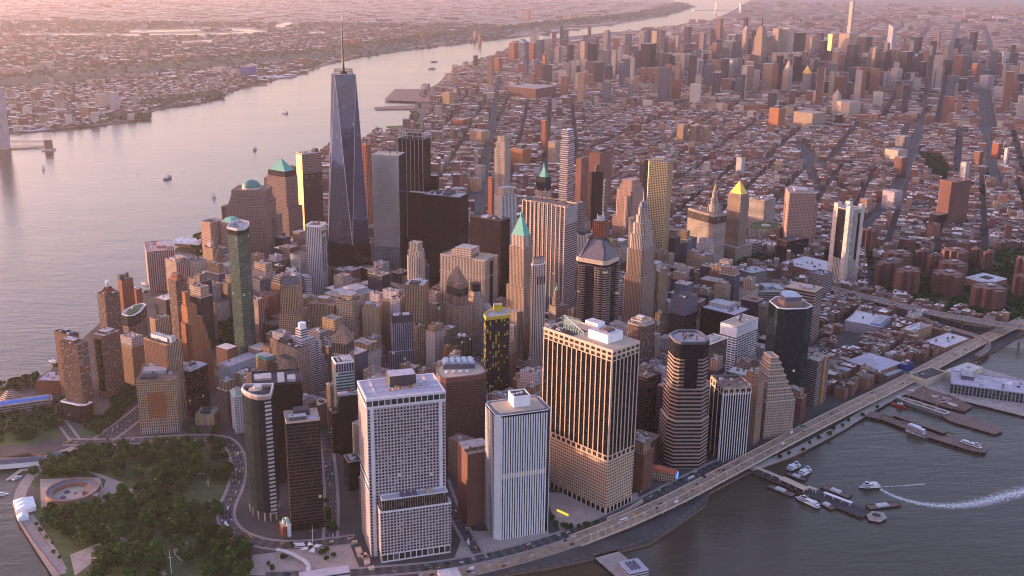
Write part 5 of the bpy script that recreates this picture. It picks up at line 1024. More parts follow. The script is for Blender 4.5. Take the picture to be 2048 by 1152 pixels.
# bridge approach and ramps
def flyover(name, label, px, w, z0, z1, cat, mat='ramp', cols=True):
    pts = smooth([P(*q, (z0+z1)/2) for q in px], 2); r = ribbon(pts, w); m = len(pts); c = pts[m//2]; root = empty(name, c[0], c[1], 3, 0, label, cat)
    mb = MB(); bb = MB(); s = 0
    for i in range(m-1):
        za = z0+(z1-z0)*i/(m-1)-3; zb = z0+(z1-z0)*(i+1)/(m-1)-3; L = math.dist(pts[i], pts[i+1])
        A = [(q.x-c[0], q.y-c[1]) for q in (r[i][0], r[i][1], r[i+1][1], r[i+1][0])]; zz = (za, za, zb, zb)
        mb.quad([(*A[k], zz[k]) for k in range(4)], [(0, s), (1, s), (1, s+L), (0, s+L)], mat); s += L
        for (e0, e1, u, v) in ((A[3], A[0], zb, za), (A[1], A[2], za, zb)):
            mb.quad([(*e0, u-2), (*e1, v-2), (*e1, v), (*e0, u)], [(0, 0)]*4, 'conc'); bb.quad([(*e0, u), (*e1, v), (*e1, v+1.1), (*e0, u+1.1)], [(0, 0)]*4, 'trimtan'); bb.quad([(*e1, v), (*e0, u), (*e0, u+1.1), (*e1, v+1.1)], [(0, 0)]*4, 'trimtan')
        mb.quad([(*A[k], zz[k]-2) for k in (3, 2, 1, 0)], [(0, 0)]*4, 'conc')
    mb.build('deck', root); bb.build('barrier', root)
    if cols:
        for i in range(1, m-1, 2):
            z = z0+(z1-z0)*i/(m-1)-5.02; o = MB().box(-1.2, 1.2, -1.2, 1.2, 0, z, 'brickwall').build('column', root); o.location = (pts[i][0]-c[0], pts[i][1]-c[1], 0)
    ROADS.append((pts, w/2+4)); return root, pts
br, bpts = flyover('bridge_approach', 'brown bridge approach with traffic crossing above the low market blocks', [(1600, 545), (1650, 568), (1730, 590), (1830, 618), (1940, 642), (2060, 662), (2150, 676)], 26, 12, 30, 'bridge')
flyover('road_ramp', 'curved ramp looping from the bridge approach down to the viaduct', [(1815, 622), (1870, 650), (1930, 664), (1972, 678), (1980, 692), (1955, 708)], 9, 15, 9, 'ramp')
flyover('road_ramp', 'straight grey ramp between the bridge approach and the loop', [(1800, 615), (1880, 634), (1960, 652), (2060, 648)], 9, 17, 10, 'ramp')
flyover('road_ramp', 'low ramp curving away behind the striped twin slab', [(1330, 505), (1440, 535), (1540, 560), (1610, 570), (1660, 585)], 12, 8, 12, 'ramp')
# piers -------------------------------------------------------------
def pier(name, label, px, z0, z1, mat, cat='pier', side='wood'):
    pts = [P(*q, z1) for q in px]; cx = sum(p[0] for p in pts)/len(pts); cy = sum(p[1] for p in pts)/len(pts)
    root = empty(name, cx, cy, z0, 0, label, cat); q = [(p[0]-cx, p[1]-cy) for p in pts]
    if sum(q[i-1][0]*q[i][1]-q[i][0]*q[i-1][1] for i in range(len(q))) < 0: q.reverse()
    MB().prism(q, (z1-z0)-1.0, z1-z0, side, mat, bottom=True).build('deck', root)
    pm = MB().cyl(0, 0, .5, 0, z1-z0-1.02, 'wood', n=6).mesh('pile'); k = 0
    for i in range(len(q)):
        a, b = Vector(q[i]), Vector(q[(i+1) % len(q)]); m = int((b-a).length/9)
        for j in range(m):
            if k < 60: o = link('pile', pm, root); p = a+(b-a)*((j+.5)/m); p = p*.985; o.location = (p.x, p.y, 0); k += 1
    root['z'] = z1; return root, q, (cx, cy)
p11, q11, c11 = pier('ferry_pier', 'long grey ferry pier with cream canopies and moored boats', [(1494, 940), (1512, 930), (1742, 1023), (1724, 1035)], -1, 3, 'roofdark')
def canopy(name, label, a, b, w, z, mat, h=.5):
    A, B = Vector(P(*a, z)), Vector(P(*b, z)); c = (A+B)/2; L = (B-A).length; root = empty(name, c.x, c.y, 3, math.atan2((B-A).y, (B-A).x), label, 'canopy')
    MB().box(-L/2, L/2, -w/2, w/2, z-3-h, z-3, mat, bottom=True).build('roof', root)
    for x in (-L*.45, -L*.15, L*.15, L*.45):
        for y in (-w*.38, w*.38): MB().cyl(x, y, .25, 0, z-3-h-.02, 'trimwhite', n=6).build('post', root)
canopy('canopy', 'thin cream canopy at the landward end of the ferry pier', (1509, 933), (1564, 955), 5, 8, 'trimtan'); canopy('canopy', 'wide cream canopy in the middle of the ferry pier', (1563, 955), (1614, 978), 11, 8, 'trimtan')
canopy('canopy', 'short cream canopy beyond the wide one on the ferry pier', (1615, 972), (1634, 979), 5, 8, 'trimtan'); canopy('canopy', 'bright white canopy near the outer end of the ferry pier', (1648, 984), (1704, 1005), 5, 8, 'roofwhite')
def barge(label, a, b, w, mat='roofbrown'):
    A, B = Vector(P(*a, 1.5)), Vector(P(*b, 1.5)); c = (A+B)/2; L = (B-A).length; root = empty('landing_barge', c.x, c.y, 0, math.atan2((B-A).y, (B-A).x), label, 'barge', 'landing barges by the ferry pier')
    MB().box(-L/2, L/2, -w/2, w/2, -.5, 1.6, 'hullblack', mat).build('hull', root); MB().box(-L*.2, L*.15, -w*.3, w*.3, 1.62, 4, 'rooflight').build('shelter', root); MB().ring([(-L/2, -w/2), (L/2, -w/2), (L/2, w/2), (-L/2, w/2)], [(-L/2+.4, -w/2+.4), (L/2-.4, -w/2+.4), (L/2-.4, w/2-.4), (-L/2+.4, w/2-.4)], 1.62, 2.2, 'trimdark').build('railing', root)
barge('dark landing barge on the near side of the ferry pier, inner end', (1537, 971), (1588, 991), 11); barge('dark landing barge on the far side of the ferry pier', (1646, 973), (1700, 994), 12); barge('dark landing barge on the near side behind the long docked ferry', (1640, 1003), (1668, 1018), 11); barge('detached barge lying across the outer end of the ferry pier', (1735, 1015), (1797, 1008), 11); barge('small floating dock beside the twin docked ferries', (1575, 947), (1612, 960), 9)
o, q_, c_ = pier('hexagon_platform', 'small hexagonal concrete platform with a round pit off the ferry pier', [(1733, 1030), (1742, 1022), (1768, 1024), (1774, 1036), (1760, 1044), (1738, 1040)], -1, 2.5, 'conc'); MB().cyl(0, 0, 7, 3.52, 5, 'conc', n=20).cyl(0, 0, 5.5, 5.02, 5.1, 'roofdark', n=20).build('round_pit', o)
p15, q15, c15 = pier('esplanade_pier', 'two level esplanade pier with lawn strips and a party boat alongside', [(1730, 832), (1742, 822), (1765, 826), (1860, 860), (1977, 892), (1970, 905), (1940, 900), (1850, 872), (1762, 838)], -1, 4, 'roofbrown')
for a, b in (((1765, 828), (1785, 835)), ((1803, 838), (1826, 845)), ((1884, 861), (1912, 868))):
    A, B = Vector(P(*a, 7)), Vector(P(*b, 7)); c = (A+B)/2; L = (B-A).length; g = MB().box(-L/2, L/2, -4, 4, 0, 2, 'conc', 'grass').build('lawn_deck', p15); g.location = (c.x-c15[0], c.y-c15[1], 5.02); g.rotation_euler = (0, 0, math.atan2((B-A).y, (B-A).x))
A, B = Vector(P(1790, 833, 5)), Vector(P(1890, 869, 5)); c = (A+B)/2; L = (B-A).length; g = MB().box(-L/2, L/2, -5, 5, 0, 3.8, 'dglass', 'roofbrown').build('pavilion', p15); g.location = (c.x-c15[0], c.y-c15[1], 5.02); g.rotation_euler = (0, 0, math.atan2((B-A).y, (B-A).x)); g.location.z = 5.0
pier('timber_pier', 'plain brown timber pier beside the tall ship', [(1870, 822), (1900, 822), (2004, 855), (2006, 862), (1990, 868), (1900, 842)], -1, 3, 'roofbrown')
pier('museum_pier', 'cluttered timber wharf with sheds between the tall ship and the pier hall', [(1785, 770), (1800, 762), (1900, 790), (1945, 812), (1930, 822), (1895, 815), (1800, 785)], -1, 3, 'wood')
pier('hall_pier', 'wide concrete pier carrying the colonnaded pier hall', [(1850, 775), (1880, 740), (1960, 735), (2120, 780), (2120, 835), (2048, 832), (1900, 795)], -1, 2.95, 'conc')
pier('helipad_pier', 'tan parking pier with grey roofed helicopter station at the bottom edge', [(1186, 1112), (1232, 1098), (1300, 1155), (1240, 1160)], -1, 3, 'plaza')
t = setup('heliport_office', 'grey ribbed roof helicopter station on the tan parking pier', 'building', 1236, (1258, 1148), 1298, 9, az=75); MB().prism(t.poly, 0, 6, 'bandw', 'rooflav').build('facade', t.root)
for k in range(3): MB().prism(fr(t, .25+.18*k, .33+.18*k, .2, .8), 6.02, 7.4, 'slate').build('roof_rib', t.root)
for k in range(8):
    x = rnd.uniform(1795, 1895); y = 776+(x-1795)*.27+rnd.uniform(-5, 5); p = P(x, y, 3); o = MB().box(-5, 5, -2.2, 2.2, 0, 2.6, 'pink', rnd.choice(['rooflight', 'rooftan', 'redroof', 'white'])).prism([(-5.3, -2.5), (5.3, -2.5), (5.3, 2.5), (-5.3, 2.5)], 2.62, 2.8, 'trimtan', 'rooflight').build('market_stall'); o.location = (p[0], p[1], 3.0); o.rotation_euler = (0, 0, -.35+rnd.uniform(-.1, .1)); tag(o, 'small market stall on the cluttered wharf near the tall ship', 'stall', 'market stalls on the wharf')
# boats --------------------------------------------------------------
def hullmb(L, w, h, mat, deck, bow=.3, n=8, sheer=0.0):
    pts = [(-L/2, -w*.42), (-L/2+L*.04, -w/2), (L*(.5-bow), -w/2)] + [(L*(.5-bow)+L*bow*s, -w/2*(1-s*s)) for s in (.4, .7, .9)] + [(L/2, 0)]
    pts += [(x, -y) for x, y in reversed(pts[:-1])]
    ins = [(x*.96, y*.82) for x, y in pts]; mb = MB().frustum(ins, -.6, pts, h, mat, deck); return mb, pts
def boat(name, label, px, L, w, head, kind, cat='boat', group=None):
    x, y = P(*px, 0); root = empty(name, x, y, 0, head, label, cat, group)
    if kind == 'cat':      # catamaran ferry
        mb, pts = hullmb(L, w, 2.2, 'hullblack', 'white', .35); mb.build('hull', root)
        q = [(-L*.46, -w*.44), (L*.18, -w*.44), (L*.36, -w*.12), (L*.36, w*.12), (L*.18, w*.44), (-L*.46, w*.44)]
        MB().prism(q, 2.22, 4.6, 'bandw', 'white', flo=2.4).build('cabin', root); q2 = [(x_*.82, y_*.9) for x_, y_ in q]; MB().prism(q2, 4.62, 6.8, 'bandw', 'roofwhite', flo=2.2).build('upper_cabin', root)
        MB().box(L*.06, L*.2, -w*.2, w*.2, 6.82, 9, 'dglass', 'white').build('wheelhouse', root); MB().bar((0, 0, 9), (-1, 0, 12), .15, 'white').build('mast', root)
        MB().frustum([(-L*.46, -w*.5), (L*.1, -w*.5), (L*.1, -w*.45), (-L*.46, -w*.45)], 2.0, [(-L*.30, -w*.5), (-L*.2, -w*.5), (-L*.2, -w*.45), (-L*.30, -w*.45)], 7, 'white', 'white').frustum([(-L*.46, w*.45), (L*.1, w*.45), (L*.1, w*.5), (-L*.46, w*.5)], 2.0, [(-L*.30, w*.45), (-L*.2, w*.45), (-L*.2, w*.5), (-L*.30, w*.5)], 7, 'white', 'white').build('side_wing', root)
    elif kind == 'party':
        mb, pts = hullmb(L, w, 2.4, 'white', 'white', .2); mb.build('hull', root)
        for k in range(3): s = .46-.03*k; MB().box(-L*s, L*(s-.1), -w*.42, w*.42, 2.42+2.6*k, 4.9+2.6*k, 'bandw', 'white', flo=2.5).build('cabin', root)
        MB().box(-L*.40, L*.12, -w*.4, w*.4, 11.6, 12.0, 'roofwhite').build('canopy', root); 
        for x_ in (-L*.38, 0): MB().box(x_, x_+.4, -w*.36, w*.36, 10.25, 11.58, 'white').build('canopy_post', root)
    elif kind == 'small':
        mb, pts = hullmb(L, w, 1.6, 'white', 'white', .4); mb.build('hull', root); MB().box(-L*.25, L*.15, -w*.32, w*.32, 1.62, 3.4, 'bandw', 'white').build('cabin', root)
    elif kind == 'ferry':
        mb, pts = hullmb(L, w, 3, 'hullblue', 'white', .25); mb.build('hull', root); MB().box(-L*.42, L*.32, -w*.42, w*.42, 3.02, 6, 'bandw', 'white', flo=3).build('cabin', root); MB().box(-L*.36, L*.25, -w*.36, w*.36, 6.02, 8.6, 'bandw', 'roofwhite', flo=2.6).build('upper_cabin', root); MB().box(L*.1, L*.2, -w*.2, w*.2, 8.62, 10.6, 'dglass', 'white').build('wheelhouse', root); MB().cyl(-L*.1, 0, .8, 8.62, 12, 'darkmetal', n=8).build('funnel', root)
    elif kind == 'tug':
        mb, pts = hullmb(L, w, 2.6, 'hullred', 'hullred', .3); mb.build('hull', root); MB().box(-L*.1, L*.22, -w*.3, w*.3, 2.62, 5.4, 'hullred', 'white').box(L*.05, L*.18, -w*.22, w*.22, 5.42, 7.6, 'bandw', 'white').build('deckhouse', root); MB().cyl(-L*.12, 0, .9, 2.62, 8, 'skyblue', n=8).build('funnel', root)
    elif kind == 'sail':
        mb, pts = hullmb(L, w, 1.2, 'white', 'wood', .45); mb.build('hull', root); MB().bar((0, 0, 1.2), (0, 0, 19), .14, 'white').build('mast', root)
        mb = MB(); mb.quad([(-.3, 0, 2.2), (-6.2, .5, 2.4), (-.3, .15, 18)], [(0, 0)]*3, 'white'); mb.quad([(.4, 0, 1.8), (.3, .1, 16), (5.8, .4, 1.6)], [(0, 0)]*3, 'white'); mb.build('sail', root)
    elif kind == 'ship':
        mb, pts = hullmb(L, w, 6, 'steelgrey', 'wood', .32); mb.build('hull', root); ip = [(x_*.985, y_*.93) for x_, y_ in pts]
        MB().ring(pts, ip, 6.02, 7.4, 'white').build('bulwark', root, 'white painted bulwark'); 
        for k in range(3): MB().box(-L*.36+L*.26*k, -L*.27+L*.26*k, -w*.22, w*.22, 6.02, 8.6, 'pink', 'rooftan').build('deckhouse', root)
        for x_, h in ((-L*.28, 34), (0, 42), (L*.26, 40)):
            m = MB().bar((x_, 0, 6), (x_, 0, h), .42, 'mast')
            for zz, s in ((h*.45, 9), (h*.65, 7.5), (h*.82, 5.5)): m.bar((x_, -s, zz), (x_, s, zz), .25, 'mast', 4)
            m.build('mast', root)
        MB().bar((L*.47, 0, 6.5), (L*.66, 0, 11), .4, 'mast').build('bowsprit', root)
    elif kind == 'lightship':
        mb, pts = hullmb(L, w, 4, 'hullred', 'wood', .32); mb.build('hull', root); MB().box(-L*.2, L*.15, -w*.28, w*.28, 4.02, 6.6, 'white', 'rooftan').build('deckhouse', root)
        for x_ in (-L*.22, L*.2): MB().bar((x_, 0, 4), (x_, 0, 20), .35, 'mast').cyl(x_, 0, 1.0, 16, 18, 'roofdark', n=8).build('mast', root)
    return root
def head(a, b, z=0): a, b = P(*a, z), P(*b, z); return math.atan2(b[1]-a[1], b[0]-a[0])
boat('ferry_boat', 'white ferry docked nearest the shore inside the ferry pier', (1589, 937), 27, 8.5, head((1570, 944), (1605, 928)), 'cat', 'ferry', 'white catamaran ferries'); boat('ferry_boat', 'white ferry docked beside the inner one at the ferry pier', (1612, 947), 27, 8.5, head((1597, 956), (1628, 939)), 'cat', 'ferry', 'white catamaran ferries')
boat('ferry_boat', 'white ferry under way leaving a foaming wake off the ferry pier', (1738, 976), 29, 9, head((1755, 976), (1716, 978)), 'cat', 'ferry', 'white catamaran ferries'); boat('ferry_boat', 'long sleek white ferry moored on the near side of the ferry pier', (1614, 1007), 36, 8.5, head((1635, 1017), (1588, 995)), 'cat', 'ferry', 'white catamaran ferries')
boat('party_boat', 'white triple deck party boat alongside the esplanade pier', (1834, 868), 34, 9.5, head((1815, 860), (1857, 875)), 'party', 'boat'); boat('excursion_boat', 'white yacht shaped excursion boat at the esplanade pier tip', (1944, 897), 40, 8, head((1920, 887), (1968, 903)), 'ferry', 'boat')
boat('tall_ship', 'grey hulled three masted tall ship with white bulwark by the wharf', (1842, 817), 84, 12.5, head((1905, 835), (1782, 795)), 'ship', 'ship'); boat('tug_boat', 'small red tug moored beside the bow of the tall ship', (1798, 814), 26, 7.5, head((1775, 808), (1815, 822)), 'tug', 'tug'); boat('lightship', 'red hulled lightship with two masts behind the tall ship stern', (1905, 815), 38, 8.5, head((1885, 805), (1932, 822)), 'lightship', 'ship')
boat('ferry_boat', 'large white river ferry in the middle of the left river', (336, 357), 44, 13, head((327, 360), (345, 353)), 'ferry', 'ferry'); boat('ferry_boat', 'white ferry at the far left river near the tallest glass tower', (571, 227), 40, 12, head((562, 226), (580, 229)), 'ferry', 'ferry'); boat('motor_boat', 'small grey motor boat between the two river ferries', (510, 300), 26, 8, head((505, 303), (515, 298)), 'ferry')
boat('sailing_boat', 'white sailing boat just left of the granite dome tower', (428, 394), 15, 4, head((424, 394), (432, 394)), 'sail', 'sailboat'); boat('sailing_boat', 'tiny sailing boat alone on the left river below the trestle pier', (87, 338), 12, 3.5, 0.4, 'sail', 'sailboat')
boat('motor_yacht', 'motor yacht moored at the shore by the pink striped slab', (289, 568), 22, 6, 2.4, 'small'); boat('motor_yacht', 'motor yacht passing the dark glass crowned river tower', (107, 724), 22, 6, 2.6, 'small')
for k, (x, y) in enumerate([(384, 528), (392, 524), (398, 527), (405, 522), (394, 551), (401, 553)]): boat('motor_yacht', 'moored yacht in the small marina behind the striped slabs', (x, y), rnd.uniform(18, 34), 6, .9+.1*k, 'small', group='yachts in the marina')
boat('work_boat', 'small wooden work boat beside the angled jetty left of the park', (34, 957), 14, 5, 0.9, 'small'); boat('work_boat', 'dark launch cut by the left edge near the white tent', (4, 990), 16, 5, 0.1, 'small')
for k, (x, y) in enumerate([(864, 138), (868, 124), (1150, 80), (1240, 65), (1258, 60), (1208, 78)]): boat('river_barge', 'far barge on the upper river beyond the tallest glass tower, '+['nearest', 'second nearest', 'below the far towers', 'beyond the far towers', 'farthest upstream', 'along the built shore'][k], (x, y), 60, 16, .2, 'ferry', 'barge')
# wakes
def foam(px, w0, w1, z=.05, name='wake_foam'):
    pts = smooth([P(*q, 0) for q in px], 3); m = len(pts); mb = MB(); s = 0
    for i in range(m-1):
        a = ribbon(pts, w0+(w1-w0)*i/m)[i]; b = ribbon(pts, w0+(w1-w0)*(i+1)/m)[i+1]; L = math.dist(pts[i], pts[i+1])
        mb.quad([(*a[0], z), (*a[1], z), (*b[1], z), (*b[0], z)], [(0, s), (1, s), (1, s+L), (0, s+L)], MATS['foamwake']); s += L
    tag(mb.build(name), 'broken white foam trail on the dark water', None, None, 'stuff')
m = D.materials.new('foamwake'); m.use_nodes = True; t = m.node_tree; b = t.nodes['Principled BSDF']; b.inputs['Base Color'].default_value = (.72, .72, .72, 1); b.inputs['Roughness'].default_value = .8
g_ = t.nodes.new('ShaderNodeNewGeometry'); n_ = t.nodes.new('ShaderNodeTexNoise'); n_.inputs['Scale'].default_value = .28; n_.inputs['Detail'].default_value = 6; n_.inputs['Roughness'].default_value = .75; t.links.new(g_.outputs['Position'], n_.inputs['Vector'])
uv = t.nodes.new('ShaderNodeUVMap'); sp = t.nodes.new('ShaderNodeSeparateXYZ'); t.links.new(uv.outputs[0], sp.inputs[0])
def mm(op, a, bb):
    q = t.nodes.new('ShaderNodeMath'); q.operation = op
    for i, v in enumerate((a, bb)):
        if isinstance(v, (int, float)): q.inputs[i].default_value = v
        else: t.links.new(v, q.inputs[i])
    return q.outputs[0]
fade = mm('SUBTRACT', 1.0, mm('MULTIPLY', mm('ABSOLUTE', mm('SUBTRACT', sp.outputs[0], .5), 0), 2.0))
r_ = t.nodes.new('ShaderNodeMapRange'); r_.inputs['From Min'].default_value = .52; r_.inputs['From Max'].default_value = .80; t.links.new(mm('ADD', n_.outputs['Fac'], mm('MULTIPLY', fade, .22)), r_.inputs['Value']); t.links.new(r_.outputs[0], b.inputs['Alpha']); MATS['foamwake'] = m
foam([(1757, 975), (1780, 990), (1830, 1006), (1890, 1013), (1950, 1008), (2010, 992), (2070, 978)], 4, 34); foam([(1757, 974), (1800, 972), (1850, 968)], 2, 5, .06)
foam([(345, 353), (372, 343), (400, 331)], 3, 10); foam([(330, 362), (285, 350), (230, 338)], 2, 12, .06); foam([(571, 228), (558, 233)], 4, 8); foam([(0, 462), (60, 450), (140, 436)], 5, 14)
# ------------------------------------------------------------------ park things
x, y = P(146, 990, 3); fort = empty('round_fort', x, y, 3, 0, 'round sandstone fort with open court in the park', 'fort')
R0 = 31; N = 40; oc = [(R0*math.cos(2*math.pi*i/N), R0*math.sin(2*math.pi*i/N)) for i in range(N)]; ic = [(p[0]*.74, p[1]*.74) for p in oc]
MB().ring(oc, [(p[0]*.95, p[1]*.95) for p in oc], 0, 8.6, 'sandstone').build('outer_wall', fort); MB().ring([(p[0]*.945, p[1]*.945) for p in oc], ic, 0, 6.2, 'brickwall').build('gallery', fort, 'grey roofed gallery ring')
mb = MB(); 
for i in range(N):
    j = (i+1) % N; mb.quad([(oc[i][0]*.944, oc[i][1]*.944, 7.4), (oc[j][0]*.944, oc[j][1]*.944, 7.4), (*ic[j], 6.3), (*ic[i], 6.3)], [(0, 0)]*4, 'slate')
mb.build('gallery_roof', fort); MB().prism(ic, 0, .25, 'plaza', 'rooftan').build('court', fort)
MB().box(13, 30, -5, 16, 0.3, 6.4, 'brickwall', 'sandstone').build('gatehouse', fort); MB().box(22, 34, -16, -8, 0, 6, 'sandstone', 'rooftan').build('gatehouse_wing', fort)
for (a, b) in ((-9, 7), (-10, -7)): MB().cyl(a, b, 4.2, .3, 3.4, 'slate', 'slate', n=14, r1=1.5).build('tent', fort)
MB().cyl(2, 4, 2, .3, 1.3, 'sandstone', n=12).build('court_ring', fort)
def tent(px, L, w, h, rz, label):
    x, y = P(*px, 3); mb = MB(); o = empty('event_tent', x, y, 3, rz, label, 'tent')
    MB().box(-L/2, L/2, -w/2, w/2, 0, h, 'tentwhite').build('walls', o); n = 3
    for k in range(n): a, b = -L/2+L*k/n, -L/2+L*(k+1)/n; mb.frustum([(a, -w/2-.3), (b, -w/2-.3), (b, w/2+.3), (a, w/2+.3)], h+.02, [((a+b)/2-.3, -.3), ((a+b)/2+.3, -.3), ((a+b)/2+.3, .3), ((a+b)/2-.3, .3)], h+3.5, 'tentwhite', 'tentwhite')
    mb.build('roof', o)
hd = head((45, 1000), (57, 1040), 3)
tent((50, 1015), 30, 22, 5.5, hd, 'large white event tent on the promenade beside the park'); tent((46, 1038), 10, 12, 4, hd, 'small white tent attached below the large promenade tent')
# columned church house
t = setup('church_house', 'small red brick church house with white curved colonnade beside the dark slab', 'church', 543, (566, 1076), 583, 4, az=72, dep=16)
w, d = t.w/2, t.d/2
MB().box(-w, w*.1, -d, d, 0, 15, 'brickr', 'gravel').build('brick_wing', t.root); MB().box(w*.1+.02, w, -d+2, d, 0, 17, 'brickr', 'copperpale').build('portico_house', t.root)
MB().frustum([(w*.1, -d), (w, -d), (w, d), (w*.1, d)], 17.02, [(w*.3, -d*.4), (w*.8, -d*.4), (w*.8, d*.4), (w*.3, d*.4)], 21, 'copperpale', 'gravel').build('hipped_roof', t.root)
for k in range(5): MB().cyl(w*.18+k*w*.18, -d+.6-1.2*math.sin(k/4*math.pi), .55, 1, 15, 'white', n=8).build('column', t.root)
MB().box(w*.05, w+.3, -d-.9, -d+2, 15.02, 16.9, 'white').build('entablature', t.root); MB().cyl(-w*.25, 0, 2.0, 15.02, 20, 'white', n=8).cyl(-w*.25, 0, 2.0, 20.02, 23, 'copper', n=8, r1=.2).build('cupola', t.root)
# white classical block, plain block
t = bld('office_building', 'white classical corner block with green mansard left of the curved glass tower', OB, 460, (468, 795), 492, 0, 'whitef', base=(469, 868), az=70, roof='copperpale', rim='white', units=1); MB().frustum(inset(t.poly, .3), t.z+.4, inset(t.poly, 4), t.z+6, 'copperpale', 'gravel').build('mansard_roof', t.root)
bld('vent_building', 'plain windowless limestone box behind the dark park edge trees', OB, 390, (428, 832), 441, 18, 'tanplain', wid=30, roof='gravel', pent=[(.2, .8, .3, .8, 3, 'roofdark')])
bld('office_building', 'low tan block with a crowded roof terrace beside the blue garage', OB, 476, (500, 758), 526, 40, 'tanv', az=60, roof='rooflight', units=8)
bld('office_building', 'red brown flat roofed low block behind the stepped hexagonal museum', OB, 72, (118, 763), 140, 24, 'brickr', roof='rooflav', rim='brick')
# hexagonal museum + wing
x, y = P(22, 800, 12); mus = empty('museum', x, y, 3, .3, 'stepped hexagonal granite museum at the left edge', 'museum')
for k in range(6): r = 17-2.3*k; MB().cyl(0, 0, r, (12+2.2*k if k else 0), 12+2.2*(k+1)-.8, 'trimtan', 'trimtan', n=6).cyl(0, 0, r-.9, 12+2.2*(k+1)-.79, 12+2.2*(k+1)-.01, 'trimdark', n=6).build('roof_step' if k else 'hexagon_base', mus)
t = setup('museum_wing', 'long museum wing with bright blue sloped roof', 'museum', -40, (-8, 812), 98, 20, az=72, dep=24); MB().prism(t.poly, 0, 15, 'bandg', 'gravel').build('facade', t.root); MB().frustum(fr(t, 0, 1, .25, .7), 15.02, fr(t, .01, .99, .45, .55), 18, 'blueroof', 'blueroof').build('roof', t.root, 'bright blue sloped roof')
# pier house at left edge
t = setup('pier_house', 'long white pier house with grey pitched roof at the left edge', 'pier house', -60, (-55, 931), 122, 12, az=83, dep=13); w, d = t.w/2, t.d/2
MB().prism(t.poly, 0, 7, 'white').frustum([(-w-.5, -d-.5), (w+.5, -d-.5), (w+.5, d+.5), (-w-.5, d+.5)], 7.02, [(-w, -.6), (w, -.6), (w, .6), (-w, .6)], 11, 'slate', 'slate').build('main_house', t.root); MB().box(w*.62, w+1, -d-1.5, d+1.5, 7.03, 11, 'white').frustum([(w*.62, -d-1.8), (w+1.2, -d-1.8), (w+1.2, d+1.8), (w*.62, d+1.8)], 11.02, [(w*.7, -1), (w+.2, -1), (w+.2, 1), (w*.7, 1)], 15, 'slate', 'slate').build('end_pavilion', t.root)
pier('jetty', 'thin angled timber jetty left of the park', [(12, 958), (40, 938), (80, 935), (80, 938), (45, 942), (16, 961)], -1, 1.5, 'rooftan')
pier('pier_apron', 'low timber apron below the white pier house', [(-60, 938), (60, 930), (95, 922), (100, 915), (-60, 915)], -1, 2.9, 'roofbrown')
# police house with blue sign, plaza things
t = setup('museum_house', 'low stone house with red tile roof and a round blue lit sign', 'building', 1275, (1350, 965), 1364, 4, wid=13); w, d = t.w/2, t.d/2
t2 = t; MB().prism(t.poly, 0, 12, 'stone').build('facade', t.root); MB().frustum(inset(t.poly, -.6), 12.02, fr(t, .05, .95, .45, .55), 15.5, 'redroof', 'redroof').build('roof', t.root, 'orange red tile roof'); MB().cyl(0, 0, 5, 0, .5, 'led', n=24).build('round_sign', t.root, 'round blue lit sign'); o = t.root.children[-1]; o.location = (w*.35, -d-.7, 7.5); o.rotation_euler = (math.pi/2, 0, 0)
x, y = P(1125, 1028, 3); o = empty('lit_fountain_wall', x, y, 3, head((1115, 1024), (1135, 1033), 3), 'bright yellow lit wall panel in the plaza trees', 'light panel'); MB().box(-9, 9, -.4, .4, 0, 3.2, 'lamp').build('panel', o); MB().box(-9.5, 9.5, -1, 1, 0, .5, 'conc').build('plinth', o)
# pavilion like a white flower
x, y = P(623, 1102, 3); o = empty('flower_pavilion', x, y, 3, .3, 'white four petalled pavilion in the square near the dark slab', 'pavilion')
for k in range(4):
    a = k*math.pi/2; pts = [(2, 0), (6, -3), (13, 0), (6, 3)]; q = [(p[0]*math.cos(a)-p[1]*math.sin(a), p[0]*math.sin(a)+p[1]*math.cos(a)) for p in pts]; MB().prism(q, 4.5, 5.3, 'white', 'white', bottom=True).build('petal', o)
MB().cyl(0, 0, 3.2, 0, 5.4, 'white', n=12).build('core', o)
x, y = P(626, 1090, 3)
o = empty('flag_pole', x, y, 3, 0, 'tall white flagpole behind the petalled pavilion', 'flagpole'); MB().cyl(0, 0, .3, 0, 26, 'white', n=6, r1=.12).build('pole', o); MB().bar((-3, 0, 18), (3, 0, 18), .15, 'white').build('yard', o)
x, y = P(343, 1148, 3); o = empty('flag_pole', x, y, 3, 0, 'white flagpole in the park at the bottom edge', 'flagpole'); MB().cyl(0, 0, .32, 0, 30, 'white', n=6, r1=.12).build('pole', o); MB().bar((-2.5, 0, 20), (2.5, 0, 20), .15, 'white').build('yard', o)
x, y = P(474, 868, 3); o = empty('flag_pole', x, y, 3, 0, 'flagpole at the park corner before the white classical block', 'flagpole'); MB().cyl(0, 0, .28, 0, 24, 'white', n=6, r1=.12).build('pole', o); MB().cyl(0, 0, .7, 0, 1, 'conc', n=8).build('footing', o)
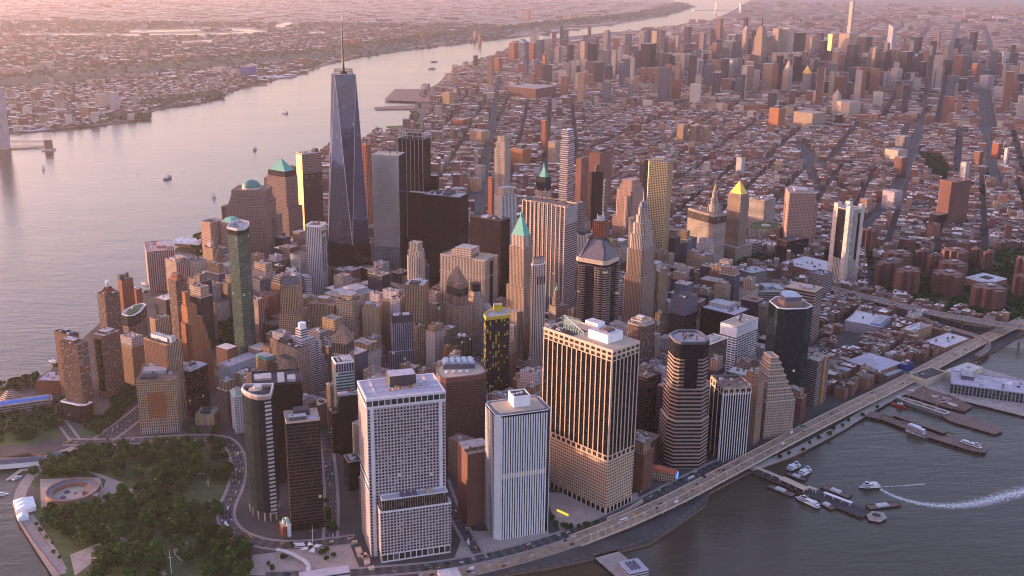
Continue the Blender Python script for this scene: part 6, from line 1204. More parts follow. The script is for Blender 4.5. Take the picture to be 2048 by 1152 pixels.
# swoosh canopy and transit roof
pts = smooth([P(*q, 8) for q in [(553, 1098), (575, 1103), (600, 1115), (618, 1128), (616, 1142)]], 2); r = ribbon(pts, 5); c = pts[len(pts)//2]; o = empty('bus_canopy', c[0], c[1], 3, 0, 'white curved ribbon canopy over the bus stop', 'canopy'); mb = MB()
for i in range(len(pts)-1): q = [(v.x-c[0], v.y-c[1]) for v in (r[i][1], r[i+1][1], r[i+1][0], r[i][0])]; mb.prism(q, 4.6, 5.0, 'rooflight', 'rooflight', bottom=True)
mb.build('roof', o)
for i in range(1, len(pts), 4): MB().cyl(pts[i][0]-c[0], pts[i][1]-c[1], .2, 0, 4.58, 'trimwhite', n=6).build('post', o)
for k in range(14):
    x_, y_ = rnd.uniform(700, 745), 0; y_ = 1080+(x_-700)*1.35+rnd.uniform(-6, 6); p = P(x_, min(y_, 1140), 3); o = MB().box(-3, 3, -2, 2, 0, 2.6, 'trimtan', rnd.choice(['crane', 'trimtan', 'rooftan'])).prism([(-3.4, -2.4), (3.4, -2.4), (3.4, 2.4), (-3.4, 2.4)], 2.62, 2.9, 'trimtan', rnd.choice(['trimtan', 'rooftan'])).build('kiosk'); o.location = (p[0], p[1], 3.02); o.rotation_euler = (0, 0, .2+.1*rnd.random()); tag(o, 'small tan roofed street kiosk left of the gridded slab', 'kiosk', 'kiosks beside the gridded slab')
t = setup('terminal_hall', 'pale flat terminal roof corner at the bottom edge', 'ferry terminal', 588, (600, 1158), 700, 14, az=80, dep=14); MB().prism(t.poly, 0, 11, 'bandw', 'rooflav').build('facade', t.root); 
t = setup('terminal_hall', 'white glass roofed ferry shed cut by the bottom edge', 'ferry terminal', 872, (885, 1162), 925, 10, az=78, dep=22); MB().prism(t.poly, 0, 7, 'bandw', 'rooflight').build('facade', t.root)
wall('sea_wall', 'stone sea wall with railings along the park promenade', [(118, 1150), (95, 1121), (59, 1074), (38, 1039), (25, 1005)], 1.2, 3.0, 4.1, 'sandstone')
# street tunnels / low curved wall at big tower base
wall('retaining_wall', 'tan retaining wall below the huge dark tower with tan piers', [(1214, 1042), (1250, 1027), (1285, 1005)], 1.5, 3.0, 8, 'trimtan')
# winter garden tent-like white canopy roof on far pier, left
x, y = P(378, 492, 3); o = empty('tent_roof_pier', x, y, 3, -.35, 'white zigzag tent roof on the river edge behind the striped slabs', 'canopy')
for k in range(4): MB().frustum([(-34+17*k, -16), (-17+17*k, -16), (-17+17*k, 16), (-34+17*k, 16)], 8, [(-26+17*k, -16), (-25+17*k, -16), (-25+17*k, 16), (-26+17*k, 16)], 17, 'tentwhite', 'tentwhite').build('roof_peak', o)
MB().box(-30, 30, -12, 12, 0, 7.98, 'brickwall').build('hall', o)
# tunnel vent house with trestle at left of river
x, y = P(98, 300, 0); o = empty('vent_house', x, y, 0, .2, 'square brick vent house on a stone plinth in the left river', 'vent house'); MB().box(-22, 22, -16, 16, -.6, 5, 'concpale').build('plinth', o); MB().box(-13, 13, -11, 11, 5.02, 36, 'brickwall', 'roofbrown').box(-14, 14, -12, 12, 36.02, 38, 'trimtan').build('tower', o)
pier('trestle', 'thin steel trestle walkway joining the vent house to the far shore', [(0, 280), (92, 281), (92, 284), (0, 284)], -1, 14, 'conc', 'trestle', 'steelgrey'); pier('trestle', 'low slanted fender walkway in front of the vent house trestle', [(0, 296), (88, 291), (88, 293), (0, 299)], -1, 4, 'conc', 'trestle', 'wood')
pier('finger_pier', 'long flat pier with sheds and parked cars past the tallest glass tower', [(768, 200), (790, 178), (880, 178), (880, 205)], -1, 8, 'roofbrown'); pier('finger_pier', 'narrow jetty right of the tallest glass tower, nearest of the far piers', [(728, 279), (800, 277), (800, 283), (728, 285)], -1, 3, 'rooftan'); pier('finger_pier', 'tree dotted narrow pier behind the construction towers', [(772, 252), (826, 250), (826, 256), (776, 257)], -1, 3, 'grass'); pier('finger_pier', 'low pier with a shed below the flat parking pier', [(748, 214), (830, 210), (830, 218), (752, 219)], -1, 3, 'roofbrown'); pier('finger_pier', 'upper flat pier before the far mirrored towers', [(888, 146), (960, 138), (970, 148), (895, 156)], -1, 8, 'pink')
pier('finger_pier', 'pale pier jutting from the far left shore near the blue block', [(512, 152), (586, 149), (586, 154), (512, 157)], -1, 5, 'rooflight'); pier('finger_pier', 'thin far shore jetty below the blue block', [(455, 172), (535, 169), (535, 171), (455, 174)], -1, 2, 'wood'); pier('finger_pier', 'dark far shore marina deck at left', [(160, 247), (240, 240), (262, 244), (180, 253)], -1, 2, 'wood'); pier('finger_pier', 'grey wharf along the far left shore', [(10, 262), (110, 252), (165, 252), (60, 263)], -1, 4, 'rooflav')
# ================================================================== FAR TOWERS
FARBOX = []
def ftower(label, x0, x1, yt, yb, m, az=None, pent=None, spire=None, cone=None, ar=1.0, tiers=None, slant=0, name='far_tower', cat='skyscraper', zg=ZG):
    xc = (x0+x1)/2; xf = x0+(x1-x0)*.58; z = hbase((xf, yt), (xf, yb))
    t = setup(name, label, cat, x0, (xf, yt), x1, z, az=az, ar=ar); H = t.H; LAND.append((label, *t.c))
    FARBOX.append((x0, x1, yt, yb, math.hypot(t.c[0]-CX, t.c[1]-CY)))
    if tiers:
        zb = 0
        for k, (s, f_) in enumerate(tiers):
            q = [(p[0]*s, p[1]*s) for p in t.poly]; MB().prism(q, zb+(.05 if k else 0), H*f_, m, 'gravel').build('setback' if k else 'facade', t.root); zb = H*f_
    elif slant:
        q = t.poly; mb = MB().prism(q, 0, H-slant, m); h0 = H-slant+.02
        mb.quad([(*q[0], h0), (*q[1], h0), (*q[2], H), (*q[3], H)], [(0, 0), (6, 0), (6, 6), (0, 6)], m); mb.quad([(*q[1], h0), (*q[2], h0), (*q[2], H)], [(0, 0)]*3, m); mb.quad([(*q[3], h0), (*q[0], h0), (*q[3], H)], [(0, 0)]*3, m); mb.quad([(*q[2], h0), (*q[3], h0), (*q[3], H), (*q[2], H)], [(0, 0)]*4, m); mb.build('facade', t.root)
    else: MB().prism(t.poly, 0, H, m).build('facade', t.root); MB().prism(inset(t.poly, .5), H+.02, H+1.0, 'gravel', 'gravel').build('roof', t.root)
    if pent: MB().prism(fr(t, .25, .75, .25, .75), H+1.02, H+pent, 'roofdark', 'roofgrey').build('mechanical_penthouse', t.root)
    if cone: MB().frustum([(p[0]*.9, p[1]*.9) for p in t.poly], H+1.02, [(p[0]*.04, p[1]*.04) for p in t.poly], H+cone[0], cone[1], cone[1]).build('pointed_roof', t.root)
    if spire: MB().cyl(0, 0, max(1.5, t.w*.08), H+.5, H+spire, 'darkmetal', n=6, r1=.4).build('spire', t.root)
    return t
FT = [
 ('orange brick tower under construction by the far river', 1018, 1036, 86, 126, 'const', {}), ('slanted mirrored tower beside the orange brick far tower', 1040, 1058, 79, 130, 'bluegl', dict(slant=22, spire=8)),
 ('copper coloured glass tower behind the slanted mirrored one', 1059, 1073, 86, 128, 'const', {}), ('dark blue far tower right of the copper coloured one', 1073, 1089, 80, 130, 'bluegl', {}),
 ('thin orange far block right of the dark blue tower', 1085, 1094, 110, 136, 'orange', {}), ('small grey pointed far tower by the upper river', 1098, 1107, 102, 131, 'bandg', dict(pent=6)), ('grey slab tower second from the dark slim one', 1110, 1124, 94, 136, 'bandg', {}),
 ('dark slim far tower alone against the upper river', 1135, 1148, 90, 132, 'dband', {}), ('wide tan far tower left of the black narrow block', 1161, 1176, 84, 128, 'stone', {}), ('black narrow block before the tall grey far tower', 1176, 1195, 87, 134, 'black', {}),
 ('tall grey far tower with stepped top', 1207, 1222, 63, 112, 'bandg', dict(pent=12)), ('broad black slab tower in front of the far grey cluster', 1282, 1313, 88, 150, 'black', {}), ('grey far tower left behind the broad black slab', 1279, 1296, 64, 112, 'bandg', {}),
 ('grey far tower right behind the broad black slab', 1304, 1321, 63, 116, 'stone', {}), ('orange far tower under construction with crane by the shore', 988, 1005, 117, 150, 'const', dict(spire=20)),
 ('tallest slim pale square tower on the far skyline', 1700, 1711, 3, 92, 'lime', {}), ('dark square tower left of the mast topped stone tower', 1368, 1384, 54, 98, 'dband', {}), ('reddish far tower just above the teal glass one', 1434, 1447, 38, 92, 'brick', {}),
 ('narrow dark tower tip behind the art deco far towers', 1488, 1497, 35, 90, 'dband', dict(spire=20)), ('tan tower with silver cap left of the mast topped stone tower', 1486, 1499, 58, 125, 'stone', dict(cone=(25, 'steelgrey'))),
 ('black block with broad white cap behind the far midtown cluster', 1589, 1612, 66, 115, 'black', {}), ('dark far block right of the white capped black block', 1634, 1649, 66, 108, 'dband', {}), ('wide grey far slab below the tallest slim pale tower', 1679, 1714, 68, 128, 'stone', {}),
 ('long dark far block right of the wide grey slab', 1714, 1746, 74, 116, 'dband', {}), ('pale tower with slanted white crown on the far skyline', 1778, 1795, 49, 115, 'lav', dict(slant=24)), ('dark far block right of the slanted white crown', 1825, 1846, 74, 112, 'dglass', {}),
 ('black slim far slab near the right edge', 1941, 1957, 64, 114, 'black', {}), ('dark far tower between the slanted crown and the avenue', 1862, 1875, 82, 120, 'dband', {}), ('thin bronze far tower beside the long avenue', 1876, 1883, 65, 104, 'brick', {}),
 ('gold lit far tower left of the wide grey slab', 1657, 1671, 69, 112, 'gold', {}), ('reddish far tower before the wide grey slab', 1673, 1690, 110, 155, 'brickr', {}), ('dark far tower below the wide grey slab', 1695, 1719, 90, 148, 'dband', dict(pent=6)),  # gold lit tower: sunset light comes from its facade colour
 ('black slim residential tower in front of the far midtown cluster', 1555, 1567, 112, 190, 'black', dict(pent=10)), ('dark tower between the clock tower and the gold pyramid far tower', 1588, 1604, 113, 178, 'dglass', {}),
 ('white and black two tone far tower', 1459, 1470, 120, 168, 'whitev', {}), ('teal glass far slab left of the mast topped stone tower', 1445, 1480, 83, 128, 'bluegl', {}), ('large dark far slab right of centre beside the avenue', 1799, 1827, 104, 158, 'dband', {}),
 ('dark far tower with lit roof by the avenue', 1838, 1855, 124, 165, 'dglass', {}), ('red brown ribbed far tower near the right edge', 1910, 1938, 112, 165, 'proj', dict(pent=6)), ('slim white far tower at the right edge', 2002, 2014, 105, 134, 'whitef', {}),
 ('pale white far block below the large dark slab', 1782, 1806, 138, 168, 'lime', {}), ('dark far tower left of the large dark slab', 1761, 1780, 103, 155, 'dband', {}), ('grey far tower above the teal glass slab', 1400, 1414, 66, 112, 'bandg', {}), ('tan far tower beside the upper river bend', 1348, 1362, 72, 118, 'stone', {}),
 ('brown far tower left of the teal glass slab', 1423, 1441, 88, 130, 'brick', {}), ('grey stone far tower right of the mast topped one', 1546, 1566, 58, 120, 'stone', {}), ('wide stone far tower behind the gold pyramid tower', 1566, 1588, 57, 120, 'lime', {}), ('brown far tower below the white capped black block', 1614, 1632, 74, 130, 'stone', {}), ('dark far tower beside the gold lit one', 1640, 1656, 82, 135, 'dglass', {}), ('grey far tower right of the dark tower by the avenue', 1740, 1760, 96, 150, 'stone', {}), ('dull red far tower right of the lower avenue', 1945, 1962, 128, 168, 'brickr', {}), ('low teal far block right of the lower avenue', 1966, 1985, 140, 165, 'bluegl', {}), ('dark far block between the two avenues', 1888, 1906, 120, 160, 'dband', {}), ('far white block far right beyond the ribbed tower', 1960, 1990, 152, 180, 'lav', {}),
 ('brown block with teal flat roof left of the church avenue', 906, 940, 240, 257, 'brickr', {}), ('wide tan gridded block right of the teal roofed block', 939, 980, 264, 292, 'tan', {}), ('orange lit block right of the very tall limestone tower', 1021, 1063, 300, 336, 'orange', dict(pent=14)), ('cream block beside the dark avenue', 940, 964, 358, 384, 'tanplain', {}), ('pale gridded block behind the cream block', 949, 971, 333, 364, 'limev', {}),  # orange lit block: the low sun is put into its wall colour
 ('red brown slim tower under construction left of the stacked balcony tower', 1083, 1097, 242, 312, 'const', dict(spire=30)), ('grey brown block left of the stacked balcony tower', 1096, 1121, 285, 338, 'stone', {}), ('tall beige slab by the far piers', 884, 909, 186, 214, 'tan', {}), ('very long brown block with flat roof in the middle distance', 1016, 1112, 178, 202, 'brick', {}),
 ('left of three tan slab flats in the middle distance', 1355, 1376, 251, 291, 'tanv', {}), ('middle of three tan slab flats in the middle distance', 1380, 1402, 252, 292, 'tanv', {}), ('right of three tan slab flats in the middle distance', 1404, 1424, 253, 293, 'tanv', {}), ('orange brick hall tower above the village roofs', 1539, 1572, 218, 260, 'orange', dict(pent=10)), ('long grey brown library block in the middle distance', 1588, 1653, 228, 258, 'stone', {}), ('black glass cube block beside the long library block', 1671, 1687, 230, 252, 'black', {}),
 ('pale clock tower with wide base block in the middle distance', 1666, 1682, 190, 232, 'lime', dict(cone=(26, 'lime'))), ('wide pale block at the foot of the pale clock tower', 1668, 1722, 205, 236, 'lime', {}), ('striped flats block near the right avenue', 1792, 1823, 274, 304, 'bandg', {}), ('low white stepped block left of the green park square', 1770, 1816, 302, 327, 'lime', {}), ('dark brown tower in front of the white stepped block', 1790, 1816, 316, 356, 'brick', {}), ('slim white tower amid the red roofs', 1473, 1491, 316, 352, 'whitev', dict(pent=8)),
 ('grey ribbed flats by the green park square', 1922, 1941, 326, 367, 'whitev', {}), ('narrow white slab far right of the green park square', 2010, 2019, 297, 337, 'whitef', {}), ('brown lit flats right of the lower avenue', 1985, 2007, 288, 318, 'brickr', {}), ('brown flats at the foot of the lower avenue', 1948, 1969, 305, 338, 'brick', {}), ('long grey flats behind the ribbed slab tower', 1766, 1806, 385, 422, 'lav', {}), ('pink brick stepped far flats group', 1720, 1745, 400, 430, 'pinkf', {}),
]
for (lb, x0, x1, yt, yb, m, kw) in FT: ftower(lb, x0, x1, yt, yb, m, **kw)
ftower('mast topped stepped stone tower, the tallest of the far midtown cluster', 1510, 1538, 53, 150, 'stonev', tiers=[(1.25, .28), (.95, .80), (.72, .92), (.5, 1.0)], spire=75)
ftower('slim far clock tower with pointed top and glowing tip', 1567, 1586, 140, 192, 'limev', cone=(52, 'lime'))
ftower('far tower with gilded pyramid roof', 1603, 1625, 148, 192, 'limev', tiers=[(1.1, .6), (.72, 1.0)], cone=(42, 'goldleaf'))
NJT = [('left of two pink twin slabs on the far left shore', 10, 26, 138, 160, 'pinkf'), ('right of two pink twin slabs on the far left shore', 28, 45, 139, 161, 'pinkf'), ('brown tower above the far wooded ridge', 349, 373, 110, 130, 'orange'), ('pale stepped flats on the far left shore', 188, 216, 190, 216, 'lime'), ('bluish slab beside the pale stepped flats across the river', 217, 237, 187, 224, 'lav'), ('long tan flats below the bluish slab across the river', 160, 188, 215, 233, 'tan'), ('pale warehouse by the far blue hall', 424, 458, 136, 148, 'lime'), ('cream hall beside the far blue one', 460, 479, 139, 154, 'lime'), ('blue walled hall on the far shore', 480, 512, 134, 153, 'bluewall'), ('slim tower amid the far left houses', 193, 202, 95, 110, 'brick'), ('brown slim tower right of it amid far left houses', 270, 278, 96, 110, 'brick'), ('orange slim tower before the far wooded ridge', 475, 482, 98, 110, 'orange'), ('brick hospital tower on the ridge left of the tall mast', 595, 612, 118, 132, 'brickr'), ('left of two orange towers right of the tall mast', 701, 709, 78, 95, 'orange'), ('right of two orange towers right of the tall mast', 711, 719, 78, 95, 'orange'), ('left brown pair tower across the upper river', 778, 789, 75, 90, 'brickr'), ('right brown pair tower across the upper river', 791, 802, 76, 90, 'brickr'), ('bright orange slab across the upper river', 840, 847, 67, 87, 'orange'), ('grey tower across the upper river', 946, 953, 62, 80, 'stone'), ('orange thin tower across the upper river', 956, 963, 70, 88, 'orange'), ('pink tower on the far hill crest', 1053, 1061, 22, 40, 'orange'), ('cluster tower left on the far cliffs', 1138, 1146, 28, 43, 'tan'), ('cluster tower right on the far cliffs', 1148, 1157, 29, 43, 'tan'), ('brick flats on the far bank before the cliffs', 995, 1001, 54, 70, 'brick'), ('huge grey tower cut by the left edge across the river', -22, 8, 186, 300, 'lav')]
for (lb, x0, x1, yt, yb, m) in NJT: ftower(lb, x0, x1, yt, yb, m, name='far_block', cat='apartment tower')
# suspension bridge far away
a = P(1385, 29, 3); b = P(1480, 28, 3)
c = ((a[0]+b[0])/2, (a[1]+b[1])/2); L = math.dist(a, b); o = empty('suspension_bridge', c[0], c[1], 0, math.atan2(b[1]-a[1], b[0]-a[0]), 'faint suspension bridge crossing the river on the horizon', 'bridge')
MB().box(-L/2, L/2, -18, 18, 60, 68, 'steelgrey').build('deck', o)
for x_ in (-L*.02, L*.5): 
    for y_ in (-15, 15): MB().box(x_-8, x_+8, y_-4, y_+4, 0, 184, 'steelgrey').build('tower_leg', o)
# ================================================================== VEGETATION
def leafmat(key, a, b_):
    m = D.materials.new(key); m.use_nodes = True; t = m.node_tree; b = t.nodes['Principled BSDF']; b.inputs['Roughness'].default_value = .9; b.inputs['Specular IOR Level'].default_value = .15
    oi = t.nodes.new('ShaderNodeObjectInfo'); g = t.nodes.new('ShaderNodeNewGeometry'); n = t.nodes.new('ShaderNodeTexNoise'); n.inputs['Scale'].default_value = .22; n.inputs['Detail'].default_value = 4; t.links.new(g.outputs['Position'], n.inputs['Vector'])
    ad = t.nodes.new('ShaderNodeMath'); ad.operation = 'MULTIPLY_ADD'; t.links.new(oi.outputs['Random'], ad.inputs[0]); ad.inputs[1].default_value = .5; t.links.new(n.outputs['Fac'], ad.inputs[2])
    r = t.nodes.new('ShaderNodeValToRGB'); t.links.new(ad.outputs[0], r.inputs[0]); r.color_ramp.elements[0].position = .35; r.color_ramp.elements[1].position = 1.0; r.color_ramp.elements[0].color = c4(a); r.color_ramp.elements[1].color = c4(b_); t.links.new(r.outputs[0], b.inputs['Base Color']); MATS[key] = m
leafmat('leaf', (.012, .032, .007), (.048, .098, .018))
leafmat('farleaf', (.045, .05, .03), (.11, .105, .07))  # paler than the near leaves, with distance haze in the colour
def crown_mesh(seed, R=6.0, Hc=7.0, nb=16, nl=46):
    rs = np.random.RandomState(seed); V = []; Fc = []
    for k in range(nb):
        th = rs.uniform(0, 2*np.pi); rr = R*.68*np.sqrt(rs.uniform(0, 1)); cz = 3.5+Hc*rs.uniform(.15, .85)*(1-.5*(rr/R)**2); c = np.array([rr*np.cos(th), rr*np.sin(th), cz]); br = R*rs.uniform(.26, .42)
        for l in range(nl):
            d = rs.normal(size=3); d /= np.linalg.norm(d); p = c+d*br*rs.uniform(.75, 1.05); n_ = d+rs.normal(size=3)*.5; n_ /= np.linalg.norm(n_); u = np.cross(n_, [0.3, .2, 1]); u /= np.linalg.norm(u); v = np.cross(n_, u); s = rs.uniform(.5, 1.05)
            i = len(V); V += [p-u*s-v*s*.7, p+u*s-v*s*.7, p+u*s*.6+v*s, p-u*s*.6+v*s]; Fc.append((i, i+1, i+2, i+3))
    me = D.meshes.new('crown'); me.from_pydata([tuple(q) for q in V], [], Fc); me.materials.append(MATS['leaf']); me.update(); return me
CROWNS = [crown_mesh(k, *s) for k, s in enumerate([(6.5, 7.5), (5.6, 7.0), (7.4, 8.0), (5.0, 8.5), (6.2, 6.0)])]
def trunk_mesh(seed):
    rs = random.Random(seed); mb = MB().cyl(0, 0, .42, 0, 4.6, 'bark', n=7, r1=.28)
    for k in range(4): a = rs.uniform(0, 6.28); mb.bar((0, 0, 3.6+.3*k), (2.6*math.cos(a), 2.6*math.sin(a), 6.6+.4*k), .14, 'bark', 4)
    return mb.mesh('trunk')
TRUNKS = [trunk_mesh(k) for k in range(3)]
TREES = []
def tree(x, y, s, label, group, z=3.0):
    k = rnd.randrange(5); root = empty('park_tree' if 'park' in group else 'street_tree', x, y, z, rnd.uniform(0, 6.28), label, 'tree', group); root.scale = (s, s, s*rnd.uniform(.9, 1.1))
    link('crown', CROWNS[k], root); link('trunk', TRUNKS[k % 3], root); TREES.append((x, y))
clear = [[P(*q) for q in pl] for pl in ([(85, 962), (200, 956), (268, 985), (212, 1003), (150, 1028), (82, 1020)], [(372, 972), (412, 958), (430, 992), (408, 1020), (378, 1008)], [(28, 995), (80, 1000), (80, 1055), (40, 1060)], [(395, 905), (432, 905), (432, 945), (395, 945)], [(240, 940), (262, 935), (262, 960), (244, 962)], [(283, 1065), (330, 1062), (335, 1085), (290, 1090)], [(138, 1112), (200, 1088), (212, 1102), (150, 1152)])]
zones = [('leafy tree in the dense grove between the round fort and the street', 'trees in the park grove', [(205, 900), (330, 890), (450, 890), (464, 935), (455, 965), (380, 962), (300, 968), (262, 962), (215, 945), (150, 935)], 9.6, 58),
         ('leafy tree in the dark middle of the park below the plaza', 'trees in the park middle', [(212, 1003), (250, 985), (300, 968), (375, 972), (395, 1022), (440, 1015), (438, 1050), (458, 1085), (350, 1095), (290, 1090), (240, 1078), (210, 1060)], 9.6, 66),
         ('leafy tree between the promenade and the round fort', 'trees by the park promenade', [(84, 1022), (150, 1028), (208, 1012), (202, 1065), (245, 1090), (170, 1092), (115, 1075)], 9.6, 30),
         ('leafy tree on the shore side of the park above the fort', 'trees in the park upper corner', [(62, 962), (95, 928), (165, 903), (215, 905), (205, 950), (120, 955)], 9.6, 22),
         ('leafy tree along the bottom edge of the park', 'trees at the park bottom', [(165, 1108), (250, 1098), (315, 1108), (325, 1162), (175, 1162)], 9.5, 20),
         ('leafy tree in the lower right of the park by the kerb', 'trees at the park bottom right', [(350, 1095), (470, 1092), (498, 1108), (498, 1162), (395, 1162), (372, 1130)], 9.5, 22)]
for lab, grp, px, sp, mx in zones:
    pl = [P(*q) for q in px]; xs = [p[0] for p in pl]; ys = [p[1] for p in pl]; c_ = 0; tr = 0
    while c_ < mx and tr < 4000:
        tr += 1; x = rnd.uniform(min(xs), max(xs)); y = rnd.uniform(min(ys), max(ys))
        if not inpoly([x], [y], pl)[0] or any(inpoly([x], [y], q)[0] for q in clear) or any((x-a)**2+(y-b_)**2 < sp*sp for a, b_ in TREES[-140:]): continue
        tree(x, y, rnd.uniform(1.15, 1.65), lab, grp); c_ += 1
rows = [('esplanade tree along the river shore by the brown towers', [(112, 735), (190, 668), (242, 612), (292, 588), (330, 572)], 9, .8), ('garden tree between the brown river towers', [(140, 800), (240, 770), (262, 740), (330, 700)], 8, .8), ('garden tree between the stepped museum and the white pier house', [(-5, 850), (60, 840), (100, 860), (60, 880), (0, 885)], 8, .9), ('street tree beside the west highway', [(170, 850), (250, 812), (262, 805)], 8, .7), ('street tree in the median left of the tan classical block', [(195, 872), (240, 835)], 8, .7), ('small tree by the stepped museum', [(45, 815), (75, 820), (85, 845), (120, 800)], 9, .8), ('tree on the shore behind the stepped museum', [(5, 785), (35, 768), (70, 757)], 9, .8), ('tree in the plaza below the huge dark tower', [(1100, 1040), (1130, 1062), (1160, 1058), (1190, 1052)], 9, .65), ('tree on the lawn by the red tiled house', [(1268, 985), (1285, 975), (1300, 968)], 7, .6), ('shore tree below the elevated highway', [(1560, 918), (1600, 900), (1640, 880), (1670, 862), (1700, 845), (1750, 818)], 11, .6), ('tree beside the dark slab tower', [(655, 1025), (660, 1050), (672, 1062), (650, 1010)], 7, .75), ('tree in the square with the petalled pavilion', [(590, 1095), (640, 1108), (660, 1125), (670, 1100), (530, 1125), (540, 1140)], 9, .6), ('tree at the plain limestone box', [(378, 862), (388, 872), (440, 858), (432, 868)], 6, .8), ('dark tree behind the police block', [(1440, 505), (1480, 512), (1560, 528)], 10, .9), ('tree along the promenade hedge', [(75, 1050), (95, 1085), (115, 1120)], 6, .45)]
for lab, px, n_, s in rows:
    pts = [P(*q) for q in px]
    for k in range(n_):
        f_ = k/(n_-1)*(len(pts)-1); i = min(int(f_), len(pts)-2); a, b_ = pts[i], pts[i+1]; g = f_-i
        tree(a[0]+(b_[0]-a[0])*g+rnd.uniform(-3, 3), a[1]+(b_[1]-a[1])*g+rnd.uniform(-3, 3), s*rnd.uniform(.8, 1.15), lab, lab+'s')
# ================================================================== VEHICLES
def carmesh(kind, paint):
    mb = MB()
    if kind == 'car':
        mb.frustum([(-2.3, -.9), (2.3, -.9), (2.3, .9), (-2.3, .9)], .35, [(-2.25, -.88), (2.2, -.88), (2.2, .88), (-2.25, .88)], .95, paint, paint, bottom=True).frustum([(-1.9, -.82), (1.0, -.82), (1.0, .82), (-1.9, .82)], .96, [(-1.4, -.7), (.4, -.7), (.4, .7), (-1.4, .7)], 1.5, 'glassdark', paint); wx = (-1.4, 1.4)
    elif kind == 'bus':
        mb.box(-6, 6, -1.3, 1.3, .45, 1.3, paint, paint, bottom=True).box(-6, 6, -1.28, 1.28, 1.31, 2.3, 'glassdark').box(-6, 6, -1.3, 1.3, 2.31, 3.1, paint, 'white'); wx = (-3.8, 3.6)
    else:
        mb.box(-3.2, 1.5, -1.1, 1.1, .5, 3.0, paint, paint, bottom=True).box(1.6, 3.2, -1.05, 1.05, .5, 2.2, paint, paint).box(2.5, 3.22, -.95, .95, 1.3, 2.0, 'glassdark'); wx = (-2, 2.2)
    for x_ in wx:
        for y_ in (-.85, .85): mb.box(x_-.34, x_+.34, y_-.12, y_+.12, 0, .66, 'tyre')
    return mb.mesh(kind)
surf('carwhite', (.72, .72, .73), .3, var=.05); surf('carblack', (.02, .02, .022), .3, var=.05); surf('carsilver', (.38, .38, .4), .3, .3, var=.05); surf('caryellow', (.68, .40, .02), .35, var=.05); surf('carred', (.35, .03, .03), .3, var=.05); surf('carblue', (.04, .07, .2), .3, var=.05)
CM = {k: carmesh('car', 'car'+k) for k in ('white', 'black', 'silver', 'yellow', 'red', 'blue')}; CM['bus'] = carmesh('bus', 'white'); CM['van'] = carmesh('van', 'carwhite')
CNT = {}
ORD = 'first second third fourth fifth sixth seventh eighth ninth tenth eleventh twelfth thirteenth fourteenth fifteenth sixteenth seventeenth eighteenth nineteenth twentieth'.split()
def ordn(k): return ORD[k] if k < 20 else ('twenty '+ORD[k-20] if k < 29 else f'number {k+1}')
def cars(path, n, width, z, where, end, cols='white black silver black silver white yellow blue red'.split(), zf=None, special=True):
    cum = [0]
    for a, b in zip(path, path[1:]): cum.append(cum[-1]+math.dist(a, b))
    ss = sorted(rnd.uniform(0, cum[-1]) for _ in range(n)); last = {}
    for s in ss:
        i = max(k for k in range(len(cum)) if cum[k] <= s); i = min(i, len(path)-2); a, b = Vector(path[i]), Vector(path[i+1]); d = (b-a).normalized(); p = a+d*(s-cum[i]); nrm = Vector((-d.y, d.x))
        lane = rnd.choice((-.36, -.22, -.1, .1, .22, .36)); 
        if lane in last and s-last[lane] < 8: continue
        last[lane] = s; p += nrm*lane*width; c = rnd.choice(cols)
        if special and rnd.random() < .09: c = rnd.choice(('bus', 'van'))
        nm = {'bus': 'city_bus', 'van': 'delivery_van', 'yellow': 'taxi'}.get(c, 'car'); key = (c, where); CNT[key] = CNT.get(key, -1)+1
        txt = {'bus': 'white bus', 'van': 'white van', 'yellow': 'yellow taxi'}.get(c, c+' car')
        o = link(nm, CM[c]); o.location = (p.x, p.y, (zf(i) if zf else z)+.02); o.rotation_euler = (0, 0, math.atan2(d.y, d.x)+(math.pi if lane > 0 else 0))
        tag(o, f'{ordn(CNT[key])} {txt} on {where}, counted from {end}', {'bus': 'bus', 'van': 'van', 'yellow': 'taxi'}.get(c, 'car'), 'vehicles on '+where)
cars(R_state, 62, 15, 3.06, 'the street round the park', 'the river end', 'white yellow black yellow silver white yellow blue'.split())
cars(R_white, 20, 12, 3.07, 'the street beside the gridded slab', 'its lower end'); cars(R_south, 44, 14, 3.07, 'the shore road', 'its left end'); cars(R_broad, 12, 11, 3.08, 'the short side street', 'its lower end')
cars(R_hwy0, 16, 18, 3.1, 'the grey lower highway', 'its left end'); cars(HW, 48, 22, 0, 'the elevated highway', 'its lower end', zf=hz_); cars(R_west, 14, 24, 3.08, 'the west highway', 'the park end'); cars(bpts, 26, 22, 0, 'the bridge approach', 'its left end', zf=lambda i: 12+18*i/max(1, len(bpts)-1))

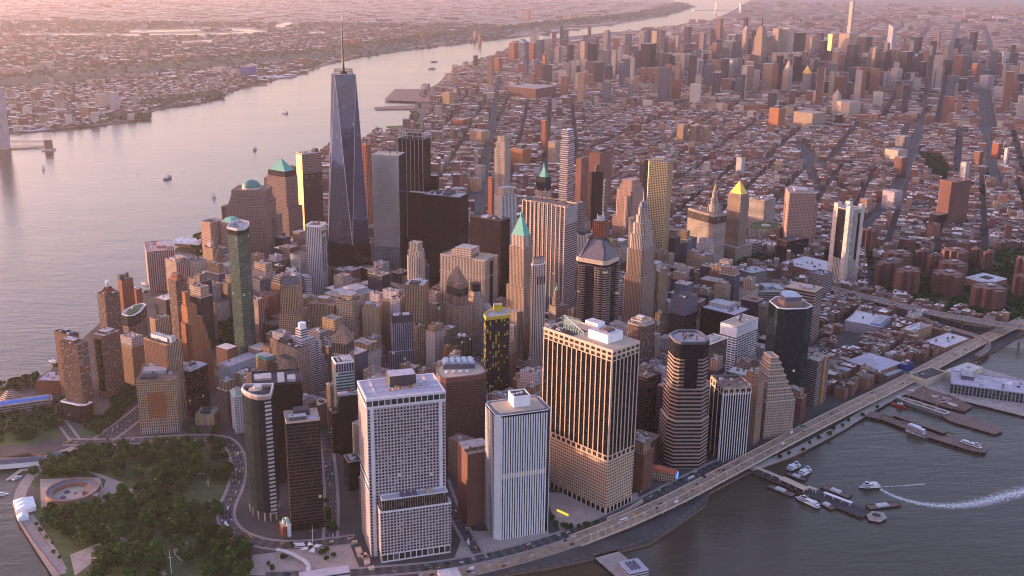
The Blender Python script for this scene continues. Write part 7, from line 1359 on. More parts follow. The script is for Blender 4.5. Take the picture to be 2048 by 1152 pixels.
# lamps and sign gantries on the viaduct
lm = MB().cyl(0, 0, .16, 0, 9, 'trimwhite', n=6).bar((0, 0, 9), (0, 2.4, 9.3), .14, 'trimwhite', 4).mesh('lamp_post'); hm_ = MB().box(-.5, .5, 1.9, 3.0, 9.1, 9.4, 'white').mesh('lamp_head')
for k, i in enumerate(range(3, len(HW)-1, 1)):
    a, b = rb[0] if False else (Vector(HW[i]), Vector(HW[i+1])); d_ = (b-a).normalized(); n_ = Vector((-d_.y, d_.x)); p = a-n_*11.6
    o = empty('street_lamp', p.x, p.y, hz_(i)+.02, math.atan2(d_.y, d_.x), 'white lamp post on the elevated highway edge, %s from its lower end' % ordn(k), 'street lamp', 'lamps along the elevated highway'); link('lamp_post', lm, o); link('lamp_head', hm_, o)
for (px, lb) in (((1416, 962), 'dark sign gantry over the elevated highway near the red tiled house'), ((1612, 852), 'green sign gantry over the elevated highway near the wedding cake tower'), ((1806, 757), 'green sign gantry over the elevated highway near the market pavilion')):
    p = Vector(P(px[0], px[1], 12)); i = min(range(len(HW)-1), key=lambda k: (Vector(HW[k])-p).length); d_ = (Vector(HW[i+1])-Vector(HW[i])).normalized(); o = empty('sign_gantry', HW[i][0], HW[i][1], hz_(i), math.atan2(d_.y, d_.x), lb, 'road sign')
    MB().box(-.2, .2, -11.8, -11.4, .02, 7.5, 'steelgrey').box(-.2, .2, 11.4, 11.8, .02, 7.5, 'steelgrey').box(-.2, .2, -11.8, 11.8, 7.52, 8, 'steelgrey').build('frame', o); MB().box(-.35, -.21, 1, 10, 5.0, 8.6, 'roofdark' if 'dark' in lb else 'lampgreen').build('sign_panel', o)
# ================================================================== CITY FABRIC
def colattr_mat(key, facade):
    m = D.materials.new(key); m.use_nodes = True; t = m.node_tree
    at = t.nodes.new('ShaderNodeAttribute'); at.attribute_name = 'col'
    if facade:
        for n in list(t.nodes):
            if n != at: t.nodes.remove(n)
        g = t.nodes.new('ShaderNodeGroup'); g.node_tree = FG; o = t.nodes.new('ShaderNodeOutputMaterial'); t.links.new(g.outputs[0], o.inputs[0])
        t.links.new(at.outputs['Color'], g.inputs['Wall']); t.links.new(at.outputs['Color'], g.inputs['Spandrel'])
        for k, v in (('WX', .42), ('WY', .5), ('Rough', .2), ('Lit', .004), ('Vary', .4)): g.inputs[k].default_value = v
        g.inputs['Glass'].default_value = (.035, .03, .035, 1)
    else:
        b = t.nodes['Principled BSDF']; b.inputs['Roughness'].default_value = .9; g = t.nodes.new('ShaderNodeNewGeometry'); n = t.nodes.new('ShaderNodeTexNoise'); n.inputs['Scale'].default_value = .25; n.inputs['Detail'].default_value = 5; t.links.new(g.outputs['Position'], n.inputs['Vector'])
        r = t.nodes.new('ShaderNodeMapRange'); r.inputs['To Min'].default_value = .55; r.inputs['To Max'].default_value = 1.4; t.links.new(n.outputs['Fac'], r.inputs['Value']); x = t.nodes.new('ShaderNodeMix'); x.data_type = 'RGBA'; x.blend_type = 'MULTIPLY'; x.inputs['Factor'].default_value = 1
        c = t.nodes.new('ShaderNodeCombineColor'); [t.links.new(r.outputs[0], c.inputs[i]) for i in range(3)]; t.links.new(at.outputs['Color'], x.inputs['A']); t.links.new(c.outputs[0], x.inputs['B']); t.links.new(x.outputs['Result'], b.inputs['Base Color'])
    MATS[key] = m; FDIM[key] = (3.2, 3.5)
colattr_mat('citywall', True); colattr_mat('cityroof', False)
RS = np.random.RandomState(11)
WALLC = np.array([(.20, .085, .06), (.24, .11, .075), (.16, .075, .06), (.30, .19, .13), (.36, .27, .2), (.28, .13, .085), (.42, .36, .32), (.14, .09, .08), (.5, .44, .4), (.045, .04, .055), (.11, .115, .15)]); WALLN = ['red brick', 'warm brick', 'dark red brick', 'tan brick', 'cream stone', 'orange brick', 'grey stone', 'brown brick', 'pale painted', 'dark glass', 'blue grey']
ROOFC = np.array([(.66, .60, .57), (.36, .31, .30), (.19, .135, .12), (.085, .07, .068), (.44, .34, .27), (.25, .15, .12), (.30, .30, .33)]); ROOFN = ['white', 'pale grey', 'brown', 'black', 'tan', 'rusty', 'blue grey']
def boxes_mesh(B, name):
    n = len(B); co, si = np.cos(B[:, 2]), np.sin(B[:, 2]); w, d = B[:, 3]/2, B[:, 4]/2; z0, z1 = B[:, 5], B[:, 6]
    sx = np.array([-1, 1, 1, -1]); sy = np.array([-1, -1, 1, 1]); lx = sx[None]*w[:, None]; ly = sy[None]*d[:, None]
    X = B[:, 0:1]+lx*co[:, None]-ly*si[:, None]; Y = B[:, 1:2]+lx*si[:, None]+ly*co[:, None]
    V = np.zeros((n, 8, 3)); V[:, :4, 0] = X; V[:, :4, 1] = Y; V[:, :4, 2] = z0[:, None]; V[:, 4:, 0] = X; V[:, 4:, 1] = Y; V[:, 4:, 2] = z1[:, None]
    q = np.array([[0, 1, 5, 4], [1, 2, 6, 5], [2, 3, 7, 6], [3, 0, 4, 7], [4, 5, 6, 7]]); Fq = (q[None]+8*np.arange(n)[:, None, None]).reshape(-1, 4)
    me = D.meshes.new(name); nf = len(Fq); me.vertices.add(n*8); me.vertices.foreach_set('co', V.astype(np.float32).ravel()); me.loops.add(nf*4); me.loops.foreach_set('vertex_index', Fq.astype(np.int32).ravel()); me.polygons.add(nf); me.polygons.foreach_set('loop_start', (np.arange(nf)*4).astype(np.int32))
    mi = np.tile(np.array([0, 0, 0, 0, 1], np.int32), n); me.materials.append(MATS['citywall']); me.materials.append(MATS['cityroof']); me.polygons.foreach_set('material_index', mi)
    nu = np.maximum(1, np.round(B[:, 3]/3.2)); nd = np.maximum(1, np.round(B[:, 4]/3.2)); nv = np.maximum(1, np.round((z1-z0)/3.5)); uv = np.zeros((n, 5, 4, 2)); 
    for k, a in enumerate((nu, nd, nu, nd)): uv[:, k, 1, 0] = a; uv[:, k, 2, 0] = a; uv[:, k, 2, 1] = nv; uv[:, k, 3, 1] = nv
    l = me.uv_layers.new(name='UVMap'); l.data.foreach_set('uv', uv.astype(np.float32).ravel())
    col = np.ones((n, 5, 4, 4)); jit = B[:, 9:10]; wc = WALLC[B[:, 7].astype(int)]*jit; rc = ROOFC[B[:, 8].astype(int)]*jit; col[:, :4, :, :3] = wc[:, None, None, :]; col[:, 4, :, :3] = rc[:, None, :]
    ca = me.color_attributes.new('col', 'FLOAT_COLOR', 'CORNER'); ca.data.foreach_set('color', col.astype(np.float32).ravel()); me.polygons.foreach_set('use_smooth', np.zeros(nf, bool)); me.update(calc_edges=True); return me
# occupancy
GX0, GY0, GS = -700.0, -300.0, 6.0; GN = (620, 800); OCC = np.zeros(GN, bool)
gx = GX0+(np.arange(GN[0])+.5)*GS; gy = GY0+(np.arange(GN[1])+.5)*GS
def occ_poly(poly, pad=0):
    pl = inset(poly, -pad) if pad else poly; xs = [p[0] for p in pl]; ys = [p[1] for p in pl]
    i0, i1 = int((min(xs)-GX0)/GS), int((max(xs)-GX0)/GS)+2; j0, j1 = int((min(ys)-GY0)/GS), int((max(ys)-GY0)/GS)+2
    i0, j0 = max(i0, 0), max(j0, 0); i1, j1 = min(i1, GN[0]), min(j1, GN[1])
    if i0 >= i1 or j0 >= j1: return
    A, Bb = np.meshgrid(gx[i0:i1], gy[j0:j1], indexing='ij'); OCC[i0:i1, j0:j1] |= inpoly(A, Bb, pl)
for f_ in FOOT:
    if sum(f_[i-1][0]*f_[i][1]-f_[i][0]*f_[i-1][1] for i in range(len(f_))) < 0: f_ = f_[::-1]
    occ_poly(f_, 5)
occ_poly(PARK); occ_poly(LES); occ_poly([P(*q) for q in [(-80, 745), (100, 735), (135, 790), (205, 868), (480, 868), (515, 1170), (60, 1200), (-80, 1100)]]); ROADS.append((shore, 42)); ROADS.append((w2, 12))
for pl in ([(440, 880), (725, 870), (730, 1100), (440, 1100)], [(90, 745), (300, 560), (390, 480), (430, 560), (330, 700), (250, 760), (250, 860)], [(505, 1105), (700, 1085), (725, 1152), (500, 1160)], [(130, 870), (340, 870), (480, 880), (480, 905), (130, 912)], [(1660, 680), (1700, 662), (1715, 690), (1680, 706)], [(645, 520), (735, 500), (760, 560), (660, 580)], [(380, 545), (440, 530), (440, 570), (380, 580)], [(1290, 470), (1370, 480), (1370, 530), (1300, 530)], [(1400, 500), (1560, 505), (1560, 530), (1420, 540)], [(1838, 309), (1880, 312), (1906, 356), (1870, 363)], [(430, 660), (470, 640), (470, 700), (430, 705)], [(1090, 985), (1280, 985), (1230, 1060), (1110, 1075)], [(340, 720), (440, 700), (440, 830), (300, 860), (230, 880)]): occ_poly([P(*q) for q in pl])
def road_free(x, y, r):
    ok = np.ones(x.shape, bool)
    for pts, hw in ROADS:
        for a, b in zip(pts, pts[1:]):
            ax, ay, bx, by = a[0], a[1], b[0], b[1]; L2 = (bx-ax)**2+(by-ay)**2
            if L2 < 1e-6: continue
            t_ = np.clip(((x-ax)*(bx-ax)+(y-ay)*(by-ay))/L2, 0, 1); ok &= (x-ax-t_*(bx-ax))**2+(y-ay-t_*(by-ay))**2 > (hw+r)**2
    return ok
def occ_at(x, y, r=0):
    res = np.zeros(x.shape, bool)
    for dx in (-r, 0, r):
        for dy in (-r, 0, r):
            i = ((x+dx-GX0)/GS).astype(int); j = ((y+dy-GY0)/GS).astype(int); k = (i >= 0) & (i < GN[0]) & (j >= 0) & (j < GN[1]); res |= k & OCC[np.clip(i, 0, GN[0]-1), np.clip(j, 0, GN[1]-1)]
    return res
def proj_np(x, y, z):
    d = np.stack([x-CX, y-CY, z-CZ], -1); w = d@FV; return 1024+FPX*(d@RV)/w, 576-FPX*(d@UV_)/w, w
def lots(az, s0, s1, t0, t1, street, avenue, bs, ba, lw, ld):
    """street grid: s along az, t across; blocks bs deep (s) by ba wide (t), two rows of lots lw wide, ld deep"""
    a = math.radians(az); ns = int((s1-s0)/(bs+street)); na = int((t1-t0)/(ba+avenue)); out = []
    for i in range(ns):
        for j in range(na):
            sb = s0+i*(bs+street); tb = t0+j*(ba+avenue); rows_ = max(1, int(bs//ld)); 
            for r in range(rows_):
                t_ = 0
                while t_ < ba-lw*.5:
                    w = min(lw*RS.uniform(.6, 1.7), ba-t_); dd = ld*RS.uniform(.72, .97); sc = sb+(bs/rows_)*r+(dd/2 if r == 0 else bs/rows_-dd/2); out.append((sc, tb+t_+w/2, w*.985, dd)); t_ += w
    o = np.array(out); x = o[:, 0]*math.sin(a)+o[:, 1]*math.cos(a); y = o[:, 0]*math.cos(a)-o[:, 1]*math.sin(a)
    return np.stack([x, y, np.full(len(o), math.pi/2-a-math.pi/2), o[:, 2], o[:, 3]], 1)
def st_(x, y, az): a = math.radians(az); return x*math.sin(a)+y*math.cos(a), x*math.cos(a)-y*math.sin(a)
MX, MY = MANH, None
ALL = []
def add(L, hfun, keep, wallp, roofp):
    x, y = L[:, 0], L[:, 1]; px, py, w = proj_np(x, y, np.full(len(x), 12.0)); k = (w > 300) & (px > -60) & (px < 2108) & (py > -30) & (py < 1200) & keep(x, y); L = L[k]; x, y = L[:, 0], L[:, 1]
    k = inpoly(x, y, MANH) & ~occ_at(x, y, 7) & road_free(x, y, np.minimum(L[:, 3], L[:, 4])*.5); L = L[k]; n = len(L); h = hfun(L[:, 0], L[:, 1], n); B = np.zeros((n, 10)); B[:, :5] = L; B[:, 5] = 3; B[:, 6] = 3+h; B[:, 7] = RS.choice(len(wallp), n, p=wallp); tall = h > 75; B[:, 7] = np.where(tall & (RS.rand(n) < .5), RS.choice([9, 10, 9, 6], n), B[:, 7]); B[:, 8] = RS.choice(7, n, p=roofp); B[:, 9] = RS.uniform(.75, 1.2, n); ALL.append(B)
WP = np.array([.2, .16, .15, .12, .08, .1, .06, .09, .04]); RP = np.array([.14, .14, .27, .18, .1, .14, .03])
def shore_ok(x, y): return np.ones(x.shape, bool)
wline = lambda x, y: (x < 640+(y-1450)*.20)
def h_down(x, y, n): h = RS.uniform(40, 100, n); return np.where(x > 900, RS.uniform(11, 22, n), np.where((y < 430) & (x > 250), h*.55, h))
def h_low(x, y, n): h = RS.uniform(13, 23, n); k = RS.rand(n); return np.where(k < .03, RS.uniform(30, 50, n), np.where(k < .15, RS.uniform(20, 30, n), h))
def h_west(x, y, n): h = RS.uniform(16, 34, n); k = RS.rand(n); return np.where(k < .05, RS.uniform(38, 70, n), h)
def h_mid(x, y, n): s, t_ = st_(x, y, 29); c = np.exp(-((t_+300)/900)**2)*np.exp(-((s-6700)/1250)**2); k = RS.rand(n); return RS.uniform(20, 42, n)+c*RS.uniform(5, 35, n)+np.where(k < .58*c+.01, RS.uniform(45, 170, n), 0)
def h_far(x, y, n): k = RS.rand(n); return np.where(k < .05, RS.uniform(30, 70, n), RS.uniform(12, 30, n))
# downtown infill, seaport, civic area
add(lots(42, -200, 2400, -1500, 1700, 11, 12, 60, 84, 25, 29), h_down, lambda x, y: (y < 1480) & ~((x > 920) & (y > 1050)) & (np.hypot(x-CX, y-CY) > 1060) & (x < 900), np.array([.07, .09, .09, .16, .2, .04, .17, .05, .04, .05, .04]), RP)
add(lots(46, 500, 2400, -900, 1300, 8, 9, 34, 60, 11, 16), h_down, lambda x, y: (x >= 900) & (y < 1120) & (np.hypot(x-CX, y-CY) > 1060), np.array([.3, .2, .2, .12, .04, .06, .02, .05, .01]), RP)
add(lots(9, 1300, 5000, -600, 1500, 14, 18, 62, 88, 19, 28), h_west, lambda x, y: (y >= 1480) & wline(x, y) & (st_(x, y, 29)[0] < 4350), WP, RP)
add(lots(29, 1000, 3200, -1100, 2600, 13, 17, 58, 92, 13, 26), h_low, lambda x, y: (y >= 1480) & ~wline(x, y) & (st_(x, y, 29)[0] < 3100), WP, RP)
add(lots(24, 800, 2700, 100, 2600, 12, 14, 56, 80, 10, 24), h_low, lambda x, y: (x > 920) & (y > 1050) & (y < 1480), WP, RP)
add(lots(29, 3100, 4400, -2200, 3600, 16, 26, 62, 180, 17, 28), h_low, lambda x, y: ~(wline(x, y)), WP, RP)
add(lots(29, 4400, 8200, -2600, 1700, 18, 28, 62, 200, 29, 30), h_mid, lambda x, y: y > 3000, np.array([.12, .1, .1, .2, .2, .06, .12, .06, .04]), RP)
add(lots(29, 4400, 9000, 1700, 6000, 18, 40, 120, 240, 40, 55), h_far, lambda x, y: y > 2500, WP, RP)
add(lots(29, 8200, 15000, -2600, 7000, 30, 60, 140, 260, 60, 65), h_far, lambda x, y: y > 3000, WP, RP)
add(lots(20, 14000, 24000, -4000, 16000, 110, 140, 200, 420, 120, 95), h_far, lambda x, y: np.hypot(x, y) > 15000, WP, RP)
A = np.concatenate(ALL)
# keep the far landmarks clear of taller random blocks standing in front of them
pa, pb, pw = proj_np(A[:, 0], A[:, 1], np.full(len(A), 3.0)); da = np.hypot(A[:, 0]-CX, A[:, 1]-CY); hw_ = A[:, 3]*.6*FPX/pw
for (x0, x1, yt, yb, dd) in FARBOX:
    k = (pa+hw_ > x0-1) & (pa-hw_ < x1+1) & (da < dd); ylim = yb-.22*(yb-yt); mx_ = np.maximum((pb-ylim)*pw/FPX, 14); A[:, 6] = np.where(k, np.minimum(A[:, 6], 3+mx_), A[:, 6])
for (sub, x0, x1, yv) in (('slim white tower with', 611, 652, 600), ('green glass residential', 454, 505, 690), ('tallest glass tower with', 656, 739, 535), ('large pale tower', 1045, 1155, 620), ('white slim chamfered', 1058, 1096, 725), ('dark banded tower with bay', 1150, 1241, 630), ('art deco tower', 1247, 1305, 630), ('brick red banded', 1015, 1062, 700), ('black tower under', 968, 1020, 790), ('huge limestone', 880, 996, 575), ('pale blue glass office', 663, 708, 820), ('tan setback tower', 559, 604, 665), ('white terraced', 590, 650, 800), ('big tan H', 553, 618, 800), ('orange brick tower stepping', 362, 448, 770), ('navy lattice', 781, 826, 740), ('pale limestone tower with blank', 812, 852, 560), ('orange stone tower', 892, 937, 650), ('tall plain tan', 809, 857, 740), ('stone tower with columned', 664, 707, 700), ('plain yellow beige', 724, 764, 690), ('pale terraced tower', 918, 985, 720), ('dark striped tower with open', 1610, 1646, 700), ('white gridded block', 1441, 1517, 735), ('round cornered red', 1250, 1315, 735)):
    tt_ = [q for q in ALLT if sub in q.label][0]; dd = math.hypot(tt_.c[0]-CX, tt_.c[1]-CY); k = (pa+hw_ > x0) & (pa-hw_ < x1) & (da < dd); A[:, 6] = np.where(k, np.minimum(A[:, 6], 3+np.maximum((pb-yv)*pw/FPX, 14)), A[:, 6])
# across the river
def nj(az, s0, s1, t0, t1, *a): 
    L = lots(az, s0, s1, t0, t1, *a); x, y = L[:, 0], L[:, 1]; px, py, w = proj_np(x, y, np.full(len(x), 8.0)); k = (px > -60) & (px < 1500) & (py > -25) & inpoly(x, y, NJ) & (RS.rand(len(x)) < .8); L = L[k]; n = len(L); B = np.zeros((n, 10)); B[:, :5] = L; B[:, 5] = 3; kk = RS.rand(n); B[:, 6] = 3+np.where(kk < .04, RS.uniform(22, 45, n), RS.uniform(8, 15, n)); B[:, 7] = RS.choice(9, n, p=[.12, .12, .08, .14, .16, .1, .1, .06, .12]); B[:, 8] = RS.choice(7, n, p=[.3, .2, .16, .1, .14, .06, .04]); B[:, 9] = RS.uniform(.75, 1.2, n); return B
N1 = nj(14, 1500, 6200, -6200, 800, 18, 22, 60, 130, 18, 26); d1 = np.hypot(N1[:, 0]-CX, N1[:, 1]-CY)
N1 = N1[d1 < 6500]; N2 = nj(20, 3000, 11000, -11000, 1500, 50, 60, 90, 210, 48, 44); d2 = np.hypot(N2[:, 0]-CX, N2[:, 1]-CY); N2 = N2[(d2 >= 6500) & (d2 < 12000)]
N3 = nj(20, 6000, 23000, -15000, 5000, 140, 180, 180, 420, 120, 85); d3 = np.hypot(N3[:, 0]-CX, N3[:, 1]-CY); N3 = N3[(d3 >= 12000)]; N3 = N3[RS.rand(len(N3)) < .6]
NJB = np.concatenate([N1, N2, N3])
def ridge(x, y): s, t_ = st_(x, y, 14); return s, t_
# ridge of woods (dark band) keeps houses out
RIDGE = smooth([P(*q, 3) for q in [(-60, 172), (60, 163), (180, 152), (260, 138), (340, 135), (430, 127), (540, 118), (640, 112), (700, 104), (800, 90), (880, 76), (980, 66), (1100, 52), (1220, 40), (1300, 30), (1362, 12)]], 1)
def near_line(x, y, pts, r):
    ok = np.zeros(x.shape, bool)
    for a, b in zip(pts, pts[1:]):
        L2 = (b[0]-a[0])**2+(b[1]-a[1])**2; t_ = np.clip(((x-a[0])*(b[0]-a[0])+(y-a[1])*(b[1]-a[1]))/L2, 0, 1); ok |= (x-a[0]-t_*(b[0]-a[0]))**2+(y-a[1]-t_*(b[1]-a[1]))**2 < r*r
    return ok
NJB = NJB[~near_line(NJB[:, 0], NJB[:, 1], RIDGE, 260)]
for f_ in FOOT: 
    cx_ = sum(p[0] for p in f_)/len(f_); cy_ = sum(p[1] for p in f_)/len(f_)
    if cy_ > 3500 or cx_ < -900:
        k = (np.abs(NJB[:, 0]-cx_) < 45) & (np.abs(NJB[:, 1]-cy_) < 45); NJB = NJB[~k]; k = (np.abs(A[:, 0]-cx_) < 50) & (np.abs(A[:, 1]-cy_) < 50); A = A[~k]
FARW = [[(0, 73), (260, 74), (400, 73), (480, 71), (530, 68), (545, 62), (500, 55), (450, 54), (440, 59), (470, 63), (260, 66), (130, 65), (0, 66)], [(258, 58), (404, 56), (404, 64), (256, 67)], [(536, 54), (578, 42), (594, 48), (560, 58)], [(612, 61), (656, 62), (654, 70), (614, 69)], [(356, 82), (436, 76), (432, 86), (366, 89)]]
FARW = [[P(*q) for q in pl] for pl in FARW]
for pl in FARW: NJB = NJB[~inpoly(NJB[:, 0], NJB[:, 1], pl)]
# nearest 300 as things of their own
px, py, w = proj_np(A[:, 0], A[:, 1], A[:, 6]); size = (A[:, 3]+A[:, 4])*(A[:, 6]-3+6)/w**2
size = np.where((A[:, 0] > 900) & (A[:, 6] < 27), size*.8, size); vis = (px > 0) & (px < 2048) & (py > 0) & (py < 1152); size = np.where(vis, size, 0); order = np.argsort(-size); IND = A[order[:300]]; REST = A[order[300:]]
LN = np.array([(l[1], l[2]) for l in LAND]); used = {}
DIRS = ['east', 'northeast', 'north', 'northwest', 'west', 'southwest', 'south', 'southeast']
SHORT = {}
def shortn(lb): return ' '.join(lb.split()[:5]) if False else lb
for r in IND:
    me = boxes_mesh(np.array([[0, 0, 0, r[3], r[4], 0, r[6]-3, r[7], r[8], r[9]]]), 'walls'); d = np.hypot(LN[:, 0]-r[0], LN[:, 1]-r[1]); j = int(np.argmin(d)); lm = LAND[j][0]; wds = lm.split()
    for cut in (' with ', ' behind ', ' beside ', ' before ', ' below ', ' in front ', ' right of ', ' left of ', ' near ', ' by ', ' at ', ' squeezed ', ' between ', ' set ', ' rising ', ' topped ', ' standing ', ' stepping ', ' wrapped ', ' crowned ', ' and ', ' hugging ', ' capped ', ' tapering ', ' whose ', ' facing ', ', '): lm = lm.split(cut)[0]
    lm = ' '.join(lm.split()[:6]); di = DIRS[int(round(math.atan2(r[1]-LAND[j][2], r[0]-LAND[j][1])/(math.pi/4))) % 8]
    hgt = 'low' if r[6] < 22 else ('mid rise' if r[6] < 42 else 'tall'); base = f'{hgt} {WALLN[int(r[7])]} block, {ROOFN[int(r[8])]} roof, {di} of the {lm}'; used[base] = used.get(base, 0)+1; n_ = used[base]
    lb = base if n_ == 1 else base.replace(' block,', f' block, {ORD[min(n_-1, 19)]} out,')
    o = empty('city_block', r[0], r[1], 3, r[2], ' '.join(lb.split()[:16]), 'building', 'old city blocks between the towers'); link('walls', me, o); H = r[6]-3
    q = [(-r[3]/2, -r[4]/2), (r[3]/2, -r[4]/2), (r[3]/2, r[4]/2), (-r[3]/2, r[4]/2)]; MB().ring(inset(q, -.1), inset(q, .5), H-.3, H+1.0, rnd.choice(['trimtan', 'brickwall', 'conc', 'stonepy'])).build('parapet', o)
    if H > 42 and rnd.random() < .65:
        q2 = inset(q, rnd.uniform(2.5, 4.5)); h2 = rnd.uniform(6, 18); key = rnd.choice(('tan', 'stone', 'lime', 'stonev', 'tanv', 'lav', 'bandg'))
        MB().prism(q2, H+.05, H+h2, key, 'gravel').ring(q2, inset(q2, .5), H+h2+.02, H+h2+1, key).build('setback', o); H = H+h2+.02; r = r.copy(); r[3] -= 8; r[4] -= 8
    bx, by = rnd.uniform(-.25, .2)*r[3], rnd.uniform(-.25, .2)*r[4]; MB().box(bx-2.2, bx+2.2, by-1.8, by+1.8, H+.02, H+3.4, rnd.choice(['brickwall', 'plant', 'conc']), 'roofgrey').build('roof_bulkhead', o)
    for k in range(rnd.randint(1, 4)):
        ux, uy = rnd.uniform(-.38, .38)*r[3], rnd.uniform(-.38, .38)*r[4]; s_ = rnd.uniform(.7, 1.8); MB().box(ux-s_, ux+s_, uy-s_*.7, uy+s_*.7, H+.03, H+rnd.uniform(.8, 2.0), rnd.choice(PLANT)).build('rooftop_unit', o)
    if rnd.random() < .4 and H > 16:
        ux, uy = rnd.uniform(-.3, .3)*r[3], rnd.uniform(-.3, .3)*r[4]; MB().cyl(ux, uy, 1.5, H+2.2, H+5.4, 'wood', n=9).cyl(ux, uy, 1.6, H+5.42, H+6.6, 'roofdark', n=9, r1=.1).bar((ux-.9, uy, H), (ux-.9, uy, H+2.3), .14, 'darkmetal', 4).bar((ux+.9, uy, H), (ux+.9, uy, H+2.3), .14, 'darkmetal', 4).build('water_tank', o)
# bulkheads on the rest
d = np.hypot(REST[:, 0]-CX, REST[:, 1]-CY); k = (d < 6500) & (RS.rand(len(REST)) < .75); S = REST[k].copy(); n = len(S); co, si = np.cos(S[:, 2]), np.sin(S[:, 2]); ox_, oy_ = RS.uniform(-.28, .28, n)*S[:, 3], RS.uniform(-.28, .28, n)*S[:, 4]
S[:, 0] += ox_*co-oy_*si; S[:, 1] += ox_*si+oy_*co; S[:, 3] = np.minimum(RS.uniform(3, 7, n), S[:, 3]*.5); S[:, 4] = np.minimum(RS.uniform(3, 6, n), S[:, 4]*.5); S[:, 5] = S[:, 6]+.02; S[:, 6] += RS.uniform(2, 4.5, n); S[:, 7] = RS.choice(9, n); S[:, 8] = RS.choice(7, n, p=[.16, .2, .2, .16, .12, .12, .04])
o = link('city_buildings', boxes_mesh(np.concatenate([REST, S]), 'city_buildings')); tag(o, 'mass of low city blocks spreading north between the avenues', 'city blocks', None, 'stuff')
o = link('city_buildings', boxes_mesh(NJB, 'city_buildings')); tag(o, 'mass of small houses across the left river', 'houses', None, 'stuff')
# woods and city trees as ground cover
def leafmass(name, P_, size, nl, label, mat='leaf'):
    n = len(P_); rs = RS; c = np.repeat(P_, nl, 0); s = np.repeat(size, nl); d = rs.normal(size=(n*nl, 3)); d /= np.linalg.norm(d, axis=1)[:, None]; d[:, 2] = np.abs(d[:, 2]); p = c+d*s[:, None]*np.array([1, 1, .9])*rs.uniform(.6, 1.05, (n*nl, 1)); nn = d+rs.normal(size=d.shape)*.5; nn /= np.linalg.norm(nn, axis=1)[:, None]
    u = np.cross(nn, np.array([.3, .2, 1.0])); u /= np.linalg.norm(u, axis=1)[:, None]; v = np.cross(nn, u); q = (s*rs.uniform(.32, .6, n*nl))[:, None]
    V = np.stack([p-u*q-v*q*.7, p+u*q-v*q*.7, p+u*q*.6+v*q, p-u*q*.6+v*q], 1).reshape(-1, 3); nf = n*nl; me = D.meshes.new(name); me.vertices.add(nf*4); me.vertices.foreach_set('co', V.astype(np.float32).ravel()); me.loops.add(nf*4); me.loops.foreach_set('vertex_index', np.arange(nf*4, dtype=np.int32)); me.polygons.add(nf); me.polygons.foreach_set('loop_start', (np.arange(nf)*4).astype(np.int32)); me.materials.append(MATS[mat]); me.polygons.foreach_set('use_smooth', np.zeros(nf, bool)); me.update(calc_edges=True); o = link(name, me); tag(o, label, 'trees', None, 'stuff')
def scatter_poly(px, n, z=3):
    pl = [P(*q) for q in px]; xs = [p[0] for p in pl]; ys = [p[1] for p in pl]; x = RS.uniform(min(xs), max(xs), n*4); y = RS.uniform(min(ys), max(ys), n*4); k = inpoly(x, y, pl); return np.stack([x[k][:n], y[k][:n], np.full(min(n, k.sum()), z+4.0)], 1)
free = lambda Q: Q[~occ_at(Q[:, 0], Q[:, 1], 0)]
FOOTOCC = OCC.copy()
OCC[:] = False
for f_ in FOOT:
    if sum(f_[i-1][0]*f_[i][1]-f_[i][0]*f_[i-1][1] for i in range(len(f_))) < 0: f_ = f_[::-1]
    occ_poly(f_, 4)
Q = np.concatenate([scatter_poly([(85, 805), (125, 850), (60, 882), (-10, 872), (-10, 838), (60, 822)], 70), scatter_poly([(165, 868), (250, 800), (278, 800), (215, 852)], 40), scatter_poly([(96, 800), (118, 806), (130, 848), (112, 852)], 16), scatter_poly([(-10, 775), (20, 766), (72, 756), (90, 776), (40, 784)], 40), scatter_poly([(215, 800), (262, 762), (270, 790), (232, 812)], 30), scatter_poly([(1740, 545), (1800, 500), (1880, 505), (2048, 500), (2100, 600), (2048, 652), (1850, 612), (1745, 588)], 900), scatter_poly([(1838, 309), (1880, 312), (1906, 356), (1870, 363)], 420), scatter_poly([(1380, 500), (1460, 500), (1560, 515), (1560, 535), (1440, 545)], 160), scatter_poly([(1650, 495), (1690, 490), (1660, 540), (1630, 530)], 60), scatter_poly([(1730, 505), (1760, 490), (1755, 530), (1735, 535)], 60), scatter_poly([(645, 525), (735, 505), (755, 555), (665, 575)], 140), scatter_poly([(1665, 590), (1720, 600), (1690, 640), (1660, 625)], 70), scatter_poly([(1290, 475), (1365, 480), (1368, 525), (1300, 530)], 110), scatter_poly([(430, 655), (470, 635), (470, 700), (432, 705)], 60), scatter_poly([(820, 225), (838, 225), (838, 262), (820, 262)], 60), scatter_poly([(382, 478), (404, 470), (404, 512), (392, 512)], 50), scatter_poly([(1940, 370), (2048, 380), (2048, 412), (1980, 400)], 120)]); Q = free(Q)
x = RS.uniform(-200, 5200, 26000); y = RS.uniform(1400, 7000, 26000); px, py, w = proj_np(x, y, np.full(len(x), 8.0)); s_, t_ = st_(x, y, 29); k = (px > 0) & (px < 2048) & inpoly(x, y, MANH) & (np.mod(t_, 109) < 14) & road_free(x, y, np.full(len(x), 2.0)); Q2 = np.stack([x[k], y[k], np.full(k.sum(), 6.5)], 1); Q = np.concatenate([Q, Q2[:2200]]); leafmass('tree_canopy', Q, RS.uniform(3.6, 6.2, len(Q)), 26, 'green tree clumps among the city blocks')
F2 = []
for a, b in zip(RIDGE, RIDGE[1:]):
    m = int(math.dist(a, b)/8); t_ = RS.rand(m); off = RS.normal(0, 110, m); d = np.array([b[0]-a[0], b[1]-a[1]]); d = d/np.linalg.norm(d); F2.append(np.stack([a[0]+(b[0]-a[0])*t_-d[1]*off, a[1]+(b[1]-a[1])*t_+d[0]*off, 25+RS.uniform(0, 30, m)-np.abs(off)*.14], 1))
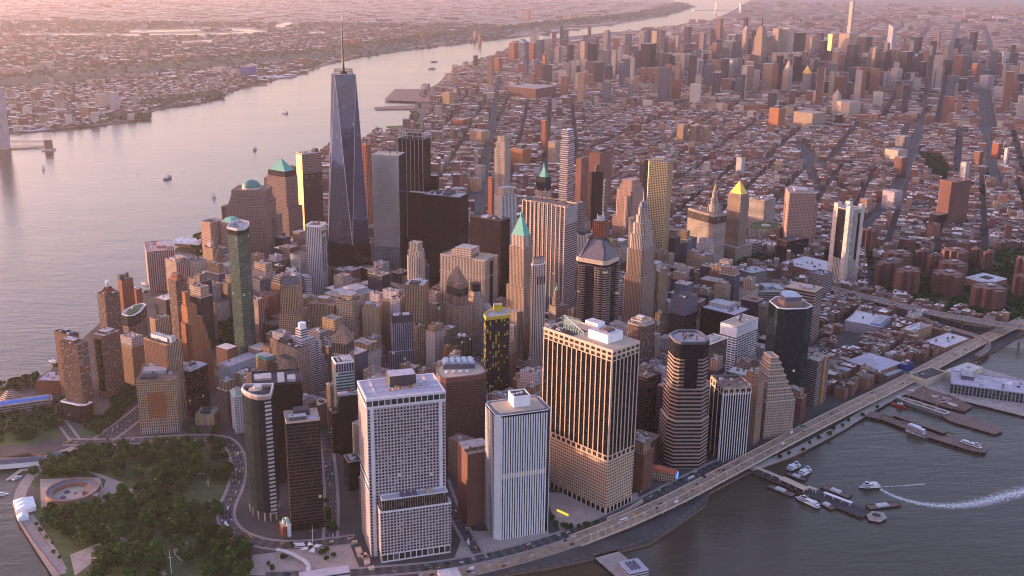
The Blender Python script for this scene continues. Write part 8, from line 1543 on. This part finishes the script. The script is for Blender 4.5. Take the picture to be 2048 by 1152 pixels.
x = RS.uniform(-9000, 1500, 22000); y = RS.uniform(2200, 12000, 22000); k = inpoly(x, y, NJ); px, py, w = proj_np(x, y, np.full(len(x), 8.0)); k &= (px > -40) & (px < 1500); F2.append(np.stack([x[k], y[k], np.full(k.sum(), 7.0)], 1)[:7000])
F2.append(np.concatenate([scatter_poly([(300, 200), (400, 190), (440, 186), (445, 195), (330, 212), (270, 214)], 300), scatter_poly([(180, 236), (285, 228), (300, 237), (200, 244)], 160)])); F2 = np.concatenate(F2); F2[:, 2] = np.maximum(F2[:, 2], 5)
for pl in FARW: F2 = F2[~inpoly(F2[:, 0], F2[:, 1], pl)]
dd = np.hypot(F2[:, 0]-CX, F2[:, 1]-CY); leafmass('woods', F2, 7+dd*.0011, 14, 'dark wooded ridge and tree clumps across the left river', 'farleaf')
# hills under the wooded ridge
mb = MB(); pr = RIDGE
for i in range(len(pr)-1):
    for (o0, z0, o1, z1) in ((-300, 2.5, -120, 30), (-120, 30, 60, 34), (60, 34, 330, 2.5)):
        def off(k, o): a = Vector(pr[max(0, k-1)]); b = Vector(pr[min(len(pr)-1, k+1)]); d_ = (b-a).normalized(); return (pr[k][0]-d_.y*o, pr[k][1]+d_.x*o)
        mb.quad([(*off(i, o0), z0), (*off(i+1, o0), z0), (*off(i+1, o1), z1), (*off(i, o1), z1)], [(0, 0)]*4, 'woods')
tag(mb.build('hills'), kind='structure')
# far inland waters that shine
for px in ([(0, 71), (130, 70), (260, 71), (400, 70), (470, 68), (520, 66), (538, 63), (500, 58), (455, 56), (460, 60), (490, 63), (455, 66), (380, 67.5), (260, 68.5), (130, 67.5), (0, 69)], [(262, 61), (400, 59), (400, 62), (258, 65)], [(540, 52), (578, 44), (590, 48), (560, 56)], [(616, 63), (652, 64), (650, 68), (618, 67)], [(360, 84), (430, 79), (428, 84), (370, 87)], [(1990, 150), (2060, 128), (2060, 140), (2005, 158)]): tag(sheet('water', [P(*q, 3.3) for q in px], 0, 3.3, 'water'), kind='structure')
# ------------------------------------------------------------------ haze
hm = D.materials.new('haze'); hm.use_nodes = True; t = hm.node_tree
for n_ in list(t.nodes): t.nodes.remove(n_)
ho = t.nodes.new('ShaderNodeOutputMaterial'); hv = t.nodes.new('ShaderNodeVolumePrincipled'); hv.inputs['Color'].default_value = (.95, .86, .92, 1); hv.inputs['Density'].default_value = HAZE; hv.inputs['Anisotropy'].default_value = .6
t.links.new(hv.outputs[0], ho.inputs['Volume'])
hb_ = MB(); x0, x1, y0, y1, z0, z1 = -46000, 46000, -10000, 62000, -3, 760
c8 = [(x0, y0, z0), (x1, y0, z0), (x1, y1, z0), (x0, y1, z0), (x0, y0, z1), (x1, y0, z1), (x1, y1, z1), (x0, y1, z1)]
for q in ((0, 3, 2, 1), (4, 5, 6, 7), (0, 1, 5, 4), (1, 2, 6, 5), (2, 3, 7, 6), (3, 0, 4, 7)): hb_.quad([c8[i] for i in q], [(0, 0)]*4, hm)
me = D.meshes.new('haze'); me.from_pydata(c8, [], [(0, 3, 2, 1), (4, 5, 6, 7), (0, 1, 5, 4), (1, 2, 6, 5), (2, 3, 7, 6), (3, 0, 4, 7)]); me.materials.append(hm); o = link('haze', me); tag(o, 'pink evening haze over the whole city', None, None, 'stuff')
